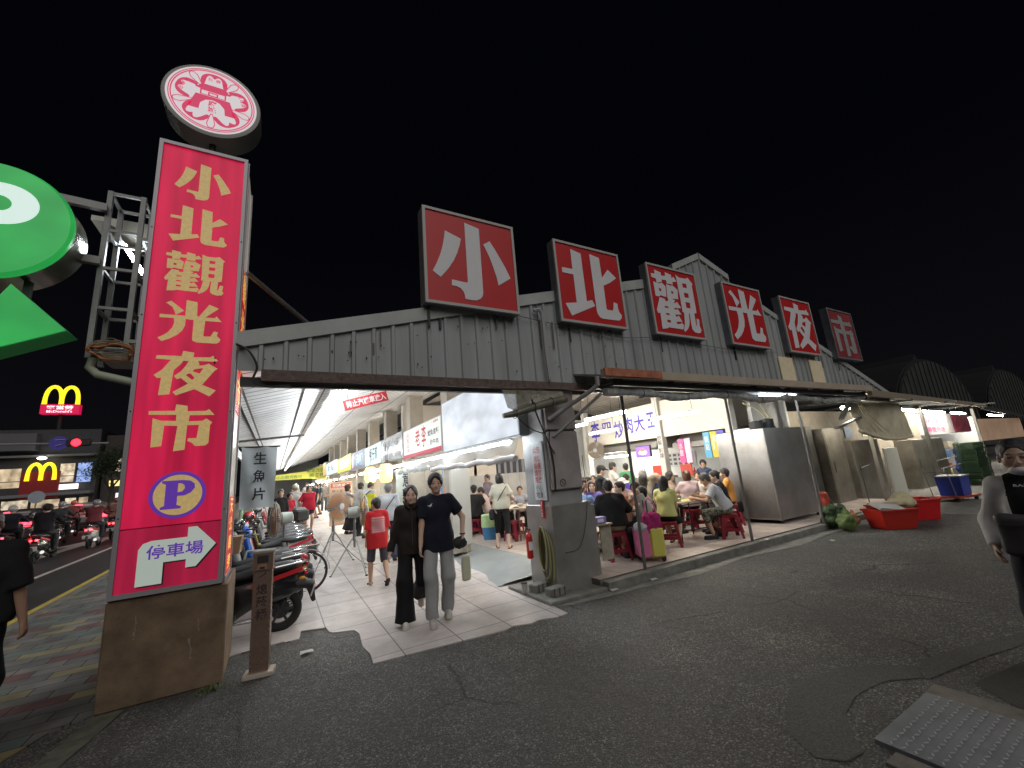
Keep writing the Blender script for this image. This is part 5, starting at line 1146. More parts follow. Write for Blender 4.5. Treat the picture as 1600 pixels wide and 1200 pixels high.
t = thing('paper_cup', 'printed takeaway cup standing beside the concrete blocks', 'cup', (3.12,5.5,.05)); g = G(); g.lathe((0,0,0), [(.03,0),(.042,.12),(.044,.125)], 18); prt(g, 'cup', mat('cup_print', (.4,.38,.36), .5, noise=.5, nscale=30), t, True); g = G(); g.lathe((0,0,.125), [(.046,0),(.046,.012),(.04,.016)], 18); prt(g, 'lid', MATT, t, True)
g = G(); g.box((3.78,5.42,.028),(1.32,1.16,.056),bev=.01); struct(g.build('pillar_pad', CONC))
# ramp mat
g = G(); V_ = []; nx_, ny_ = 12, 20
for i in range(nx_+1):
    for j in range(ny_+1):
        u, v = i/nx_, j/ny_; x = 3.02+u*(1.22-.1*v)+.10*math.sin(v*7)*(1-u); y = 5.95+v*4.3+(.25*(1-u) if j == 0 else 0); z = .02+.135*min(1, u*1.25)+.006*math.sin(u*9+v*13)
        V_.append((x, y, z))
g.add(V_, [(i*(ny_+1)+j, (i+1)*(ny_+1)+j, (i+1)*(ny_+1)+j+1, i*(ny_+1)+j+1) for i in range(nx_) for j in range(ny_)])
tag(g.build('rubber_mat', mat('grey_rubber_mat', (.25,.27,.27), .6, noise=.2, nscale=2.5, bump=.2, bscale=30), None, True), 'grey rubber mat sloping from the arcade up to the dining floor', 'mat')
t = thing('side_shelf', 'small wall shelf board with a beige panel hanging below, right of the corner pillar', 'shelf', (4.4,5.45,.5))
g = G(); g.box((4.42,5.3,.83),(.30,.34,.02)); g.build('board', mat('ply', (.34,.27,.18), .7), t)
g = G(); g.box((4.47,5.2,.56),(.22,.02,.5)); g.build('panel', mat('stained_card', (.36,.33,.26), .8, noise=.3, nscale=8), t)
t = thing('tissue_box', 'purple and white paper box on the shelf right of the corner pillar', 'box', (4.40,5.26,.84)); g = G(); g.box((0,0,.05),(.24,.12,.10),bev=.008); prt(g, 'box', mat('purple_box', (.22,.18,.52), .5), t); g = G(); g.box((0,-.062,.05),(.12,.004,.05)); prt(g, 'label', MATS['paper_white'], t)
# ---- plastic stools
RSTOOL = mat('red_plastic', (.20,.008,.020), .38, coat=.15)
def stool_proto(h=.45):
    t = thing('stool', 'red plastic stool', 'stool', (0,0,0))
    g = G(); g.box((0,0,h-.02),(.30,.30,.035),bev=.012); prt(g, 'seat', RSTOOL, t)
    for sx in (-1,1):
        for sy in (-1,1):
            g = G(); g.add([(sx*.14,sy*.14,h-.03),(sx*.085,sy*.145,h-.03),(sx*.145,sy*.085,h-.03),(sx*.20,sy*.20,0),(sx*.15,sy*.205,0),(sx*.205,sy*.15,0)], [(0,1,4,3),(0,3,5,2),(1,2,5,4),(3,4,5),(0,2,1)]); prt(g, 'leg', RSTOOL, t)
    g = G()
    for sx in (-1,1): g.box((sx*.176,0,h*.36),(.010,.29,.055)); g.box((0,sx*.176,h*.36),(.29,.010,.055)); g.box((sx*.142,0,h*.90),(.01,.22,.03)); g.box((0,sx*.142,h*.90),(.22,.01,.03))
    prt(g, 'cross_band', RSTOOL, t)
    return t
_st = stool_proto(); _first = [True]
def stool(x, y, z, rz_, label):
    global _st
    t = _st if _first[0] else copy_tree(_st)
    _first[0] = False
    t.location = (x, y, z); t.rotation_euler = (0,0,rz_); tag(t, label, 'stool', 'red plastic stools around the dining tables'); return t
# ---- tables
TTOP = mat('table_top', (.50,.40,.29), .35, noise=.1, nscale=5); TLEG = mat('table_leg_black', (.02,.02,.02), .4)
def table(x, y, z, w, d, rz_, label, h=.74, lm=None, round_=False):
    t = thing('folding_table', label, 'table', (x,y,z), rz_, 'dining tables in the hall')
    g = G()
    if round_: g.lathe((0,0,h-.02), [(w/2,0),(w/2,.02),(w/2-.005,.025)], 36)
    else: g.box((0,0,h-.012),(w,d,.026),bev=.006)
    prt(g, 'top', TTOP, t)
    for sx in (-1,1):
        for sy in (-1,1):
            a = (.36 if round_ else .46)
            g = G(); g.cyl((sx*w*a*.9,sy*d*a*.9,h-.03),(sx*w*a*.98,sy*d*a*.98,0),.014,n=8); prt(g, 'leg', lm or TLEG, t)
    g = G(); g.bar((-w*.42,-d*.42,.2),(w*.42,-d*.42,.2),.018); g.bar((-w*.42,-d*.42,h-.06),(w*.42,-d*.42,h-.06),.018); g.bar((-w*.42,d*.42,.2),(w*.42,d*.42,.2),.018); prt(g, 'rail', lm or TLEG, t)
    return t
BOWLM = mat('bowl_white', (.75,.74,.70), .3); SOUP = mat('soup', (.42,.22,.08), .2)
def bowl(x, y, z, r, label, grp='bowls and plates on the dining tables', food=SOUP, flat=False):
    t = thing('plate' if flat else 'bowl', label, 'plate' if flat else 'bowl', (x,y,z), 0, grp)
    g = G(); g.lathe((0,0,0), [(r*.5,0),(r,.02),(r+.005,.024),(r*.5,.012)] if flat else [(r*.45,0),(r*.8,.03),(r,.065),(r-.006,.066),(r*.7,.035)], 22); prt(g, 'dish', BOWLM, t, True)
    g = G(); g.lathe((0,0,.02 if flat else .045), [(r*.75,0),(r*.6,.008)], 18); prt(g, 'food', food, t)
DZ = .14
# ================= shop signs along the arcade (facing the walkway) =================
def shop_sign(y0, y1, z0, z1, label, face, frame=None, name='shop_sign', slope=.0):
    t = thing(name, label, 'shop sign', (3.4,(y0+y1)/2,z0), 0, 'lit shop signs along the arcade')
    L_ = y1-y0
    g = G(); g.box((3.42,(y0+y1)/2,(z0+z1)/2),(.2,L_-.02,z1-z0)); g.build('box', frame or MATS['light_fitting'], t)
    g = G(); g.box((3.312,(y0+y1)/2,(z0+z1)/2),(.014,L_-.08,z1-z0-.06)); g.build('face', face, t)
    return t
def wr(t, txt, y, z, w, h, m, name='writing', off=.014, lift=.01):
    g = G(); glyph(g, txt, (3.305,y,z), YM, ZP, w, h, lift, off); return g.build(name, m, t)
LB = mat('lightbox_white', (0.21,0.22,0.22), .4, emit=.68, ecol=(.82,.88,1), enoise=.4, escale=(1,1.2,2.4))
shop_sign(5.58, 9.08, 2.28, 3.44, 'large blank glowing white lightbox nearest the corner pillar', LB, mat('lightbox_frame', (.25,.26,.27), .4))
t = shop_sign(9.14, 12.5, 2.36, 3.2, 'white lit shop sign with red brush writing and a red band along its foot', mat('sign_cream_lit', (0.21,0.21,0.19), .4, emit=.62, ecol=(.95,1,.90), enoise=.1))
g = G(); g.box((3.302,10.82,2.42),(.008,3.3,.10)); g.build('red_band', mat('band_red', (.6,.03,.07), .5, emit=.15), t)
RW_ = mat('brush_red', (.55,.02,.03), .5); BW = mat('sign_black', (.03,.03,.04), .5)
wr(t, '老\n李', 10.75, 2.82, .0, 0, RW_) if 0 else None
wr(t, '老', 11.0, 2.86, .42, .46, RW_); wr(t, '李', 10.45, 2.84, .38, .56, RW_); wr(t, '鱔魚意麵', 9.7, 2.86, .85, .15, BW); wr(t, '炒牛肉', 9.65, 2.62, .62, .13, BW); wr(t, '傳統美味', 9.55, 3.1, .5, .07, mat('red_box', (.6,.04,.05), .5))
g = G(); glyph(g, None, (3.305,11.95,2.86), YM, ZP, None, None, .01, poly=[circ(0,0,.20), circ(0,0,.18)]); glyph(g, None, (3.305,11.95,2.86), YM, ZP, None, None, .01, poly=[circ(0,0,.12,.15), circ(0,0,.10,.13)]); glyph(g, '香', (3.305,11.95,2.86), YM, ZP, .13,.15,.01); glyph(g, '小吃', (3.305,11.95,2.58), YM, ZP, .3,.12,.01); g.build('seal', RW_, t)
t = shop_sign(12.56, 15.6, 2.42, 3.26, 'dull metallic grey shop sign with raised dark writing', mat('embossed_grey', (.28,.28,.27), .3, metal=.6, noise=.3, nscale=9)); wr(t, '臺南小吃', 14.05, 2.98, 2.5, .34, mat('raised_dark', (.10,.10,.10), .4)); wr(t, '炒飯 湯麵 滷味', 14.05, 2.6, 2.5, .2, MATS['raised_dark'])
t = shop_sign(15.66, 18.9, 2.46, 3.26, 'pale blue lit shop sign with black upright writing', mat('sign_pale_blue', (0.15,0.20,0.21), .4, emit=.8, ecol=(.72,.95,1))); wr(t, '蚵仔煎', 17.0, 2.9, 1.6, .5, BW, off=.02); wr(t, '小吃', 18.3, 2.85, .3, .6, mat('sign_red', (.5,.03,.05), .5))
t = shop_sign(18.96, 22.7, 2.46, 3.30, 'dark grey shop sign with glowing blue letters', mat('sign_dark', (.16,.16,.19), .4)); wr(t, '海鮮', 20.2, 2.9, 1.7, .55, mat('blue_glow', (.1,.2,.9), .4, emit=2.2, ecol=(.12,.3,1)), off=.03); wr(t, '鮮', 22.0, 2.9, .6, .7, mat('pink_glow', (.8,.4,.7), .4, emit=1.4, ecol=(1,.45,.8)))
t = shop_sign(22.76, 28.2, 2.52, 3.40, 'yellow and green lit shop sign with white lettering', mat('sign_yellow', (0.18,0.18,0.02), .4, emit=.75, ecol=(.85,.85,.10), noise=.3, nscale=2)); wr(t, '當歸鴨', 25.4, 2.98, 3.6, .55, mat('white_glow', (.8,.85,.8), .4, emit=.9, ecol=(.9,1,.9)))
t = shop_sign(28.3, 34.8, 2.62, 3.5, 'very pale blue lit sign with black and pink writing', mat('sign_ice', (0.18,0.22,0.23), .4, emit=.85, ecol=(.75,.97,1))); wr(t, '果汁 冰品', 32, 3.1, 3.6, .45, BW); wr(t, '冰', 29.4, 3.0, .9, .4, mat('sign_pink', (.6,.1,.25), .5))
t = shop_sign(35.2, 37.6, 2.7, 3.7, 'narrow glowing orange lamp panel before the small signs', mat('sign_orange', (0.21,0.10,0.04), .5, emit=.8, ecol=(1,.6,.28)))
t = shop_sign(38, 43, 2.86, 3.6, 'pair of small orange framed signs far down the arcade', mat('sign_orange2', (0.18,0.09,0.04), .5, emit=.6, ecol=(1,.62,.36))); wr(t, '滷味', 40.5, 3.2, 3, .4, BW)
t = shop_sign(43.5, 52, 2.9, 3.7, 'grey green sign farthest down the arcade', mat('sign_dull', (.35,.4,.36), .5, emit=.2))
# cream canvas and cloth rolls below the signs
t = thing('rolled_awning', 'white rolled plastic awning tied under the blank glowing lightbox', 'awning', (3.1,7.3,2.0))
pts = []; rr = []
for k in range(30): u = k/29; pts.append((3.12+.02*math.sin(k), 5.45+u*3.9, 1.93+.015*math.sin(k*.8)+.012*u)); rr.append(.048+.01*math.sin(k*2.1))
g = G(); g.tube(pts, rr, 10); g.build('roll', mat('white_film', (.66,.65,.66), .4, noise=.15, nscale=6, bump=.8, bscale=20), t, True)
g = G(); vs = []; n_ = 26
for k in range(n_+1):
    u = k/n_; y = 5.5+u*6.6
    for j in range(4): vs.append((3.22-.03*j+.02*math.sin(k*1.3+j), y, 2.24-.08*j-.015*math.sin(k*2)))
g.add(vs, [(k*4+j, (k+1)*4+j, (k+1)*4+j+1, k*4+j+1) for k in range(n_) for j in range(3)]); g.build('film', mat('clear_film', (.62,.66,.66), .25, bump=.8, bscale=12, alpha=.55), t, True)
t = thing('rolled_awning', 'crumpled clear awning rolled under the white sign with red brush writing', 'awning', (3.1,10.8,2.0))
pts = []; rr = []
for k in range(26): u = k/25; pts.append((3.1+.03*math.sin(k*1.9), 9.5+u*3.2, 1.98+.02*math.sin(k*1.1)+.02*u)); rr.append(.04+.02*abs(math.sin(k*1.3)))
g = G(); g.tube(pts, rr, 9); g.build('roll', MATS['clear_film'], t, True)
# ---- small shop furniture under the columns
g = G(); g.box((3.52,8.72,1.1),(.44,.1,1.6),bev=.01); tag(g.build('column_cladding', mat('pale_cladding', (.55,.53,.48), .45)), 'pale panel boxed round the first arcade column', 'cladding')
t = thing('price_board', 'tall narrow blue and yellow notice strip beside the first arcade column', 'notice', (3.32,9.3,1.0)); g = G(); g.box((3.3,9.28,1.55),(.02,.22,1.0)); g.build('board', mat('notice_blue', (.25,.35,.55), .5), t); g = G(); g.box((3.288,9.28,1.72),(.006,.18,.4)); g.build('notice', mat('notice_yellow', (.6,.58,.25), .5), t)
for i, (x, y, z, r) in enumerate(((3.0,16.0,2.06,.20),(2.98,13.4,2.02,.20),(3.3,14.6,2.15,.20))):
    t = thing('paper_lantern', ['yellow paper lantern with a bare bulb beside it, left of the other','big yellow paper lantern hanging above the white haired man','dim beige paper lantern between the two bright ones'][i], 'lantern', (x,y,z-.28))
    g = G(); g.lathe((0,0,0), [(.06,0),(r*.75,.02),(r,.12),(r,.46),(r*.75,.56),(.06,.58)], 20)
    if i < 2: prt(g, 'shade', mat('lantern_lit', (.8,.6,.25), .6, emit=1.5, ecol=(1,.72,.28)), t, True)
    else: prt(g, 'shade', mat('lantern_dim', (.55,.42,.27), .7), t, True)
    g = G(); g.lathe((0,0,.58), [(.07,0),(.07,.03)], 14); prt(g, 'cap', MATT, t)
    g = G(); g.cyl((0,0,.6),(0,0,1.2),.006,n=5); prt(g, 'cord', MATT, t)
t = thing('bulb', 'bare glowing bulb hanging beside the left lantern', 'bulb', (3.1,15.2,1.98)); g = G(); g.sphere((0,0,0),.05); prt(g, 'glass', mat('bulb_lit', (1,.9,.7), .4, emit=30, ecol=(1,.8,.5)), t, True)
t = thing('menu_banner', 'white upright menu banner with black brush writing behind the white haired man', 'banner', (3.62,12.9,1.0))
g = G(); g.box((3.62,12.95,1.45),(.9,.03,1.3)); g.build('cloth', mat('banner_greenish', (.58,.62,.55), .6, noise=.15), t); g = G(); glyph(g, '意\n麵', (3.5,12.93,1.55), XP, ZP, .3,.9,.006); glyph(g, '牛\n肉\n湯', (3.9,12.93,1.6), XP, ZP, .12,.7,.006); g.build('writing', BW, t)
# counters of the far shops
for k in range(9):
    yy = 13.0+k*4.6; zz = rise(yy)
    t = thing('food_counter', 'steel food counter at a shop front along the arcade', 'counter', (3.9,yy+1.2,zz), 0, 'food counters along the arcade')
    g = G(); g.box((0,0,.45),(.6,2.2,.9),bev=.01); prt(g, 'body', STEEL if k % 2 else mat('counter_wood', (.42,.33,.22), .6, noise=.2), t)
    g = G(); g.box((-.1,0,1.12),(.4,1.8,.42)); prt(g, 'glass_case', mat('case_glass', (.6,.65,.66), .1, alpha=.35), t)
# big freezer-like panels
t = thing('upright_freezer', 'grey green twin door freezer behind the menu stand', 'freezer', (3.9,21.5,rise(21.5))); g = G(); g.box((0,0,1.0),(.7,1.5,2.0),bev=.02); prt(g, 'body', mat('freezer_green', (.42,.5,.44), .4), t); g = G(); g.box((-.36,0,1.0),(.01,.02,1.9)); prt(g, 'door_gap', MATT, t)
t = thing('menu_stand', 'orange printed menu stand in the middle of the arcade', 'menu stand', (2.05,16.4,rise(16.4)), .15)
g = G(); g.box((0,0,.95),(.78,.04,1.5)); prt(g, 'board', mat('menu_orange', (.72,.50,.36), .5, noise=.1), t)
g = G(); g.box((0,-.026,1.58),(.72,.006,.16)); prt(g, 'header', mat('header_red', (.6,.12,.06), .5), t)
g = G(); glyph(g, '招牌美食', (0,-.03,1.58), XP, ZP, .6,.12,.004); prt(g, 'header_writing', MATS['paper_white'], t)
g = G()
for q, s_ in enumerate(('乾麵 50  湯麵 55','肉燥飯 35','魯肉飯 40','虱目魚湯 90','蛋花湯 30')): glyph(g, s_, (-.08,-.022,1.38-q*.2), XP, ZP, .46,.09,.004)
for q in range(3): g.box((.28,-.024,1.3-q*.34),(.14,.006,.18))
prt(g, 'menu_writing', mat('menu_brown', (.22,.09,.05), .6), t)
# far overhead banner
t = thing('overhead_banner', 'yellow banner hung across the far end of the arcade', 'banner', (1.8,38,2.9))
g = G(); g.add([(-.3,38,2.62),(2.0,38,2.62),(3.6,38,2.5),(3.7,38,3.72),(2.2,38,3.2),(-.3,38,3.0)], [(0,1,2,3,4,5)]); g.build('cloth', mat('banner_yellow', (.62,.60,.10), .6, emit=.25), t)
g = G(); glyph(g, '美食街', (2.9,37.98,2.85), XP, ZP, 1.2,.35,.01); glyph(g, '歡迎光臨', (2.8,37.98,3.25), XP, ZP, 1.3,.35,.01); glyph(g, '小北觀光夜市', (.9,37.98,2.82), XP, ZP, 1.8,.25,.01); g.build('writing', mat('banner_green', (.15,.3,.08), .6), t)
# hanging red notice
ca, sa = math.cos(.262), math.sin(.262); UX = Vector((ca,0,sa)); UZ = Vector((-sa,0,ca))
t = thing('no_entry_sign', 'red hanging sign with white writing under the arcade ceiling', 'sign', (1.17,6.5,3.0)); c = Vector((1.165,6.5,2.985))
g = G(); g.box(c, (.66,.02,.155), Matrix((UX, (0,1,0), UZ)).transposed()); g.build('board', mat('notice_board_red', (.55,.035,.04), .45), t)
g = G(); glyph(g, '禁止汽機車進入', c+Vector((0,-.012,0)), UX, UZ, .60,.105,.004, .022); g.build('writing', mat('white_paint', (.75,.73,.72), .5), t)
g = G(); g.bar((.9,6.5,3.0),(.86,6.5,3.38),.01); g.build('hanger', MATS['dark_steel'], t); g = G(); g.bar((1.45,6.5,3.13),(1.43,6.5,3.52),.01); g.build('hanger', MATS['dark_steel'], t)
# raw fish banner
def banner(x0, x1, z0, z1, y, label, txt, m, wm, h_=.16):
    t = thing('cloth_banner', label, 'banner', ((x0+x1)/2,y,z0))
    g = G(); vs = []; n1, n2 = 18, 20
    for i in range(n1+1):
        for j in range(n2+1):
            u, v = i/n1, j/n2; vs.append((x0+(x1-x0)*u-.02*(1-v)*u, y+.012*math.sin(u*9+v*5)+.02*math.sin(v*3)*(1-v), z1-(z1-z0)*(1-v)))
    g.add(vs, [(i*(n2+1)+j, (i+1)*(n2+1)+j, (i+1)*(n2+1)+j+1, i*(n2+1)+j+1) for i in range(n1) for j in range(n2)]); o = g.build('cloth', m, t, True)
    g = G()
    for i, ch in enumerate(txt): glyph(g, ch, ((x0+x1)/2+.01,y-.03,z1-.17-i*(z1-z0)*.29), XP, ZP, (x1-x0)*.36,(z1-z0)*.2,.003,.02)
    g.build('writing', wm, t)
    g = G(); g.cyl((x0-.04,y,z1),(x1+.04,y,z1),.01,n=8); g.build('rod', MATT, t)
    return t
banner(-.45,.0,1.52,2.40,7.2,'white cloth banner with three black brush characters above the parked scooters','生魚片', mat('banner_cloth', (.66,.72,.74), .75, noise=.08, bump=.2, bscale=6), BW)
t = thing('wall_banner', 'beige wall banner with black brush writing seen right of the corner pillar', 'banner', (10.95,13.9,2.5)); g = G(); g.box((10.93,13.98,3.0),(1.0,.03,1.05)); g.build('cloth', mat('banner_beige', (.55,.47,.38), .7), t); g = G(); glyph(g, '生魚片', (10.93,13.96,2.98), XP, ZP, .95,.42,.005,.02); g.build('writing', BW, t)
# ================= industrial fans =================
FGREY = mat('fan_grey_green', (.42,.46,.42), .45); ORB = mat('fan_blade_orange', (.75,.30,.07), .45); WIRE = mat('fan_wire', (.38,.36,.32), .4, metal=.5)
def fan(x, y, z, face, label, hubz=1.22, R_=.31, stand=True, blade=ORB, tilt=0., legs=True):
    t = thing('industrial_fan', label, 'fan', (x,y,z), math.radians(face-90), 'industrial fans in the arcade' if stand else 'fans fixed to the hall wall')
    T = Matrix.Translation((0,0,hubz)) @ Matrix.Rotation(tilt,4,'X')
    g = G()
    for rr_, yy_ in ((R_,.10),(R_,.06),(R_*.9,.12),(R_*.8,.13),(R_*.68,.14),(R_*.55,.145),(R_*.42,.148),(R_*.3,.15),(R_*.8,.02),(R_*.5,0)): g.torus((0,yy_,0), rr_, .0045, 'y', 30, 5)
    for k in range(48):
        a = 2*PI*k/48; c_, s_ = math.cos(a), math.sin(a)
        g.tube([(R_*.2*c_,.15,R_*.2*s_),(R_*.75*c_,.135,R_*.75*s_),(R_*c_,.09,R_*s_),(R_*.85*c_,.02,R_*.85*s_),(R_*.3*c_,-.01,R_*.3*s_)], .003, 4)
    prt(g.xf(T), 'cage', WIRE, t)
    g = G()
    for k in range(3):
        a0 = 2*PI*k/3; pts = []
        for j in range(9):
            a = a0+j/8*1.75; pts.append((math.cos(a), math.sin(a), j/8))
        vs = [(p[0]*.05,.05+.05*p[2],p[1]*.05) for p in pts]+[(p[0]*R_*.9,.04+.07*p[2],p[1]*R_*.9) for p in pts]
        g.add(vs, [(j, j+1, j+10, j+9) for j in range(8)])
    prt(g.xf(T), 'blade', blade, t)
    g = G(); g.lathe((0,0,0), [(.07,.15),(.07,.165),(.05,.17)], 20, 'y'); prt(g.xf(T), 'badge', mat('badge_white', (.6,.6,.62), .4), t, True)
    g = G(); g.lathe((0,0,0), [(.06,-.24),(.10,-.22),(.11,-.05),(.07,0)], 20, 'y'); prt(g.xf(T), 'motor', FGREY, t, True)
    if stand:
        g = G(); g.cyl((0,-.1,.5),(0,-.1,hubz-.08),.022,n=10); g.cyl((0,-.1,.62),(0,-.1,.82),.035,n=10); prt(g, 'stem', mat('fan_stem', (.2,.2,.2), .4), t)
        for k in range(3):
            a = 2*PI*k/3+.5; g = G(); g.tube([(0,-.1,.72),(.10*math.cos(a),-.1+.10*math.sin(a),.58),(.42*math.cos(a),-.1+.42*math.sin(a),.03)],.013,8); prt(g, 'leg', FGREY, t, True)
            g = G(); g.cyl((.42*math.cos(a),-.1+.42*math.sin(a),.0),(.43*math.cos(a),-.1+.43*math.sin(a),.04),.022,n=8); prt(g, 'foot', RUB, t)
    else:
        g = G(); g.bar((0,-.2,0+hubz),(0,-.45,hubz-.12),.03); prt(g, 'arm', MATT, t)
    return t
fan(1.20,10.3,rise(10), 305, 'tall fan facing the walkway with a pale hub, nearest the scooters')
fan(1.48,9.0,.05, 352, 'tall fan with orange blades seen edge on, beside the boy in red', 1.16)
fan(.06,8.9,.05, 192, 'fan with orange blades seen edge on behind the cigarette bin', 1.20)
fan(10.35,13.5,0, 200, 'small dark fan on the wall under the fish banner', 2.12, .22, False, mat('fan_blade_dark', (.08,.14,.12), .4))
fan(10.35,12.0,0, 215, 'larger round wall fan below the board with blue writing', 2.28, .33, False, mat('fan_blade_brown', (.28,.2,.13), .4))
cable('thin fan cable crossing the arcade floor', [(1.0,8.6,.03),(1.4,8.5,.03),(2.0,8.9,.05),(2.6,9.3,.08)], .006)
cable('fan cable running across the arcade floor to the scooters', [(.2,9.1,.4),(.6,9.0,.1),(1.1,10.3,.6),(1.7,9.5,.12),(2.4,10.0,.1)], .006)
# ================= cigarette bin post =================
t = thing('cigarette_bin', 'slim brown steel cigarette bin post on a square base beside the tall red sign', 'bin', (-.08,5.22,0), -.15)
BRS = mat('brown_steel', (.36,.24,.19), .28, metal=.75, noise=.2, nscale=3)
g = G(); g.box((0,0,.02),(.26,.19,.04),bev=.006); prt(g, 'base', mat('base_beige', (.42,.36,.29), .6), t)
g = G(); g.box((0,0,.50),(.165,.10,.93),bev=.006); prt(g, 'post', BRS, t)
g = G(); g.box((0,-.004,1.04),(.18,.115,.17),bev=.006); prt(g, 'head', BRS, t)
g = G(); g.box((0,-.004,1.137),(.2,.13,.03),bev=.005); prt(g, 'cap', mat('cap_steel', (.42,.38,.33), .4, metal=.6), t)
g = G(); g.box((0,-.064,1.07),(.10,.006,.07)); prt(g, 'recess', MATT, t); g = G(); g.prism([(-.05,-.03),(.05,-.03),(.035,.012),(-.035,.012)], lambda u,v:(u,-.078,.995+v+.01), lambda u,v:(u,-.062,.995+v+.01)); prt(g, 'ash_lip', mat('lip_copper', (.5,.27,.18), .35, metal=.6), t); g = G(); g.box((0,-.08,.99),(.045,.004,.02)); prt(g, 'slot', MATT, t)
g = G()
for i, ch in enumerate('ノ熄菸桶'): glyph(g, ch, (0,-.0515,.90-i*.115+(.02 if i == 0 else 0)), XP, ZP, .10 if i else .07,.10 if i else .045,.003,.018)
prt(g, 'writing', mat('brown_print', (.05,.03,.03), .5), t)
# ================= two-wheelers =================
PLATE = mat('plate_white', (.62,.62,.60), .5); SEATM = mat('seat_black', (.018,.018,.02), .5, bump=.2, bscale=120); TAIL = mat('tail_lens', (.45,.01,.02), .2); AMB = mat('amber_lens', (.7,.3,.02), .3)
def wheel(t, x, r=.25, wd=.05, spokes=False, name='wheel'):
    g = G(); g.torus((x,0,r), r-wd, wd, 'y', 36, 10); w_ = prt(g, name, RUB, t, True)
    g = G(); g.torus((x,0,r), r-wd*1.9, .012, 'y', 30, 6)
    n_ = 20 if spokes else 6
    for k in range(n_):
        a = 2*PI*k/n_; g.bar((x,0,r),(x+(r-wd*1.9)*math.cos(a),0,r+(r-wd*1.9)*math.sin(a)), .003 if spokes else .022, .003 if spokes else .03)
    g.cyl((x,-.05,r),(x,.05,r),.03,n=12)
    if not spokes: g.cyl((x,-.035,r),(x,-.03,r),.11,n=22)
    c = prt(g, 'rim', CHR if spokes else DKM, t); 
_sc = {}
def scooter_shell(kind):
    if kind in _sc: return _sc[kind]
    f = Fld((-.95,-.42,.0),(.95,.42,1.2), .016)
    f.ell((-.45,0,.50), (.42,.15,.17), .06); f.cap((-.75,0,.66),(-.15,0,.56),.11,.13,.06,flat=((0,0,1),.8)); f.cap((-.2,0,.42),(.0,0,.30),.14,.13,.06)
    f.boxs((.12,0,.27),(.26,.17,.05),.03,.05)
    f.cap((.36,0,.30),(.50,0,.80),.17,.15,.05,flat=((1,0,.2),.42)); f.cap((.46,0,.86),(.52,0,.98),.12,.10,.06,flat=((1,0,0),.8))
    f.cap((.60,0,.50),(.75,0,.52),.06,.05,.05); f.cap((-.82,0,.62),(-.9,0,.66),.06,.04,.05)
    f.ell((.12,0,.50), (.14,.3,.14), .04, 's')
    _sc[kind] = f.mesh(); 
    f = Fld((-.95,-.3,.5),(.3,.3,.95), .015)
    f.cap((-.70,0,.765),(-.36,0,.745),.13,.135,.05,flat=((0,0,1),.5)); f.cap((-.36,0,.74),(.0,0,.70),.13,.10,.05,flat=((0,0,1),.5)); _sc['seat'] = f.mesh()
    f = Fld((-1.1,-.3,.0),(-.2,.3,.7), .013)
    f.cap((-.95,0,.50),(-.62,0,.56),.055,.075,.03,flat=((0,1,0),1.3)); f.cap((-.95,0,.5),(-1.0,0,.30),.05,.03,.02); _sc['fender'] = f.mesh()
    return _sc[kind]
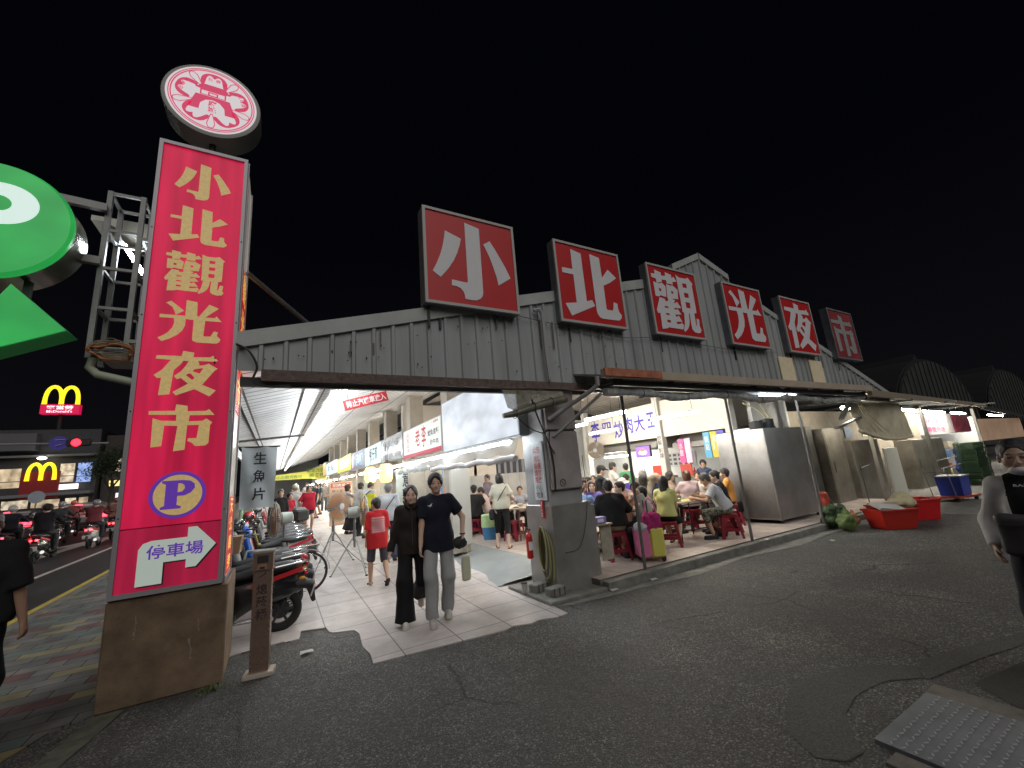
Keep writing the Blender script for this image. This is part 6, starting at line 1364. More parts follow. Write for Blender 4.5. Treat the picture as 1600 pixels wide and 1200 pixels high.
def scooter(x, y, face, col, label, group='scooters parked in a row beside the arcade', z=.012, helmet=None, lean=.0, box=None, seatc=None, lit=False, steer=.0):
    t = thing('scooter', label, 'scooter', (x,y,z), math.radians(face), group)
    t.rotation_euler = (lean, 0, math.radians(face))
    bm_ = mat('paint_%02x%02x%02x' % tuple(int(v**.45*255) for v in col), col, .25, coat=.5, noise=.05)
    V, F = scooter_shell('s'); mk('body', V, F, bm_, t)
    V, F = _sc['seat']; mk('seat', V, F, SEATM, t)
    for s_ in (-1,1): g = G(); g.bar((-.30,s_*.165,.60),(-.86,s_*.13,.72),.012,.05); prt(g, 'side_strip', mat('strip_red', (.5,.02,.03), .3) if sum(col) < .1 or col[0] > .3 else CHR, t)
    V, F = _sc['fender']; mk('rear_fender', V, F, MATT, t)
    wheel(t, -.62); wheel(t, .68)
    g = G(); g.cyl((.68,-.05,.25),(.55,-.05,.75),.02,n=8); g.cyl((.68,.05,.25),(.55,.05,.75),.02,n=8); prt(g, 'fork', DKM, t)
    g = G(); g.tube([(.40,-.34,.97),(.47,-.20,.98),(.50,0,.96),(.47,.20,.98),(.40,.34,.97)],.014,8); hb = prt(g, 'handlebar', DKM, t, True)
    for s_ in (-1,1):
        g = G(); g.cyl((.42,s_*.26,.975),(.38,s_*.37,.965),.02,n=10); o = prt(g, 'grip', RUB, t)
        g = G(); g.tube([(.46,s_*.2,1.0),(.47,s_*.25,1.12),(.46,s_*.29,1.17)],.007,6); g.sphere((.455,s_*.33,1.2),(.012,.06,.04),12,6); prt(g, 'mirror', BLACKM, t, True)
        g = G(); g.sphere((-.86,s_*.09,.60),(.04,.025,.02),8,5); prt(g, 'indicator', AMB, t)
    g = G(); g.sphere((.60,0,.93),(.04,.08,.05),12,8); prt(g, 'headlight', mat('lamp_lens', (.6,.6,.6), .1), t, True)
    g = G(); g.box((-.90,0,.655),(.03,.18,.045),bev=.01); prt(g, 'tail_light', TAIL if not lit else mat('tail_lit', (.8,.02,.03), .3, emit=14, ecol=(1,.03,.05)), t)
    g = G(); g.box((-.985,0,.42),(.008,.24,.13), rot(0,-.35,0)); pl = prt(g, 'number_plate', PLATE, t)
    g = G(); g.tube([(-.1,-.14,.16),(-.35,-.17,.15),(-.5,-.18,.20),(-.85,-.19,.30)],[.02,.03,.05,.05],10); prt(g, 'exhaust', CHR, t, True)
    g = G(); g.tube([(-.55,.12,.78),(-.85,.10,.80),(-.90,0,.80),(-.85,-.10,.80),(-.55,-.12,.78)],.012,8); prt(g, 'grab_rail', CHR, t, True)
    if box: g = G(); g.box((-.78,0,1.0),(.36,.36,.32),bev=.05); prt(g, 'top_box', mat('box_%02x' % int(box[0]*255), box, .35, coat=.3), t)
    if helmet is not None:
        f = Fld((-.2,-.2,-.2),(.2,.2,.2), .012); f.ell((0,0,0),(.145,.125,.125),.01); f.boxs((.13,0,-.03),(.08,.085,.05),.03,.015,'s'); f.plane((0,0,-.09),(0,0,-1)); V, F = f.mesh()
        ho = thing('helmet', 'helmet resting on a parked scooter mirror: '+('glossy black' if sum(helmet) < .2 else 'white' if min(helmet) > .4 else 'red'), 'helmet', (x+.46*math.cos(math.radians(face))-.3*math.sin(math.radians(face))*.0, y+.46*math.sin(math.radians(face)), 1.17+z), math.radians(face+25))
        mk('shell', V, F, mat('helm_%02x%02x' % (int(helmet[0]*255), int(helmet[1]*255)), helmet, .15, coat=.8), ho)
        g = G(); g.lathe((.02,0,-.03), [(.10,-.03),(.132,0),(.125,.04)], 20); o = prt(g, 'visor', mat('visor_dark', (.05,.05,.06), .08), ho, True)
    return t
scooter(-.52,6.5, 180, (.012,.012,.014), 'big black scooter nearest the tall red sign, tail towards the walkway', z=.012)
scooter(-.46,7.18, 186, (.014,.013,.014), 'second black scooter with a grey tail rack, behind the nearest one', helmet=None)
scooter(-.44,7.8, 184, (.42,.02,.035), 'red and silver motorcycle like scooter with red side strips', helmet=None)
scooter(-.18,9.75, 197, (.35,.36,.37), 'pale grey scooter with a glossy helmet on it in front of the banner', helmet=(.012,.012,.012))
scooter(-.14,10.55, 192, (.02,.02,.022), 'dark scooter between the pale grey one and the blue one')
scooter(-.08,11.3, 196, (.03,.12,.55), 'scooter with a bright blue flank beside the fan')
scooter(-.10,12.1, 198, (.45,.45,.45), 'silver scooter just beyond the blue one', helmet=None)
scooter(-.12,12.95, 193, (.35,.02,.03), 'dark red scooter in the middle of the row', helmet=(.5,.02,.03))
scooter(-.08,13.8, 196, (.02,.02,.02), 'black scooter with a raised screen in the far part of the row', box=(.03,.03,.03))
scooter(-.10,14.7, 194, (.5,.42,.05), 'yellow scooter in the far part of the row')
scooter(-.05,15.7, 196, (.05,.05,.06), 'charcoal scooter second from the far end of the row', box=(.2,.2,.2))
scooter(-.02,16.8, 193, (.5,.5,.5), 'white scooter at the far end of the row', helmet=(.6,.6,.6))
for k in range(6): scooter(-.05,18.2+k*1.3, 194, random.choice([(.02,.02,.02),(.3,.3,.3),(.3,.02,.03)]), 'scooter parked far down the arcade edge', 'scooters far down the arcade edge', z=rise(19+k))
# bicycle
def bicycle(x, y, face, label):
    t = thing('bicycle', label, 'bicycle', (x,y,.02), math.radians(face)); R_ = .335
    for xx in (-.52,.54): wheel(t, xx, R_, .018, True)
    BP = mat('bike_paint', (.40,.52,.50), .35)
    g = G(); P_ = {'bb':(-.05,0,.28),'st':(-.22,0,.78),'ht':(.36,0,.80),'hb':(.40,0,.62),'ra':(-.52,0,R_)}
    for a, b in (('bb','st'),('st','ht'),('bb','hb'),('hb','ht'),('bb','ra'),('st','ra')): g.cyl(P_[a], P_[b], .016, n=8)
    g.cyl((.40,0,.62),(.54,0,R_),.014,n=8); prt(g, 'frame', BP, t)
    g = G(); g.tube([(.22,-.28,1.02),(.36,-.2,1.05),(.40,0,1.0),(.36,.2,1.05),(.22,.28,1.02)],.012,8); prt(g, 'handlebar', CHR, t, True)
    g = G(); g.sphere((-.25,0,.90),(.14,.09,.04),12,6); prt(g, 'saddle', MATT, t, True); g = G(); g.cyl((-.22,0,.78),(-.25,0,.89),.012,n=8); prt(g, 'seat_post', CHR, t)
    g = G(); g.prism([(-.16,.14),(.16,.14),(.13,-.12),(-.13,-.12)], lambda u,v:(.58+u,-.14,.92+v), lambda u,v:(.58+u,.14,.92+v)); prt(g, 'basket', mat('cardboard', (.32,.21,.13), .8), t)
    for xx in (-.52,):
        g = G(); pts = [(xx+(R_+.03)*math.cos(a), 0, R_+(R_+.03)*math.sin(a)) for a in [PI*i/12 for i in range(2,13)]]; g.tube(pts, .012, 6); prt(g, 'mudguard', mat('guard_white', (.6,.6,.6), .4), t, True)
    g = G(); g.box((-.55,0,.76),(.34,.12,.015)); prt(g, 'rack', CHR, t)
    return t
bicycle(-.02,8.35, 176, 'old bicycle with a spoked rear wheel sticking out of the scooter row')
# ================= dining hall furniture =================
table(5.75,6.55,DZ,.72,1.25,.1,'small table in front of the man in the black shirt')
table(7.33,6.02,DZ,.95,.62,-.12,'dining table with black legs between the woman in yellow and the camouflage trousers', lm=TLEG)
table(8.2,7.35,DZ,1.2,.75,-.1,'table behind, where the bald man leans on his elbow')
table(5.9,8.9,DZ,1.2,.7,.2,'table in the middle of the hall behind the diners in dark shirts')
table(5.5,8.9+.6,DZ,.01,.01,0,'x') if 0 else None
table(5.35,9.45,DZ,1.3,1.3,.3,'round table with a brown top behind the standing woman in black capri trousers', lm=mat('table_leg_brown', (.16,.07,.055), .5), round_=True)
table(9.2,9.3,DZ,1.2,.7,0,'table deep in the hall under the blue writing')
for (x,y,l,fl_) in ((7.1,5.95,'white bowl beside the yellow menu on the table of the woman in yellow',0),(7.6,6.15,'white plate near the camouflage trousers',1),(5.7,6.3,'white bowl in front of the man in the black shirt',0),(5.85,6.8,'plate at the far side of the small table',1),(8.0,7.2,'bowl in front of the bald man',0),(8.5,7.4,'plate beside the pink hooded top',1),(5.1,9.1,'flat white plate at the near edge of the round table',1),(5.35,9.3,'white bowl near the eating man',0)):
    bowl(x, y, DZ+.742, .10 if fl_ else .085, l, flat=bool(fl_))
t = thing('menu_sheet', 'yellow menu sheet lying on the table between the two front diners', 'menu', (7.35,5.95,DZ+.742)); g = G(); g.box((0,0,.004),(.42,.26,.006)); prt(g, 'sheet', mat('menu_yellow', (.62,.6,.2), .6), t)
t = thing('plastic_box', 'blue plastic food box on the round table', 'box', (5.62,9.0,DZ+.742)); g = G(); g.box((0,0,.035),(.16,.12,.07),bev=.01); prt(g, 'box', mat('lilac_plastic', (.35,.38,.65), .4), t)
# suitcase
t = thing('suitcase', 'yellow and pink cabin suitcase standing beside the stool of the man in black', 'suitcase', (5.38,5.22,DZ), -.55)
g = G(); g.box((.10,0,.30),(.22,.36,.46),bev=.03)
for k in range(4): g.box((.215,-.12+k*.08,.30),(.012,.03,.42),bev=.004)
prt(g, 'shell', mat('case_yellow', (.62,.58,.12), .4), t)
g = G(); g.box((-.11,0,.30),(.20,.36,.46),bev=.03); prt(g, 'front_shell', mat('case_pink', (.60,.17,.32), .4), t)
for sx in (-.15,.17):
    for sy in (-.13,.13): g = G(); g.cyl((sx,sy-.015,.035),(sx,sy+.015,.035),.035,n=12); prt(g, 'wheel', RUB, t)
g = G(); g.tube([(.02,.10,.5),(.02,.10,.95),(.02,-.10,.95),(.02,-.10,.5)],.01,6); prt(g, 'pull_handle', DKM, t)
t = thing('knitted_bag', 'magenta knitted bag hanging on the suitcase handle', 'bag', (5.40,5.12,.80), -.55)
f = Fld((-.25,-.2,-.32),(.25,.2,.3), .014); f.boxs((0,0,-.08),(.15,.09,.18),.07,.03); f.wrinkle(.008,16,3); V, F = f.mesh(); mk('bag', V, F, mat('magenta_knit', (.42,.025,.16), .9, noise=.6, nscale=22, bump=.9, bscale=60), t)
g = G(); g.tube([(-.1,0,.08),(-.07,0,.25),(.0,0,.33),(.07,0,.25),(.1,0,.08)],.012,6); prt(g, 'handle', mat('pink_knit', (.6,.15,.3), .9), t, True)
t = thing('plastic_bag', 'crumpled grey plastic bag on top of the suitcase', 'bag', (5.22,5.2,.68)); f = Fld((-.2,-.2,-.15),(.2,.2,.2), .014); f.ell((0,0,0),(.11,.10,.08),.03); f.wrinkle(.012,14,9); V, F = f.mesh(); mk('bag', V, F, mat('grey_film_bag', (.42,.42,.45), .3, noise=.4, nscale=12), t)
# waste bucket near the columns
t = thing('waste_bucket', 'blue waste bucket lined with a green plastic bag', 'bucket', (4.75,9.9,DZ)); g = G(); g.lathe((0,0,0), [(.16,0),(.2,.36),(.205,.37)], 24); prt(g, 'bucket', mat('bucket_blue', (.05,.2,.4), .4), t, True)
g = G(); g.lathe((0,0,.30), [(.206,0),(.21,.05),(.20,.30),(.17,.28),(.12,.20)], 24); prt(g, 'liner', mat('liner_green', (.5,.68,.35), .4, noise=.3, nscale=8, bump=.6, bscale=14), t, True)
# kitchen clutter on the counters
for i, (x, y, z, c, l) in enumerate(((10.85,8.55,1.2,(.65,.2,.05),'orange sauce bottle on the stall counter'),(10.85,8.3,1.2,(.5,.03,.03),'red sauce bottle on the stall counter'),(10.85,8.1,1.2,(.55,.03,.03),'second red bottle beside the black tray'),(10.8,11.6,1.24,(.6,.6,.55),'white condiment jar on the kitchen counter'),(10.8,10.2,1.24,(.3,.35,.6),'blue bottle on the kitchen counter'))):
    t = thing('bottle', l, 'bottle', (x,y,z-.02)); g = G(); g.lathe((0,0,0), [(.04,0),(.045,.02),(.045,.16),(.018,.21),(.018,.25)], 14); prt(g, 'bottle', mat('bottle_%d' % i, c, .35), t, True); g = G(); g.cyl((0,0,.25),(0,0,.27),.02,n=10); prt(g, 'cap', mat('cap_red', (.6,.05,.03), .4), t)
t = thing('tray', 'stack of black trays with a red tray under it on the stall counter', 'trays', (10.85,7.7,1.18)); g = G(); g.box((0,0,.01),(.4,.55,.02)); prt(g, 'red_tray', mat('tray_red', (.55,.04,.06), .4), t); g = G(); g.box((0,0,.06),(.3,.4,.07),bev=.01); prt(g, 'black_tray', MATT, t)
t = thing('wall_screen', 'purple food picture screen hanging above the kitchen counter', 'screen', (10.45,9.8,1.95)); g = G(); g.box((10.45,9.8,2.06),(.06,.62,.36)); g.build('casing', MATT, t); g = G(); g.box((10.416,9.8,2.06),(.008,.58,.32)); g.build('picture', mat('screen_purple', (.2,.1,.6), .3, emit=.8, ecol=(.25,.12,.85)), t); g = G(); glyph(g, None, (10.411,9.8,2.02), YM, ZP, None, None, .004, poly=[circ(0,0,.18,.07)]); g.build('bowl_picture', mat('screen_white', (.8,.8,.75), .3, emit=.9, ecol=(1,1,.9)), t); g = G(); glyph(g, None, (10.411,9.8,2.1), YM, ZP, None, None, .008, poly=[circ(0,0,.11,.06,9)]); g.build('food_picture', mat('screen_brown', (.4,.18,.08), .3, emit=.5, ecol=(.6,.25,.1)), t)
t = thing('menu_lightbox', 'small white lit sign with a pink swirl beside the steel cabinet', 'sign', (10.6,6.35,2.0)); g = G(); g.box((10.56,6.3,2.05),(.08,.7,.6)); g.build('face', mat('swirl_white', (.7,.72,.7), .4, emit=.7, ecol=(.95,1,.97)), t)
g = G(); g.tube([(10.512,6.35+.012*k*math.cos(k*.55),2.1+.012*k*math.sin(k*.55)) for k in range(1,16)],.012,5); g.build('swirl', mat('swirl_pink', (.65,.05,.12), .4, emit=.3, ecol=(1,.1,.25)), t); g = G(); g.box((10.512,6.3,1.8),(.01,.7,.05)); g.build('red_band', MATS['swirl_pink'], t)
# ================= right-hand back kitchen strip =================
DST = mat('dull_steel', (.32,.30,.26), .42, metal=.6, noise=.4, nscale=2.2, bump=.1, bscale=10)
def panel(name, label, cat, x0, x1, z0, z1, y, m, handle=True, depth=.5):
    t = thing(name, label, cat, ((x0+x1)/2,y,z0)); g = G(); g.box(((x0+x1)/2,y+depth/2,(z0+z1)/2),(x1-x0,depth,z1-z0),bev=.008); g.build('body', m, t)
    g = G(); g.box(((x0+x1)/2,y-.006,(z0+z1)/2),(x1-x0-.08,.012,z1-z0-.12)); g.build('door', m, t)
    if handle: g = G(); g.bar((x0+.14,y-.05,(z0+z1)/2-.15),(x0+.14,y-.05,(z0+z1)/2+.15),.02); g.build('handle', CHR, t)
    return t
panel('steel_cupboard','dark panel for the shaded recess just right of the big steel cabinet','cupboard',12.6,13.75,0,2.35,6.3,mat('recess_shade', (.10,.10,.095), .5, metal=.5, noise=.4))  # no cupboard here: dark colour stands in for the shade of a recess
panel('steel_cupboard','brownish steel cupboard door behind the bags of vegetables','cupboard',13.8,14.9,0,2.25,6.05,DST)
panel('steel_cupboard','narrow steel cupboard left of the white panel','cupboard',15.2,17.1,0,1.85,6.0,DST)
panel('white_panel','tall plain white board standing behind the red tubs','board',17.3,18.3,0,1.52,5.95,mat('pale_board', (.55,.55,.50), .5),False,.06)
panel('steel_cupboard','wide steel cupboard with a pipe rail in front, farthest of the row','cupboard',19.8,22.9,0,1.72,6.0,DST)
g = G(); g.tube([(19.4,5.4,.95),(20.9,5.4,.98),(21.6,5.4,1.0)],.02,8); g.tube([(18.9,5.2,.7),(20.6,5.2,.75),(21.4,5.2,.8)],.02,8); tag(g.build('pipe_rail', GAL), 'pair of grey pipes across the far steel cupboard', 'pipe rail')
g = G(); g.tube([(17.3,4.7,0),(17.3,4.7,.72),(17.45,4.7,.82),(17.6,4.7,.74)],.02,8); tag(g.build('hook_pipe', GAL), 'bent grey standpipe rising behind the brightest red tub', 'pipe')
g = G(); g.tube([(13.4,5.2,0),(13.4,5.2,1.1),(13.9,5.2,1.15)],.015,8); tag(g.build('thin_pipe', GAL), 'thin bent pipe in front of the dark recess panel', 'pipe')
for x, l in ((14.75,'grey post behind the bags of vegetables carrying the tarpaulin'),(19.0,'beige post right of the white panel'),(24.5,'slanting looking pale post before the green crates')):
    g = G(); g.bar((x,5.3,0),(x,5.3,2.75),.09,.09); tag(g.build('post', mat('post_dull', (.30,.29,.26), .6, noise=.3)), l, 'post')
g = G(); g.box((19.0,6.2,2.35),(14,.1,1.2)); g.box((12.9,6.9,1.4),(.1,1.2,2.8)); 
t = thing('back_strip_wall', 'dim beige wall above the row of steel cupboards', 'wall', (18,6.9,0)); g = G(); g.box((18.4,6.95,1.45),(11.2,.1,2.9)); g.build('wall', mat('dim_wall', (.34,.30,.24), .8, noise=.3), t)
# second canopy
t = thing('rear_canopy', 'long low beige edged canopy over the row of steel cupboards', 'canopy', (20,5,2.9))
g = G(); g.bar((13.05,4.48,2.96),(28.7,5.75,3.0),.10,.16); g.build('gutter', mat('dull_gutter', (.30,.25,.19), .6), t)
g = G(); g.add([(13.0,4.55,3.02),(28.7,5.8,3.05),(28.7,7.2,3.25),(13.0,7.2,3.25)], [(0,1,2,3)]); g.build('sheet', MATS['roof_metal'], t)
for x in (13.4, 16.5, 20.5, 25): g = G(); g.bar((x,4.7,2.9),(x,7.0,2.95),.06,.07); g.build('rafter', MATS['dark_steel'], t)
t = thing('rear_canopy', 'dark far canopy behind the masked person', 'canopy', (40,8,2.8)); g = G(); g.bar((28.9,5.9,2.95),(54,8.9,2.9),.12,.2); g.build('gutter', MATS['dark_steel'], t)
for a, b, l in (((18.5,5.6,2.74),(21.7,5.9,2.74),'leftmost of the tube lights under the rear canopy'),((22.2,5.95,2.74),(24.6,6.15,2.74),'middle tube light under the rear canopy'),((25.4,6.1,2.72),(27.9,6.3,2.72),'right tube light under the rear canopy'),((34.5,6.9,2.72),(39.3,7.3,2.72),'far tube light under the dark canopy behind the masked person'),((13.6,5.35,2.74),(14.9,5.35,2.74),'tube light hidden behind the tarpaulin')):
    tube_light(a, b, l, mat('tube_rear', (1,.97,.9), .4, emit=110, ecol=(1,.92,.78)), 0, 'tube lights under the rear canopy', r=.045)
# braces
g = G(); g.bar((12.0,4.8,2.35),(13.0,4.9,2.85),.10,.05); tag(g.build('steel_brace', GAL), 'grey angle brace above the steel cabinet, upper of two', 'brace')
g = G(); g.bar((11.9,4.9,2.15),(13.3,4.9,2.4),.10,.05); tag(g.build('steel_brace', GAL), 'lower grey angle brace right of the steel cabinet', 'brace')
# tarpaulin
t = thing('tarpaulin', 'cream tarpaulin sagging from the rear canopy and rolled along its foot', 'tarpaulin', (14.8,4.9,2.0))
g = G(); vs = []; n1, n2 = 60, 16
for i in range(n1+1):
    for j in range(n2+1):
        u, v = i/n1, j/n2; x = 13.2+u*3.3; zb = 2.05-.22*u-.15*math.sin(PI*u); z = 2.84+(zb-2.84)*v; y = 5.02-.09*v+.045*math.sin(u*26+v*5+2*math.sin(u*7))*math.sin(PI*min(1,v*1.1+.1))+.03*math.sin(u*61-v*7)*v; vs.append((x,y,z))
g.add(vs, [(i*(n2+1)+j, (i+1)*(n2+1)+j, (i+1)*(n2+1)+j+1, i*(n2+1)+j+1) for i in range(n1) for j in range(n2)]); g.build('sheet', mat('cream_tarp', (.66,.60,.44), .6, noise=.2, nscale=3, bump=.5, bscale=9), t, True)
pts = [(13.2+.13*k, 4.93, 2.05-.22*(k/25)-.15*math.sin(PI*k/25)) for k in range(26)]
g = G(); g.tube(pts, [.045+.012*math.sin(k*1.3) for k in range(26)], 10); g.build('roll', MATS['cream_tarp'], t, True)
for q in range(3): cable('cream cord tying up the tarpaulin', [(13.25+.12*q,4.86,2.75),(13.5+.2*q,4.84,2.35),(13.9+.4*q,4.86,2.0)], .012, MATS['cream_tarp'], 'cords tying up the tarpaulin', 'cord')
# tubs
def tub(x, y, rz_, label, c, w=.72, d=.5, h=.36):
    t = thing('plastic_tub', label, 'tub', (x,y,.01), rz_, 'red plastic tubs on the asphalt')
    m_ = mat('tub_%02x' % int(c[0]*255), c, .4, noise=.12)
    g = G(); o, i_ = [(-w/2,-d/2),(w/2,-d/2),(w/2,d/2),(-w/2,d/2)], None
    k0, k1 = .82, 1.0; q = .93
    vs = [(a*k0,b*k0,0) for a,b in o]+[(a,b,h) for a,b in o]+[(a*q,b*q,h) for a,b in o]+[(a*k0*q,b*k0*q,.03) for a,b in o]
    fs = [(3,2,1,0)]+[(i,(i+1)%4,4+(i+1)%4,4+i) for i in range(4)]+[(4+i,4+(i+1)%4,8+(i+1)%4,8+i) for i in range(4)]+[(8+i,8+(i+1)%4,12+(i+1)%4,12+i) for i in range(4)]+[(12,13,14,15)]
    g.add(vs, fs); prt(g, 'body', m_, t)
    g = G()
    for a, b, c_, d_ in ((0,-d/2,w+.05,.03),(0,d/2,w+.05,.03)): g.box((a,b,h),(c_,d_,.035))
    for s_ in (-1,1): g.box((s_*w/2,0,h),(.03,d-.03,.035))
    prt(g, 'rim', m_, t); return t
tub(10.95,3.95,-.55,'dark red tub nearest the vegetables with a grey board in it',(.42,.02,.012))
tub(11.65,4.15,-.55,'red tub in the middle under the cream cloth bundle',(.40,.02,.012))
tub(12.35,3.98,-.6,'bright red tub at the right end, tallest of the three',(.65,.015,.02), .7,.5,.42)
t = thing('cloth_bundle', 'crumpled cream cloth bundle lying over the red tubs', 'cloth', (11.75,4.0,.42)); f = Fld((-.5,-.4,-.2),(.5,.4,.4), .022); f.ell((0,0,0),(.36,.24,.12),.05); f.ell((.1,.0,.08),(.2,.16,.12),.05); f.wrinkle(.02,7,2); V, F = f.mesh(); mk('cloth', V, F, mat('cream_cloth', (.50,.44,.27), .85, noise=.2), t)
t = thing('board', 'grey polystyrene board leaning in the dark red tub', 'board', (10.95,3.95,.36), -.55); g = G(); g.box((0,0,.05),(.55,.3,.05), rot(.3,.15,0)); prt(g, 'board', mat('poly_grey', (.42,.42,.40), .8), t)
t = thing('board', 'long beige board resting across the tubs', 'board', (11.35,4.1,.42), -.5); g = G(); g.box((0,0,.03),(.7,.2,.05)); prt(g, 'board', mat('poly_beige', (.5,.44,.36), .8), t)
for i, (x, y, s_, c, l) in enumerate(((10.42,4.72,1.1,(.035,.075,.028),'upper dark green net bag of vegetables'),(10.22,4.42,.9,(.10,.15,.04),'lower light green bag of vegetables at the kerb end'),(10.55,4.45,.6,(.40,.17,.07),'small orange net bag of onions beside the green bags'))):
    t = thing('vegetable_bag', l, 'bag', (x,y,.2 if i else .26)); f = Fld((-.4,-.4,-.3),(.4,.4,.35), .02); f.ell((0,0,-.03),(.20*s_,.17*s_,.17*s_),.04); random.seed(i+70); [f.ell((random.uniform(-.16,.16)*s_,random.uniform(-.12,.12)*s_,random.uniform(-.12,.16)*s_),(.09*s_,.08*s_,.09*s_),.02) for _ in range(11)]; f.cap((0,0,.1*s_),(.06,.02,.28*s_),.05,.025,.03); f.wrinkle(.008,20,i+4); f.plane((0,0,-.19),(0,0,-1)); V, F = f.mesh(); mk('bag', V, F, mat('veg_%d' % i, c, .6, noise=.6, nscale=16, bump=.8, bscale=30), t)
t = thing('snack_sack', 'red and white printed sack behind the pole at the kerb', 'sack', (10.75,5.0,.13)); f = Fld((-.2,-.2,-.1),(.2,.2,.75), .02); f.boxs((0,0,.3),(.12,.08,.3),.05,.03); f.wrinkle(.01,10,1); V, F = f.mesh(); mk('sack', V, F, mat('sack_red', (.5,.08,.05), .5, noise=.6, nscale=5), t)
# blue bin on a cart, green crates, far stall signs
t = thing('hand_cart', 'red platform cart carrying the blue bin', 'cart', (16.2,4.3,.0), -.2); g = G(); g.box((0,0,.13),(1.0,.6,.05),bev=.01); prt(g, 'platform', mat('cart_red', (.4,.05,.03), .5), t)
for sx in (-.4,.4):
    for sy in (-.22,.22): g = G(); g.cyl((sx,sy-.02,.055),(sx,sy+.02,.055),.055,n=12); prt(g, 'wheel', RUB, t)
g = G(); g.tube([(-.48,-.25,.15),(-.6,-.25,.8),(-.6,.25,.8),(-.48,.25,.15)],.014,6); prt(g, 'handle', GAL, t)
t = thing('blue_bin', 'deep blue plastic bin standing on the red cart', 'bin', (16.25,4.3,.16)); g = G(); g.box((0,0,.24),(.66,.46,.48),taper=1.08); prt(g, 'bin', mat('bin_blue', (.02,.05,.38), .4), t); g = G(); g.box((0,0,.5),(.76,.56,.04),bev=.01); prt(g, 'lid', mat('lid_grey', (.2,.22,.24), .5), t)
GC = mat('crate_green', (.015,.048,.018), .5)
for i in range(3):
    for j in range(7):
        t = thing('green_crate', 'dark green slatted crate in the stacks behind the masked person', 'crate', (21.3+i*.75,5.0+.1*i,.21*j-.02), .05*((j*7+i*3) % 3-1), 'dark green crates stacked behind the masked person')
        if i == 0 and j == 0:
            g = G()
            for zz in (.02,.08,.14,.19): g.box((0,-.24,zz),(.68,.015,.03)); g.box((0,.24,zz),(.68,.015,.03)); g.box((-.335,0,zz),(.015,.46,.03)); g.box((.335,0,zz),(.015,.46,.03))
            for sx in (-.33,0,.33):
                for sy in (-.235,.235): g.box((sx,sy,.105),(.03,.03,.2))
            cb = prt(g, 'slatted_body', GC, t); g = G(); g.box((0,0,.012),(.66,.46,.015)); cb2 = prt(g, 'base', GC, t)
        else:
            for o in (cb, cb2): c = o.copy(); COL.objects.link(c); c.parent = t
t = thing('stall_sign', 'white stall sign with pink writing and a food picture under the rear canopy', 'sign', (27,7.0,2.2)); g = G(); g.box((27.6,7.05,2.35),(7.6,.06,.95)); g.build('board', mat('stall_white', (.6,.58,.58), .5, emit=.12), t)
g = G(); glyph(g, '古早味肉圓', (25.6,7.0,2.52), XP, ZP, 2.8,.36,.01); glyph(g, '專營外送', (26.4,7.0,2.1), XP, ZP, 2.2,.26,.01); g.build('writing', mat('stall_pink', (.55,.08,.22), .5), t)
g = G(); g.box((30.0,7.0,2.35),(2.4,.03,.85)); g.build('food_picture', mat('stall_food', (.42,.08,.12), .5, noise=.6, nscale=3), t)
t = thing('stall_sign', 'orange and white printed stall sign at the right edge of the photo', 'sign', (46,9,2)); g = G(); g.box((46,9.0,2.0),(14,.06,1.5)); g.build('board', mat('stall_orange', (.55,.36,.24), .5, noise=.4, nscale=.6, emit=.2), t)
t = thing('stall_wall', 'bright white tiled stall wall behind the rear cupboards', 'wall', (29,8,0)); g = G(); g.box((30.5,8.4,1.4),(16,.1,2.9)); g.build('wall', mat('stall_tile', (.55,.57,.58), .5), t)
# distant barrel-vault halls
for i, (x0, x1, y_, h_, l) in enumerate(((46,67,14,9.2,'dim barrel vaulted market hall behind, nearer one'),(72,96,14,9.6,'dim barrel vaulted hall cut by the right edge of the photo'))):
    t = thing('vaulted_hall', l, 'market hall', ((x0+x1)/2,y_,0), 0, 'dim vaulted halls behind the market')
    pts = [(x0,3.0)]+[((x0+x1)/2-(x1-x0)/2*math.cos(PI*k/18), 3.0+(h_-3.0)*math.sin(PI*k/18)) for k in range(19)]+[(x1,3.0)]
    pts = pts[1:-1]
    g = G(); g.prism(pts, lambda u,v:(u,y_,v), lambda u,v:(u,y_+.2,v)); g.build('gable', mat('vault_gable', (.045,.048,.047), .6, noise=.4, nscale=.5), t)
    for k in range(1, 18):
        x = x0+(x1-x0)*k/18; zt = 3.0+(h_-3.0)*math.sqrt(max(0,1-((x-(x0+x1)/2)/((x1-x0)/2))**2)); g = G(); g.box((x,y_-.05,(3.0+zt)/2),(.12,.08,zt-3.0)); g.build('rib', mat('vault_rib', (.065,.065,.062), .6), t)
    g = G(); P2 = [(u*1.0,v+.12) for u, v in pts]; g.prism(P2+[(x1,2.9),(x0,2.9)], lambda u,v:(u,y_+.3,v), lambda u,v:(u,y_+26,v)); g.build('roof', mat('vault_roof', (.010,.010,.011), .7), t)
    g = G(); g.prism([((x0+x1)/2-1.2,h_),((x0+x1)/2,h_+1.1),((x0+x1)/2+1.2,h_)], lambda u,v:(u,y_+1,v), lambda u,v:(u,y_+26,v)); g.build('ridge_vent', MATS['vault_roof'], t)
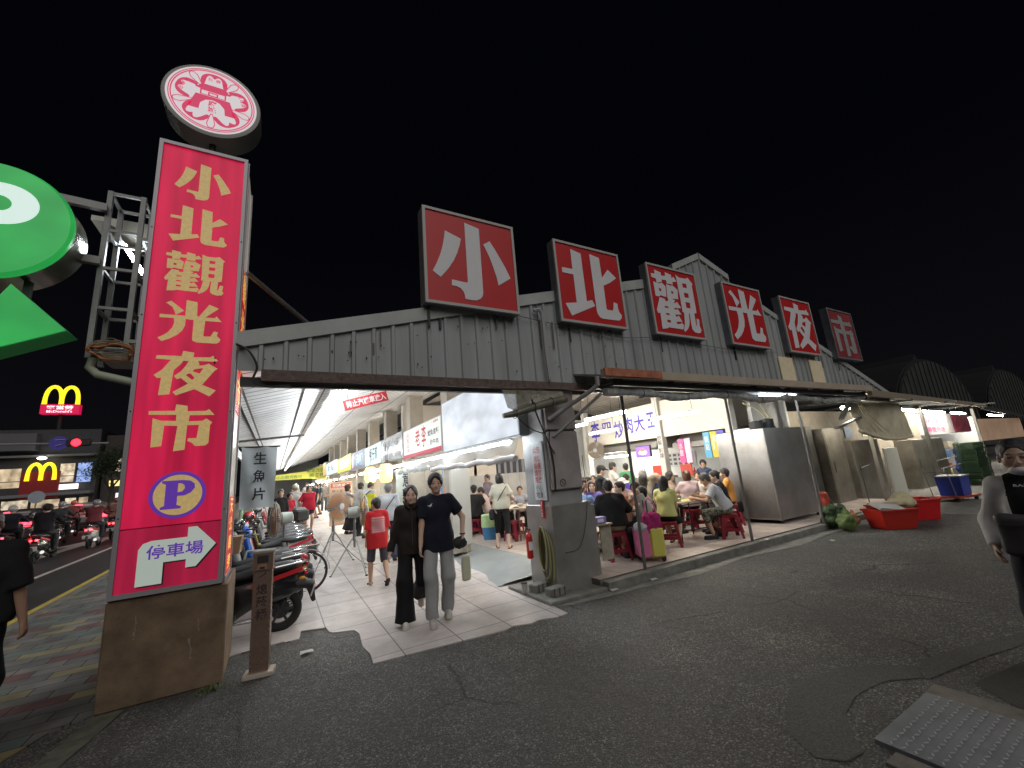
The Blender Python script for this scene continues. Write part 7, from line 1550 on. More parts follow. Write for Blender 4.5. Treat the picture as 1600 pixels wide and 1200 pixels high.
# ================= across the road =================
rb_ = thing('restaurant_building', 'low two storey grey restaurant building with lit windows across the road', 'building', (-21,60,.9))
BG = mat('facade_grey', (.06,.057,.062), .7, noise=.3)
g = G(); g.box((-25,63,5.4),(17,6,9.0)); g.build('wall', BG, rb_)
g = G(); g.box((-28,59.6,8.6),(14,1.0,1.7)); g.build('parapet', mat('parapet_pale', (.13,.13,.14), .7), rb_)
g = G(); g.box((-25,59.3,3.35),(17,.9,.28)); g.build('slab', mat('slab_pale', (.20,.20,.21), .6), rb_)
g = G(); g.box((-25,59.7,7.2),(17,.5,.2)); g.build('upper_slab', MATS['slab_pale'], rb_)
WINL = [mat('win_warm', (.5,.38,.25), .5, emit=.55, ecol=(1,.78,.5), enoise=.8, escale=(1.6,1,1.2)), mat('win_mix', (.5,.4,.3), .5, emit=.6, ecol=(1,.85,.62), enoise=.9, escale=(2.2,1,2)), mat('win_blue', (.2,.3,.7), .5, emit=.7, ecol=(.4,.55,1), enoise=.6, escale=(2,1,2))]
for i, (a, b, z0, z1, k) in enumerate(((-30,-27.2,4.2,6.0,0),(-27,-24.6,4.2,6.0,1),(-24.4,-22.0,4.2,6.1,0),(-19.3,-18.2,4.5,6.4,1),(-18.0,-16.9,4.4,6.4,2),(-30,-26,1.4,3.0,1),(-25.8,-23.2,1.4,3.0,0),(-23,-21.2,1.4,3.0,1),(-21,-19,1.5,2.9,0),(-18.6,-17.8,1.6,2.9,1),(-17.6,-16.9,1.6,2.9,0))):
    g = G(); g.box(((a+b)/2,59.96,(z0+z1)/2),(b-a,.08,z1-z0)); w_ = g.build('window', WINL[k], rb_)
    g = G(); g.box(((a+b)/2,59.9,z1),(b-a+.1,.06,.08)); g.box(((a+b)/2,59.9,z0+.6),(b-a+.1,.06,.06)); g.box((a,59.9,(z0+z1)/2),(.08,.06,z1-z0-.1)); g.build('frame', MATT, w_)
g = G(); g.box((-18.6,59.5,4.0),(1.9,.3,.5)); g.build('lit_panel', mat('panel_glow', (.8,.8,.8), .5, emit=1.6, ecol=(1,.95,.9)), rb_)
def arches(cx, cz, w, h, y, t, m, r):
    for s_ in (-1,1):
        pts = []
        for k in range(15):
            a = PI*k/14; pts.append((cx+s_*w*.25-math.cos(a)*w*.25*(1.0), y, cz+h*(math.sin(a)**.62)))
        g = G(); g.tube(pts, [r*(1.05 if k in (0,14) else .9) for k in range(15)], 8); g.build('arch', m, t, True)
ARCHM = mat('arch_yellow', (.8,.65,.02), .4, emit=1.3, ecol=(1,.78,.02))
t = thing('arch_sign', 'tall pole sign with glowing yellow double arch over a pink red box', 'pole sign', (-19.9,60,.9))
g = G(); g.cyl((-19.9,60.3,.9),(-19.9,60.3,11.6),.22); g.build('pole', MATT, t)
g = G(); g.box((-19.85,60,12.0),(2.9,.7,1.0)); g.build('box', mat('sign_crimson', (.3,.01,.04), .4, emit=.6, ecol=(1,.01,.12)), t)
arches(-19.9,12.35,2.5,2.05,59.9,t,ARCHM,.2)
g = G(); glyph(g, '麥當勞', (-19.85,59.62,12.15), XP, ZP, 2.0,.42,.02,.02); glyph(g, "McDonald's", (-19.85,59.62,11.75), XP, ZP, 1.9,.26,.02,.02); g.build('writing', mat('sign_glow_white', (.8,.8,.8), .4, emit=1.1, ecol=(1,.9,1)), t)
t = thing('arch_sign', 'smaller glowing yellow double arch on a dark red panel on the restaurant front', 'sign', (-20.3,59.3,3.4))
g = G(); g.box((-20.3,59.2,4.3),(2.7,.2,2.6)); g.build('panel', mat('panel_maroon', (.20,.012,.015), .5, emit=.05, ecol=(.6,.02,.03)), t); arches(-20.25,4.75,1.9,1.6,59.0,t,ARCHM,.17)
t = thing('spot_lamp', 'small bright white lamp over the lower yellow arch', 'lamp', (-20.3,58.8,6.9)); g = G(); g.sphere((0,0,0),(.35,.2,.14)); prt(g, 'lens', mat('lamp_white', (1,1,1), .4, emit=12), t, True); g = G(); g.bar((0,.1,.1),(0,1.0,.4),.08); prt(g, 'arm', MATT, t)
t = thing('corner_building', 'grey brick corner block with small lit signs right of the restaurant', 'building', (-14.5,62,.9)); g = G(); g.box((-13.9,64,5.2),(4.8,6,8.2)); g.build('wall', mat('corner_brick', (.06,.048,.045), .8, noise=.3), t)
g = G(); g.box((-15.2,60.9,4.1),(.9,.1,.6)); g.build('lit_sign', mat('sign_yellow_lit', (.8,.6,.1), .5, emit=1.2, ecol=(1,.8,.3)), t); g = G(); g.box((-14.6,60.9,2.7),(.8,.1,.7)); g.build('lit_sign', mat('sign_cool_lit', (.6,.7,.8), .5, emit=1.2, ecol=(.85,.95,1)), t)
g = G(); g.box((-15.0,60.9,6.0),(.5,.1,1.4)); w_ = g.build('window', WINL[1], t)
t = thing('tree', 'dark street tree in front of the corner block', 'tree', (-13.2,52,.8))
g = G(); g.tube([(0,0,0),(.1,0,2.0),(.0,.1,3.4)],[.22,.17,.1],8); g.tube([(0,0,2.3),(-.7,.1,3.6)],[.1,.05],6); g.tube([(0,0,2.5),(.8,.1,3.8)],[.1,.05],6); prt(g, 'trunk', mat('bark', (.04,.03,.025), .9), t, True)
g = G(); random.seed(9)
for k in range(2600):
    a = random.random()*6.28; rr_ = random.random()**.5; c = Vector(random.choice([(0,0,4.6),(-1.0,0,4.1),(1.1,0,4.3),(.2,0,5.6),(-.6,0,5.2)])); p = c+Vector((random.gauss(0,.55),random.gauss(0,.5),random.gauss(0,.45))); s_ = random.uniform(.06,.14); n_ = Vector((random.gauss(0,1),random.gauss(0,1),random.gauss(0,1))).normalized(); u_ = n_.orthogonal().normalized(); v_ = n_.cross(u_); g.add([p-u_*s_, p+v_*s_*.5, p+u_*s_, p-v_*s_*.5], [(0,1,2,3)])
prt(g, 'crown', mat('leaf', (.03,.05,.02), .8), t)
# traffic light on its arm
t = thing('traffic_light', 'traffic signal showing red on a long mast arm', 'traffic light', (-10.7,35,.6))
g = G(); g.cyl((-16.5,35.2,.5),(-16.5,35.2,6.0),.12); g.build('post', MATT, t); g = G(); g.cyl((-16.5,35.2,5.75),(-9.3,35.2,5.62),.06); g.build('arm', mat('arm_grey', (.25,.25,.26), .5), t)
g = G(); g.box((-10.6,35,5.66),(1.1,.25,.42),bev=.08); g.build('housing', MATT, t); g = G(); g.lathe((-10.68,0,5.66), [(.22,34.86),(.22,34.84),(.14,34.78)], 20, 'y'); g.build('red_lamp', mat('signal_red', (1,.05,.05), .4, emit=6, ecol=(1,.015,.03)), t)
t = thing('road_sign', 'round blue road sign hanging on the signal arm', 'road sign', (-11.5,35,5.3)); g = G(); g.lathe((-11.45,0,5.66), [(.42,34.95),(.42,34.92)], 24, 'y'); g.build('disc', mat('road_blue', (.05,.04,.25), .5, emit=.06, ecol=(.15,.12,.8)), t); g = G(); g.bar((-11.6,34.9,5.85),(-11.2,34.9,5.87),.07,.02); g.bar((-11.55,34.9,5.5),(-11.3,34.9,5.58),.16,.02); g.build('symbol', PLATE, t)
t = thing('road_sign', 'grey back of a round road sign on a thin pole', 'road sign', (-10.33,30,.5)); g = G(); g.lathe((-10.33,0,2.45), [(.3,30.0),(.3,29.97)], 24, 'y'); g.build('disc', mat('sign_back', (.32,.36,.40), .5), t); g = G(); g.cyl((-10.33,30.03,.5),(-10.33,30.03,2.7),.035); g.build('pole', GAL, t)
# cars
def car(x, y, face, col, label, H_=1.5, L_=4.4, W_=1.8, lit=True, group='cars queuing on the road'):
    t = thing('car', label, 'car', (x,y,rise(y)), math.radians(face), group)
    pm = mat('car_%02x%02x' % (int(col[0]*255), int(col[2]*255)), col, .25, coat=.6)
    f = Fld((-L_/2-.2,-W_/2-.2,0),(L_/2+.2,W_/2+.2,H_+.15), .055)
    f.boxs((0,0,.56),(L_/2,W_/2,.32),.2,.05); f.boxs((-.25,0,H_-.48),(L_*.30,W_/2-.12,.46),.25,.18)
    for xx in (-1.35,1.35): f.cap((xx,-W_/2-.1,.32),(xx,W_/2+.1,.32),.36,.36,.03,'s')
    V, F = f.mesh(); mk('body', V, F, pm, t)
    GL_ = mat('car_glass', (.015,.017,.02), .08)
    f = Fld((-L_/2,-W_/2,.7),(L_/2,W_/2,H_+.1), .05); f.boxs((-.25,0,H_-.42),(L_*.30+.03,W_/2-.2,.27),.16,.1); V, F = f.mesh(); mk('rear_window', V, F, GL_, t)
    for s_ in (-1,1):
        g = G(); g.box((-.25,s_*(W_/2-.17),H_-.42),(L_*.42,.05,.30),bev=.02); prt(g, 'side_window', GL_, t)
        g = G(); g.box((-L_/2-.0,s_*(W_/2-.24),.84),(.08,.36,.17),bev=.03); prt(g, 'tail_light', mat('tail_car', (.8,.02,.03), .3, emit=9, ecol=(1,.03,.05)), t)
    g = G(); g.box((-L_*.30-.33,0,H_-.13),(.05,.34,.04)); prt(g, 'brake_light', MATS['tail_car'], t)
    g = G(); g.box((-L_/2-.02,0,.62),(.02,.42,.14)); prt(g, 'number_plate', PLATE, t); g = G(); g.box((-L_/2+.02,0,.36),(.12,W_-.2,.16),bev=.04); prt(g, 'bumper', MATT, t)
    for xx in (-1.35,1.35):
        for s_ in (-1,1): g = G(); g.torus((xx,s_*(W_/2-.14),.33),.24,.09,'y',22,8); w_ = prt(g, 'wheel', RUB, t, True); g = G(); g.cyl((xx,s_*(W_/2-.14)-.06,.33),(xx,s_*(W_/2-.14)+.06,.33),.16,n=12); prt(g, 'rim', DKM, w_)
    return t
car(-8.6,19.6,96,(.02,.02,.022),'black people carrier at the left edge of the road', 1.75, 4.6)
car(-9.8,27.5,95,(.05,.045,.045),'dark car behind the scooters with its brake light lit')
car(-6.9,31,93,(.10,.10,.10),'dark grey car ahead of the riders with roof brake light')
car(-6.6,37,92,(.3,.3,.3),'silver grey car farther ahead in the queue')
car(-11.5,23,96,(.03,.02,.02),'dark van at the far left of the queue with both tail lights lit', 1.8, 4.6)
car(-5.9,44,92,(.02,.02,.03),'black car far ahead near the crossing')
car(-9.6,34,94,(.25,.24,.22),'beige car ahead of the dark car in the outer lane')
# ---- clutter around the rear stalls
random.seed(31)
for i in range(16):
    x = 23.5+random.random()*8; y = 6.6+random.random()*.8; w_, h_ = random.uniform(.25,.5), random.uniform(.2,.4); zb = random.choice((0,.35,.8,1.2))
    c = random.choice([(.5,.45,.35),(.1,.2,.4),(.45,.08,.06),(.3,.3,.3),(.55,.5,.15),(.12,.3,.15)])
    t = thing('goods_box', 'box of goods piled in the bright rear stall', 'box', (x,y,zb), random.uniform(-.3,.3), 'boxes of goods in the rear stall'); g = G(); g.box((0,0,h_/2),(w_,.3,h_),bev=.01); prt(g, 'box', mat('goods_%d' % int(c[0]*100), c, .6, noise=.3, nscale=6), t)
for k in range(7):
    t = thing('hanging_poster', 'small printed sheet pinned on the dim wall above the steel cupboards', 'poster', (13.4+k*1.35,6.88,2.15), 0, 'printed sheets above the steel cupboards'); g = G(); g.box((0,0,.0),(.5+.1*(k % 3),.02,.34)); prt(g, 'sheet', mat('poster_%d' % (k % 4), [(.55,.52,.45),(.5,.12,.10),(.5,.45,.12),(.2,.3,.45)][k % 4], .6, noise=.4, nscale=9), t)
for i, (x, y, c, l) in enumerate(((4.9,4.75,(.6,.6,.58),'scrap of white paper lying at the kerb by the black pole'),(7.95,4.78,(.6,.6,.58),'white scrap on the kerb by the second pole'),(4.15,4.78,(.62,.6,.56),'white rag at the foot of the corner pillar'),(9.0,4.2,(.4,.38,.33),'flattened paper scrap on the asphalt near the kerb'),(.35,5.45,(.5,.5,.48),'tiny white scrap on the dark asphalt by the cigarette bin'))):
    g = G(); s_ = .07; g.add([(x-s_,y-.03,.02),(x,y-.05,.035),(x+s_,y-.02,.02),(x+s_*.8,y+.04,.03),(x-.01,y+.05,.02),(x-s_*.9,y+.03,.035)], [(0,1,2,3,4,5)]); 
    if i in (1,): g.xf(Matrix.Translation((0,0,.12)))
    tag(g.build('litter', mat('litter_%d' % i, c, .8)), l, 'litter')
# ================= let the arcade floor, road and far side climb gently with distance =================
def lift(o):
    off = Vector((0,0,0)); p = o
    while p is not None: off += p.location; p = p.parent
    for v in o.data.vertices: v.co.z += rise(v.co.y+off.y)
for o in list(COL.objects):
    n_ = o.name.split('.')[0]
    if o.type == 'MESH' and (n_ in ('roof','column','shop_rear_wall','shop_partition','green_post','ceiling','ceiling_rail','far_wall') or (o.parent and o.parent.name.split('.')[0] == 'arcade_strip_light')):
        lift(o)

# ================= PEOPLE =================
GD = 'diners in the hall'; GW = 'people walking in the arcade'
BK = (.016,.015,.016); NV = (.012,.014,.026); DK = (.03,.03,.035)
def local_g(root, g, name, m, smooth=True): return g.build(name, m, root, smooth, world=False)
def body_strap(J, sign, m, r=.011, off=.135, low=.30):
    "cross-body strap hugging the torso, over shoulder 'sign' down to the other hip"
    k = J['k']; P, s_, Rt = J['P'], J['s'], J['Rt']; pts = []
    for i in range(25):
        a = 2*PI*i/24; c, s2 = math.cos(a), math.sin(a)
        hgt = .30+.20*c*sign*-1*-1
        pts.append(tuple(P+s_*(.27+.22*c)*k+Rt[:,0]*(sign*.155*c)*k*1.02+Rt[:,1]*(off*s2)*k))
    g = G(); g.tube(pts, r, 6, closed=True); return local_g(J['root'], g, 'bag_strap', m)
def held_bag(name, label, J, i, size, m, drop=.25, shape='box', rz=0., handle=True, off=(0,0,0)):
    root = J['root']; W = J['W'][i]; a = root.rotation_euler[2]; c, s2 = math.cos(a), math.sin(a)
    p = np.array(W)+np.array(off); wp = (root.location[0]+c*p[0]-s2*p[1], root.location[1]+s2*p[0]+c*p[1], root.location[2]+p[2]-.06)
    t = thing(name, label, 'bag', wp, a+rz)
    f = Fld((-size[0]-.1,-size[1]-.1,-drop-size[2]*2-.1),(size[0]+.1,size[1]+.1,.1), .013); f.boxs((0,0,-drop-size[2]), size, min(size)*.6, .02); f.wrinkle(.004,12,3); V, F = f.mesh(); mk('bag', V, F, m, t)
    if handle: g = G(); g.tube([(-size[0]*.6,0,-drop+.02),(-size[0]*.5,0,-drop*.4),(0,0,0),(size[0]*.5,0,-drop*.4),(size[0]*.6,0,-drop+.02)],.008,6); prt(g, 'handle', m, t, True)
    return t
# --- the couple walking towards us
r, J = person('young woman in black jacket and wide black trousers walking beside the man in navy', (1.575,5.64,.012), 256, H=1.66, fine=1, w=.93, hair='bun', hcol=(.02,.014,.012), skin=SKL, hy=-.05, hp=.05,
    top=((.022,.017,.015),'long',.040,-.10), bottom=((.010,.010,.011),'wide',.0), shoes=((.55,.53,.50),'shoe'), feet=((-.10,-.26,.20,0,-.9),(.11,.16,.0)), hands=((-.24,.05,.84),(.29,.04,.80)))
g = G(); g.tube([tuple(J['chest']+J['Rt']@np.array([0,.155,.10])), tuple(J['P']+np.array([0,.155,.02]))],.004,6); local_g(r, g, 'zip', mat('zip_grey', (.12,.12,.12), .4, metal=.5))
g = G(); 
for sx in (-1,1): g.tube([tuple(J['chest']+np.array([sx*.085,-.01,.23])),tuple(J['chest']+np.array([sx*.075,.075,.21])),tuple(J['chest']+np.array([sx*.022,.125,.145]))],[.022,.022,.012],8)
local_g(r, g, 'collar', cloth((.028,.022,.02)))
g = G(); g.tube([tuple(J['hc']+J['Hm']@np.array(p)) for p in ((-.084,0,-.02),(-.086,.0,.03),(-.05,.0,.105),(0,0,.122),(.05,0,.105),(.086,0,.03),(.084,0,-.02))],.009,6); local_g(r, g, 'hair_band', cloth((.015,.013,.013)))
r, J = person('young man in a navy t-shirt and light grey trousers walking beside the woman in black', (1.845,5.42,.012), 254, H=1.785, fine=1, w=1.03, hair='fringe', hcol=(.014,.012,.012), skin=(.60,.40,.30), hp=-.04, hy=.03,
    top=(NV,'short',.035,-.15), bottom=((.33,.34,.345),'long',.014), shoes=((.5,.47,.44),'shoe'), feet=((-.10,-.10,.015),(.10,.14,.0)), hands=((-.31,.12,.98),(.22,.10,.86)), epole=((-1,-.6,-.2),(.35,-1,-.25)))
c = J['chest']; lg = [(-.030,.002),(-.008,.002),(.010,.014),(.030,.028),(.016,.006),(.022,-.004),(.008,-.008),(-.002,-.018),(-.004,-.007),(-.022,-.004)]
g = G(); v, f_ = curve_mesh([lg]); yb = .105*J['k']+.035+.01
g.add([(c[0]+.085-p[0]*1.1, c[1]+.148, c[2]+.075+p[1]*1.1) for p in v], f_)
V_, F_, Rt_, ch_ = person.top
def lay_on(Vt, g, c, push=.004):
    "drop a flat print on to the front of a shirt mesh"
    out = []
    for p in g.v:
        d = (Vt[:,0]-p[0])**2+(Vt[:,2]-p[2])**2; m_ = (d < .018**2)&(Vt[:,1] > c[1]); y = Vt[m_,1].max() if m_.any() else p[1]; out.append((p[0], y+push, p[2]))
    g.v = out; return g
lay_on(V_, g, c); local_g(r, g, 'chest_mark', mat('print_white', (.7,.7,.7), .6), False)
a_ = r.rotation_euler[2]
held_bag('shoulder_bag','cream slim bag dangling from the hand of the man in navy', J, 0, (.055,.04,.15), mat('cream_leather', (.55,.54,.40), .5), .20, off=(-.02,.02,.02))
t = thing('folded_jacket', 'dark bundle held in the left hand of the man in navy', 'bundle', (r.location[0]+math.cos(a_)*J['W'][0][0]-math.sin(a_)*J['W'][0][1], r.location[1]+math.sin(a_)*J['W'][0][0]+math.cos(a_)*J['W'][0][1], .97-.05), a_)
f = Fld((-.2,-.2,-.2),(.2,.2,.2), .011); f.ell((.04,.04,-.01),(.085,.07,.07),.03); f.wrinkle(.012,20,4); V, F = f.mesh(); mk('bundle', V, F, mat('dark_fur', (.03,.03,.035), .9, noise=.5, nscale=40, bump=1, bscale=90), t)
g = G(); g.torus(tuple(J['W'][0]+np.array([0,0,.02])), .032,.008,'z',16,6); local_g(r, g, 'wristband', MATT)
# --- boy in red
r, J = person('boy in a red t-shirt with a white back print, walking away', (1.56,7.75,.03), 88, H=1.46, w=.95, skin=SK2, hair='crop', hy=.5, hp=.15, top=((.50,.022,.028),'elbow',.035,-.20), bottom=((.07,.065,.08),'short',1.1), shoes=((.03,.03,.03),'sandal'), feet=((-.10,.12,0),(.12,-.22,.10,0,-.7)), fine=1)
V_, F_, Rt_, ch_ = person.top; rs = np.random.RandomState(4)
decal(r, V_, F_, lambda c: (c[:,1] < ch_[1]-.03)&(np.abs(c[:,0]-.0) < .105)&(c[:,2] > ch_[2]-.20)&(c[:,2] < ch_[2]+.07)&((np.sin(c[:,0]*150+np.sin(c[:,2]*90)*2)+np.sin(c[:,2]*170)) > .15), mat('print_pale', (.62,.55,.56), .7), .004, 'shirt_print')
# --- white-haired man, seen from behind
r, J = person('grey haired man in a white shirt with a dark shoulder strap, seen from behind', (2.19,9.65,.07), 72, H=1.66, skin=SK, hair='short', hcol=(.22,.22,.22), top=((.62,.64,.66),'short',.045,-.05), bottom=((.05,.055,.08),'long',.02), shoes=((.03,.03,.04),'shoe'), w=1.05, feet=((-.12,.15,0),(.12,-.15,.05,0,-.3)), fine=0)
body_strap(J, 1, cloth((.03,.03,.035)), .010, .155)
# --- man in yellow and woman with bun at the counter
r, J = person('man in a yellow and grey polo shirt with a black strap, bending at the counter', (2.42,13.6,.15), 40, H=1.70, lean=.25, hp=.5, skin=SK2, hair='crop', top=((.62,.60,.05),'short',.04,-.06), bottom=((.05,.055,.06),'short',1), shoes=((.05,.05,.05),'shoe'), w=1.12, fat=.02)
body_strap(J, 1, cloth(BK), .014, .17)
V_, F_, Rt_, ch_ = person.top
decal(r, V_, F_, lambda c: c[:,2] > ch_[2]+.06, cloth((.50,.52,.52)), .004, 'shoulder_yoke')
r, J = person('woman with dark hair in a bun leaning in beside the man in yellow', (2.28,14.4,.17), 20, H=1.66, lean=.2, hair='bun', top=((.45,.43,.42),'short',.02), bottom=(BK,'long',0), w=.9, far=True)
r, J = person('woman in a white top and long black skirt at the counter', (2.1,15.2,.18), 10, H=1.62, hair='bob', hcol=(.06,.02,.01), skin=SKL, top=((.60,.55,.48),'short',.01,.0), bottom=((.012,.012,.012),'skirt',.85), w=.88, far=True, hands=((-.12,.42,1.25),(.2,.45,1.2)))
# --- people farther down
def walker(label, x, y, face, H, top, bottom, hair='short', **kw):
    return person(label, (x,y,rise(y)), face, H=H, top=top, bottom=bottom, hair=hair, far=True, group=kw.pop('group', GW), **kw)
walker('man in a tan t-shirt and brown shorts standing sideways in the arcade', 2.15, 18.6, 160, 1.78, ((.50,.34,.20),'elbow',.04), ((.10,.075,.075),'short',0), skin=(.62,.36,.22), shoes=((.04,.03,.03),'sandal'), hands=((-.12,.35,1.15),(.15,.35,1.18)))
r, J = walker('woman in a dark red t-shirt and denim shorts with her hand at her face', 1.05, 17.0, 275, 1.66, ((.38,.015,.035),'elbow',.04), ((.03,.035,.07),'short',.6), 'bob', skin=(.60,.38,.28), w=1.1, fat=.02, hands=((-.02,.22,1.40),(.28,.2,1.05)), hp=.2)
walker('person in dark clothes walking left of the others far down the arcade', 1.75, 23.0, 200, 1.68, ((.025,.03,.045),'short',.03), (DK,'short',0))
walker('second dark shirted person looking at a phone far down the arcade', 2.1, 25.0, 190, 1.66, ((.04,.05,.06),'short',.03), (BK,'short',0), 'bob')
walker('person in a pale t-shirt far down the arcade', 1.55, 27.0, 260, 1.7, ((.5,.48,.46),'short',.03), ((.2,.22,.25),'long',0))
walker('woman with long hair far down the arcade near the orange lamp', 2.5, 27.5, 270, 1.62, ((.3,.25,.22),'short',.03), ((.1,.1,.12),'long',0), 'long')
walker('small figure in white at the far end of the arcade', 1.2, 33, 90, 1.68, ((.6,.58,.55),'short',.03), (DK,'long',0))
walker('small dark figure at the far end of the arcade', 2.3, 35, 90, 1.7, (BK,'short',.03), (DK,'long',0))
walker('child in a red top beside the parked scooters', .42, 16.4, 300, 1.45, ((.40,.02,.04),'short',.03), ((.1,.1,.2),'short',0), 'bob')
walker('person in a pale beige helmet and white top beside the parked scooters', .62, 17.2, 100, 1.72, ((.55,.55,.52),'short',.03), (DK,'long',0), 'helmet', extra=(.42,.38,.26))
walker('dark clad person wheeling a scooter out of the far row', .15, 15.4, 270, 1.62, (BK,'long',.03), (DK,'long',0), 'short')
# --- shop staff behind the couple
person('cook in an orange t-shirt behind the white banner', (3.55,14.0,.16), 350, H=1.76, hair='short', top=((.72,.28,.10),'short',.03), bottom=(DK,'long',0), far=True)
person('seated person in a light blue shirt glimpsed between the couple', (3.75,11.5,.0), 60, H=1.62, sit=True, hair='short', top=((.22,.42,.72),'short',.03), bottom=(DK,'long',0), far=True)
person('woman in an orange top behind the man in navy', (4.15,11.9,DZ), 240, H=1.6, hair='bob', hcol=(.05,.02,.01), top=((.65,.26,.12),'short',.03), bottom=(DK,'long',0), far=True)
# --- around the round table
r, J = person('standing woman in a cream t-shirt and black capri trousers with a black shoulder bag', (4.36,8.42,DZ), 62, H=1.60, w=.98, fat=.01, hair='bob', skin=SKL, hp=.1, top=((.60,.57,.46),'short',.035,-.04), bottom=((.014,.015,.017),'capri',0), shoes=((.16,.09,.05),'sandal'), feet=((-.13,.08,0,.1),(.11,-.08,0,-.2)), hands=((-.20,.22,1.0),(.24,.18,1.0)))
body_strap(J, 1, cloth(BK), .009, .15)
k_ = J; a_ = r.rotation_euler[2]
t = thing('shoulder_bag', 'black shoulder bag on the left hip of the standing woman in cream', 'bag', (4.36+math.cos(a_)*-.22, 8.42+math.sin(a_)*-.22, .86), a_); f = Fld((-.2,-.25,-.2),(.2,.25,.2), .013); f.boxs((0,0,0),(.06,.14,.11),.05,.02); V, F = f.mesh(); mk('bag', V, F, cloth(BK), t)
SEAT = .45
def diner(label, x, y, face, st=True, rzs=None, **kw):
    if 'hands' not in kw: kw['hands'] = ((-.20,.36,.80),(.20,.36,.80))
    r = person(label, (x,y,DZ), face, sit=True, seat=SEAT, group=GD, **kw)
    if st: stool(x, y, DZ, math.radians(face)+.2 if rzs is None else rzs, ' '.join(('red stool under the '+label.split(',')[0]).split()[:16]))
    return r
diner('man in a pale t-shirt eating at the round table facing us', 5.35, 10.2, 250, hp=.35, lean=.18, top=((.50,.50,.46),'short',.03), bottom=(BK,'long',0), hair='short', hands=((-.05,.26,1.02),(.22,.36,.85)), skin=SK2, H=1.7)
diner('man in a black shirt and black cap seated with his back to us', 4.75, 10.75, 60, top=(BK,'short',.04), bottom=(DK,'long',0), hair='cap', w=1.1, H=1.72, fat=.02, far=True)
diner('woman in a pink top right of the man in the black cap', 5.3, 11.1, 140, hp=.45, lean=.2, top=((.65,.5,.48),'short',.03), bottom=((.5,.08,.2),'long',0), hair='short', far=True, H=1.6)
diner('dark haired person seated behind the eating man', 5.95, 11.3, 250, top=(DK,'short',.03), bottom=(DK,'long',0), far=True)
diner('child seated right of the eating man', 5.95, 10.3, 240, top=((.4,.4,.45),'short',.03), bottom=(DK,'long',0), far=True, H=1.45)
person('waiter far behind the round table', (5.9,12.2,DZ), 200, H=1.6, top=((.25,.2,.22),'short',.03), bottom=(DK,'long',0), far=True)
# --- front tables
diner('broad man in a black t-shirt and khaki shorts sitting with his back to us', 5.12, 5.72, 60, H=1.72, w=1.2, fat=.045, hair='crop', lean=.12, skin=SK2, top=((.013,.013,.014),'elbow',.04,-.02), bottom=((.30,.27,.19),'short',0), shoes=((.04,.04,.05),'shoe'), feet=((-.14,-.02,0),(.16,.05,0)), hands=((-.32,.22,.66),(.26,.34,.80)), fine=1)
diner('man in a light blue t-shirt bending over his food left of the front table', 4.98, 6.38, 48, st=True, H=1.68, w=1.1, lean=.30, hp=.45, hair='crop', hcol=(.12,.06,.035), skin=(.58,.34,.24), top=((.20,.34,.62),'short',.04), bottom=((.06,.06,.065),'short',0), hands=((-.1,.5,.86),(.2,.45,.82)), feet=((-.15,.1,0),(.14,.25,0)))
diner('smiling woman in a purple top facing us across the front table', 5.98, 7.22, 230, H=1.6, hair='long', hcol=(.035,.02,.014), skin=SKL, hp=.05, top=((.14,.11,.35),'short',.02), bottom=(BK,'long',0))
diner('man in a dark shirt seated at the far left beside the pillar', 6.12, 7.72, 325, H=1.76, hair='short', hcol=(.04,.035,.03), top=((.03,.03,.035),'short',.03), bottom=(BK,'long',0), far=True)
r, J = person('waitress in a black cap, black t-shirt and navy apron leaning right', (6.45,7.55,DZ), 330, H=1.60, lean=.12, hp=.2, hair='cap', hcol=(.03,.02,.015), skin=SKL, top=((.02,.02,.022),'short',.03), bottom=((.02,.035,.11),'skirt',0), hands=((-.15,.5,1.0),(.2,.5,1.0)), group=GD)
person('cook in a white shirt with tied dark hair behind the counter', (8.1,8.85,DZ), 330, H=1.66, hair='bun', skin=SKL, hp=.3, top=((.60,.56,.52),'short',.03), bottom=(DK,'long',0), hands=((-.15,.35,1.1),(.2,.35,1.15)), far=True)
person('cook in a green t-shirt seen from behind', (8.75,8.95,DZ), 60, H=1.60, hair='crop', top=((.10,.45,.20),'short',.03), bottom=(DK,'long',0), far=True, lean=.05)
diner('person in a wide white sun hat eating, head turned left', 6.35, 6.65, 200, H=1.62, hair='bucket', hcol=(.05,.03,.02), extra=(.62,.60,.55), skin=SK, hp=.15, top=((.55,.40,.36),'short',.03), bottom=(DK,'long',0))
diner('woman with brown hair bending over the table behind the boy', 6.2, 6.0, 190, H=1.58, hair='bob', hcol=(.05,.018,.012), lean=.3, hp=.3, skin=SKL, top=((.60,.42,.38),'short',.02), bottom=(DK,'long',0))
diner('boy in a pale grey t-shirt drinking with both hands raised', 5.62, 5.42, 130, st=True, H=1.36, hair='short', skin=SK, top=((.45,.44,.38),'short',.03), bottom=(DK,'long',0), hands=((-.05,.2,.96),(.05,.2,.96)), hp=.05)
diner('woman in an orange red top sitting beyond the boy', 5.75, 6.1, 160, st=False, H=1.56, hair='short', skin=SKL, top=((.6,.28,.16),'none',.02), bottom=(DK,'long',0), far=True)
diner('woman with long black hair in a lemon t-shirt and black shorts, seen from behind', 6.52, 5.76, 30, H=1.62, hair='long', skin=SK, lean=.08, hp=.05, top=((.62,.62,.25),'short',.03,-.02), bottom=((.015,.015,.016),'short',1.0), shoes=((.03,.03,.03),'sandal'), feet=((-.06,.36,0),(.14,.10,.03,0,-.2)), hands=((-.15,.42,.80),(.12,.30,.62)), fine=1)
diner('woman in a beige hooded top with her hand to her ear', 7.15, 6.85, 50, H=1.66, hair='long', hcol=(.025,.02,.018), top=((.42,.37,.28),'long',.045), bottom=(BK,'long',0), hands=((-.2,.4,.8),(.12,.1,1.18)))
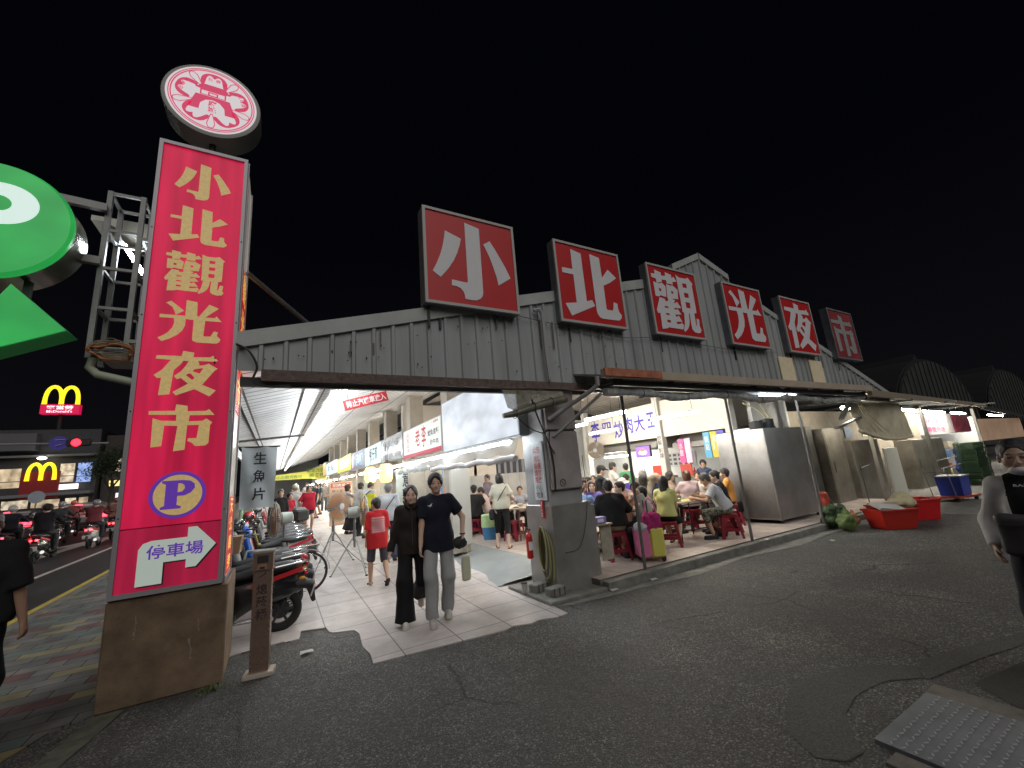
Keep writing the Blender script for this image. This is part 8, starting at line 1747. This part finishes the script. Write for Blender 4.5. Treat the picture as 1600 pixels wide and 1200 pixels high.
diner('man in a purple shirt left of the beige hooded top', 7.5, 7.75, 20, H=1.74, hair='crop', skin=(.6,.34,.24), hp=.3, top=((.08,.05,.34),'short',.03), bottom=(BK,'long',0), far=True)
diner('bald older man in navy leaning his chin on his hand', 7.3, 6.72, 345, H=1.72, hair='bald', skin=(.62,.40,.29), lean=.12, hp=.1, top=((.03,.04,.11),'short',.03), bottom=((.30,.27,.22),'short',0), hands=((-.05,.22,1.12),(.22,.40,.80)), feet=((-.1,.3,0),(.15,.4,0)))
diner('grey haired person in a beige shirt behind the bald man', 8.25, 7.9, 60, H=1.78, hair='bob', hcol=(.22,.21,.20), top=((.46,.38,.27),'short',.04), bottom=(DK,'long',0), far=True)
diner('dark haired woman half hidden behind the pink hooded top', 9.0, 7.7, 300, H=1.60, hair='bob', top=((.4,.3,.25),'short',.03), bottom=(DK,'long',0), far=True)
diner('person in a pale pink hooded top seen from behind', 8.25, 6.55, 60, H=1.66, hair='bob', hcol=(.09,.035,.018), top=((.62,.46,.46),'long',.055), bottom=(BK,'long',0), hands=((-.2,.42,.8),(.2,.42,.8)))
r, J = diner('grey haired man in a white shirt and camouflage trousers stooping to eat', 7.80, 5.40, 128, H=1.70, hair='short', hcol=(.08,.075,.07), skin=SK2, lean=.42, hp=.35, w=1.02, top=((.58,.59,.62),'short',.035,-.01), bottom=(camo_mat(),'capri',0), shoes=((.02,.022,.028),'shoe'), feet=((-.16,.30,0,.2),(.14,.12,0)), hands=((-.16,.55,.78),(.2,.5,.8)), fine=1)
V_, F_, Rt_, ch_ = person.top
decal(r, V_, F_, lambda c: (c[:,1] < ch_[1]-.02)&(np.abs(c[:,0]+.02) < .09)&(c[:,2] > ch_[2]+.04)&(c[:,2] < ch_[2]+.11)&(np.sin(c[:,0]*120) > .25), mat('print_dark', (.05,.05,.06), .7), .004, 'back_writing')
t = thing('waist_bag', 'black belt bag worn by the man in camouflage trousers', 'bag', (7.93,5.17,.72), .6); g = G(); g.box((0,0,0),(.17,.09,.2),bev=.03); prt(g, 'bag', cloth(BK), t)
diner('woman with black hair in a black shirt right of the camouflage trousers', 8.35, 5.78, 140, H=1.62, hair='short', skin=SKL, lean=.15, hp=.15, top=((.02,.02,.022),'short',.03), bottom=(BK,'long',0), hands=((-.2,.4,.8),(.2,.4,.8)))
diner('person in an orange t-shirt partly hidden by the steel cabinet', 9.25, 6.25, 120, H=1.60, hair='short', top=((.65,.28,.07),'short',.03), bottom=(DK,'long',0), far=True)
person('man in a dark blue shirt standing behind the diners near the stall', (10.2,7.5,DZ), 210, H=1.52, hair='short', top=((.05,.07,.13),'short',.03), bottom=(DK,'long',0), far=True, hp=.3)
diner('woman in a pale blouse beyond the pink hooded top', 9.7, 7.35, 200, H=1.45, hair='bob', hcol=(.07,.03,.02), top=((.6,.55,.5),'short',.03), bottom=(DK,'long',0), far=True)
stool(5.05, 9.15, DZ, .4, 'empty looking red stool at the near side of the round table')
stool(8.35, 4.98+.5, DZ, .5, 'red stool at the kerb right of the camouflage trousers') if 0 else None
t = thing('drink_cup', 'clear drink cup held up to the mouth of the boy', 'cup', (5.50,5.56,1.06)); g = G(); g.lathe((0,0,0), [(.025,0),(.035,.10),(.036,.105)], 14); prt(g, 'cup', mat('cup_clear', (.7,.68,.6), .1, alpha=.6), t, True)
for k, (x, y, fc, c) in enumerate(((7.6,9.3,40,(.5,.2,.2)),(8.3,9.9,220,(.55,.55,.5)),(7.0,10.3,300,(.1,.15,.3)),(9.6,9.9,200,(.2,.3,.22)),(6.6,9.7,60,(.5,.45,.4)),(9.0,8.6,10,(.05,.05,.06)),(7.9,11.3,250,(.6,.5,.2)),(9.5,11.0,230,(.5,.5,.55)))):
    person('diner deep in the hall under the board with blue writing', (x,y,DZ), fc, H=1.66, sit=True, seat=SEAT, hair=('short','bob','long','crop')[k % 4], top=(c,'short',.03), bottom=(DK,'long',0), far=True, group='diners deep in the hall', hands=((-.20,.36,.80),(.20,.36,.80)))
# --- rear stall keeper
r, J = person('stall keeper in a blue apron and hat behind the cupboards', (25.6,6.3,-.1), 150, H=1.56, hair='bucket', extra=(.06,.08,.07), top=((.04,.05,.20),'short',.04), bottom=((.04,.05,.20),'long',.04), far=True)
# --- masked person at the right edge
r, J = person('masked person in a white open shirt over a black t-shirt, black bags across the chest', (4.68,.875,0), 190, H=1.67, fine=1, w=.92, hair='crop', hcol=(.02,.018,.018), skin=(.46,.31,.24), hp=.04, hy=.05, top=((.66,.66,.65),'long',.022,-.02), bottom=((.02,.022,.03),'long',.02), shoes=((.03,.03,.03),'shoe'), hands=((-.22,.16,.92),(.22,.10,.92)), feet=((-.1,.1,0),(.1,-.2,.04)))
V_, F_, Rt_, ch_ = person.top
decal(r, V_, F_, lambda c: (c[:,1] > ch_[1]+.03)&(np.abs(c[:,0]) < .095-.05*np.clip(c[:,2]-ch_[2]-.05,0,1)), cloth((.012,.012,.013)), .006, 'undershirt')
g = G(); glyph(g, 'BASIC', (ch_[0], 0, ch_[2]+.12), (-1,0,0), (0,0,1), .10,.016,.0); lay_on(V_, g, ch_, .009); local_g(r, g, 'chest_writing', mat('print_white', (.7,.7,.7), .6), False)
f = Fld(J['hc']-.2, J['hc']+.2, .007); hd_ = lambda x,y,z: J['hc']+J['Hm']@np.array([x,y,z]); f.ell(hd_(0,.058,-.088),(.058,.052,.034),.02,R=J['Hm']); V, F = f.mesh(); mk('face_mask', V, F, mat('mask_white', (.62,.62,.62), .7), r)
g = G()
for s_ in (-1,1): g.tube([tuple(hd_(s_*.055,.06,-.075)), tuple(hd_(s_*.085,.0,.0))],.003,5)
local_g(r, g, 'mask_loop', MATS['mask_white'])
body_strap(J, -1, cloth(BK), .022, .185)
a_ = r.rotation_euler[2]; ca_, sa_ = math.cos(a_), math.sin(a_)
def onp(x, y): return (4.68+ca_*x-sa_*y, .875+sa_*x+ca_*y)
px_, py_ = onp(.02,.20); t = thing('sling_bag', 'grey black sling bag across the chest of the masked person', 'bag', (px_,py_,1.05), a_); f = Fld((-.35,-.2,-.3),(.35,.2,.3), .014); f.boxs((0,0,-.03),(.17,.05,.14),.04,.03); f.wrinkle(.006,9,2); V, F = f.mesh(); mk('bag', V, F, mat('nylon_dark', (.045,.045,.045), .55, noise=.3), t)
g = G(); g.box((0,.068,.04),(.30,.008,.012)); prt(g, 'zip', MATT, t)
px_, py_ = onp(-.25,.16); t = thing('tote_bag', 'thin black bag hanging low from the hand of the masked person', 'bag', (px_,py_,.62), a_); f = Fld((-.25,-.15,-.4),(.25,.15,.4), .014); f.boxs((0,0,0),(.085,.03,.22),.03,.03); f.wrinkle(.008,8,3,(1,1,.2)); V, F = f.mesh(); mk('bag', V, F, cloth((.012,.012,.013)), t)
# --- dark passer-by at the left edge
person('passer-by in dark clothes cut off by the left edge, walking along the pavement', (-1.96,4.95,.02), 96, H=1.77, fine=0, w=1.15, hair='crop', hcol=(.03,.025,.02), skin=(.38,.22,.15), top=((.014,.014,.015),'elbow',.05,-.06), bottom=((.014,.014,.016),'long',.03), shoes=((.03,.03,.03),'shoe'), feet=((-.1,.25,0),(.1,-.25,.06,0,-.5)), hands=((-.32,.1,.82),(.30,-.02,.80)))
# --- riders on the road
def rider(x, y, face, col, helm, sc, label, w=1.05):
    z = rise(y); scooter(x, y, face, sc, 'scooter under the '+label, 'scooters waiting on the road', z=z+.004, lit=True)
    a = math.radians(face); px, py = x-.30*math.cos(a), y-.30*math.sin(a)
    return person(label, (px,py,z+.36), face, H=1.70, sit=True, seat=.44, w=w, hair='helmet', extra=helm, top=(col,'long',.05), bottom=(DK,'long',.01), hands=((-.34,.62,.68),(.34,.62,.68)), feet=((-.20,.32,-.06),(.20,.32,-.06)), far=True, lean=.1, group='scooter riders on the road')
rider(-6.15,18.9,92,(.012,.010,.014),(.02,.02,.02),(.02,.02,.02),'rider in black on the nearest waiting scooter')
rider(-5.75,21.5,94,(.14,.03,.04),(.25,.25,.28),(.5,.52,.5),'rider in a dark red jacket with a pale helmet')
rider(-5.15,22.4,95,(.12,.15,.16),(.42,.36,.22),(.45,.5,.52),'rider with a grey backpack and beige helmet')
rider(-4.75,23.8,96,(.35,.33,.30),(.6,.6,.62),(.2,.02,.03),'rider in a pale shirt and white helmet beside the tall sign')
rider(-7.6,24.5,94,(.05,.05,.06),(.3,.3,.32),(.1,.1,.12),'rider in dark grey farther left in the queue')
rider(-6.9,21.0,95,(.03,.03,.05),(.4,.4,.42),(.25,.02,.03),'rider in dark blue just left of the dark red jacket')
rider(-5.9,24.4,95,(.25,.10,.08),(.35,.05,.05),(.3,.3,.32),'rider in a rust jacket and dark red helmet between the others')
rider(-7.9,21.6,94,(.02,.02,.03),(.5,.5,.5),(.1,.1,.1),'rider in black with a white helmet beside the people carrier')
rider(-8.3,28.0,95,(.2,.05,.05),(.5,.1,.1),(.05,.05,.05),'rider with a red helmet far ahead on the left')
rider(-6.2,26.0,95,(.2,.2,.22),(.05,.05,.05),(.3,.3,.3),'rider with a black helmet ahead of the grey backpack')
rider(-5.3,27.8,95,(.3,.3,.3),(.5,.5,.52),(.05,.05,.05),'rider in a light jacket behind the others near the lane line')
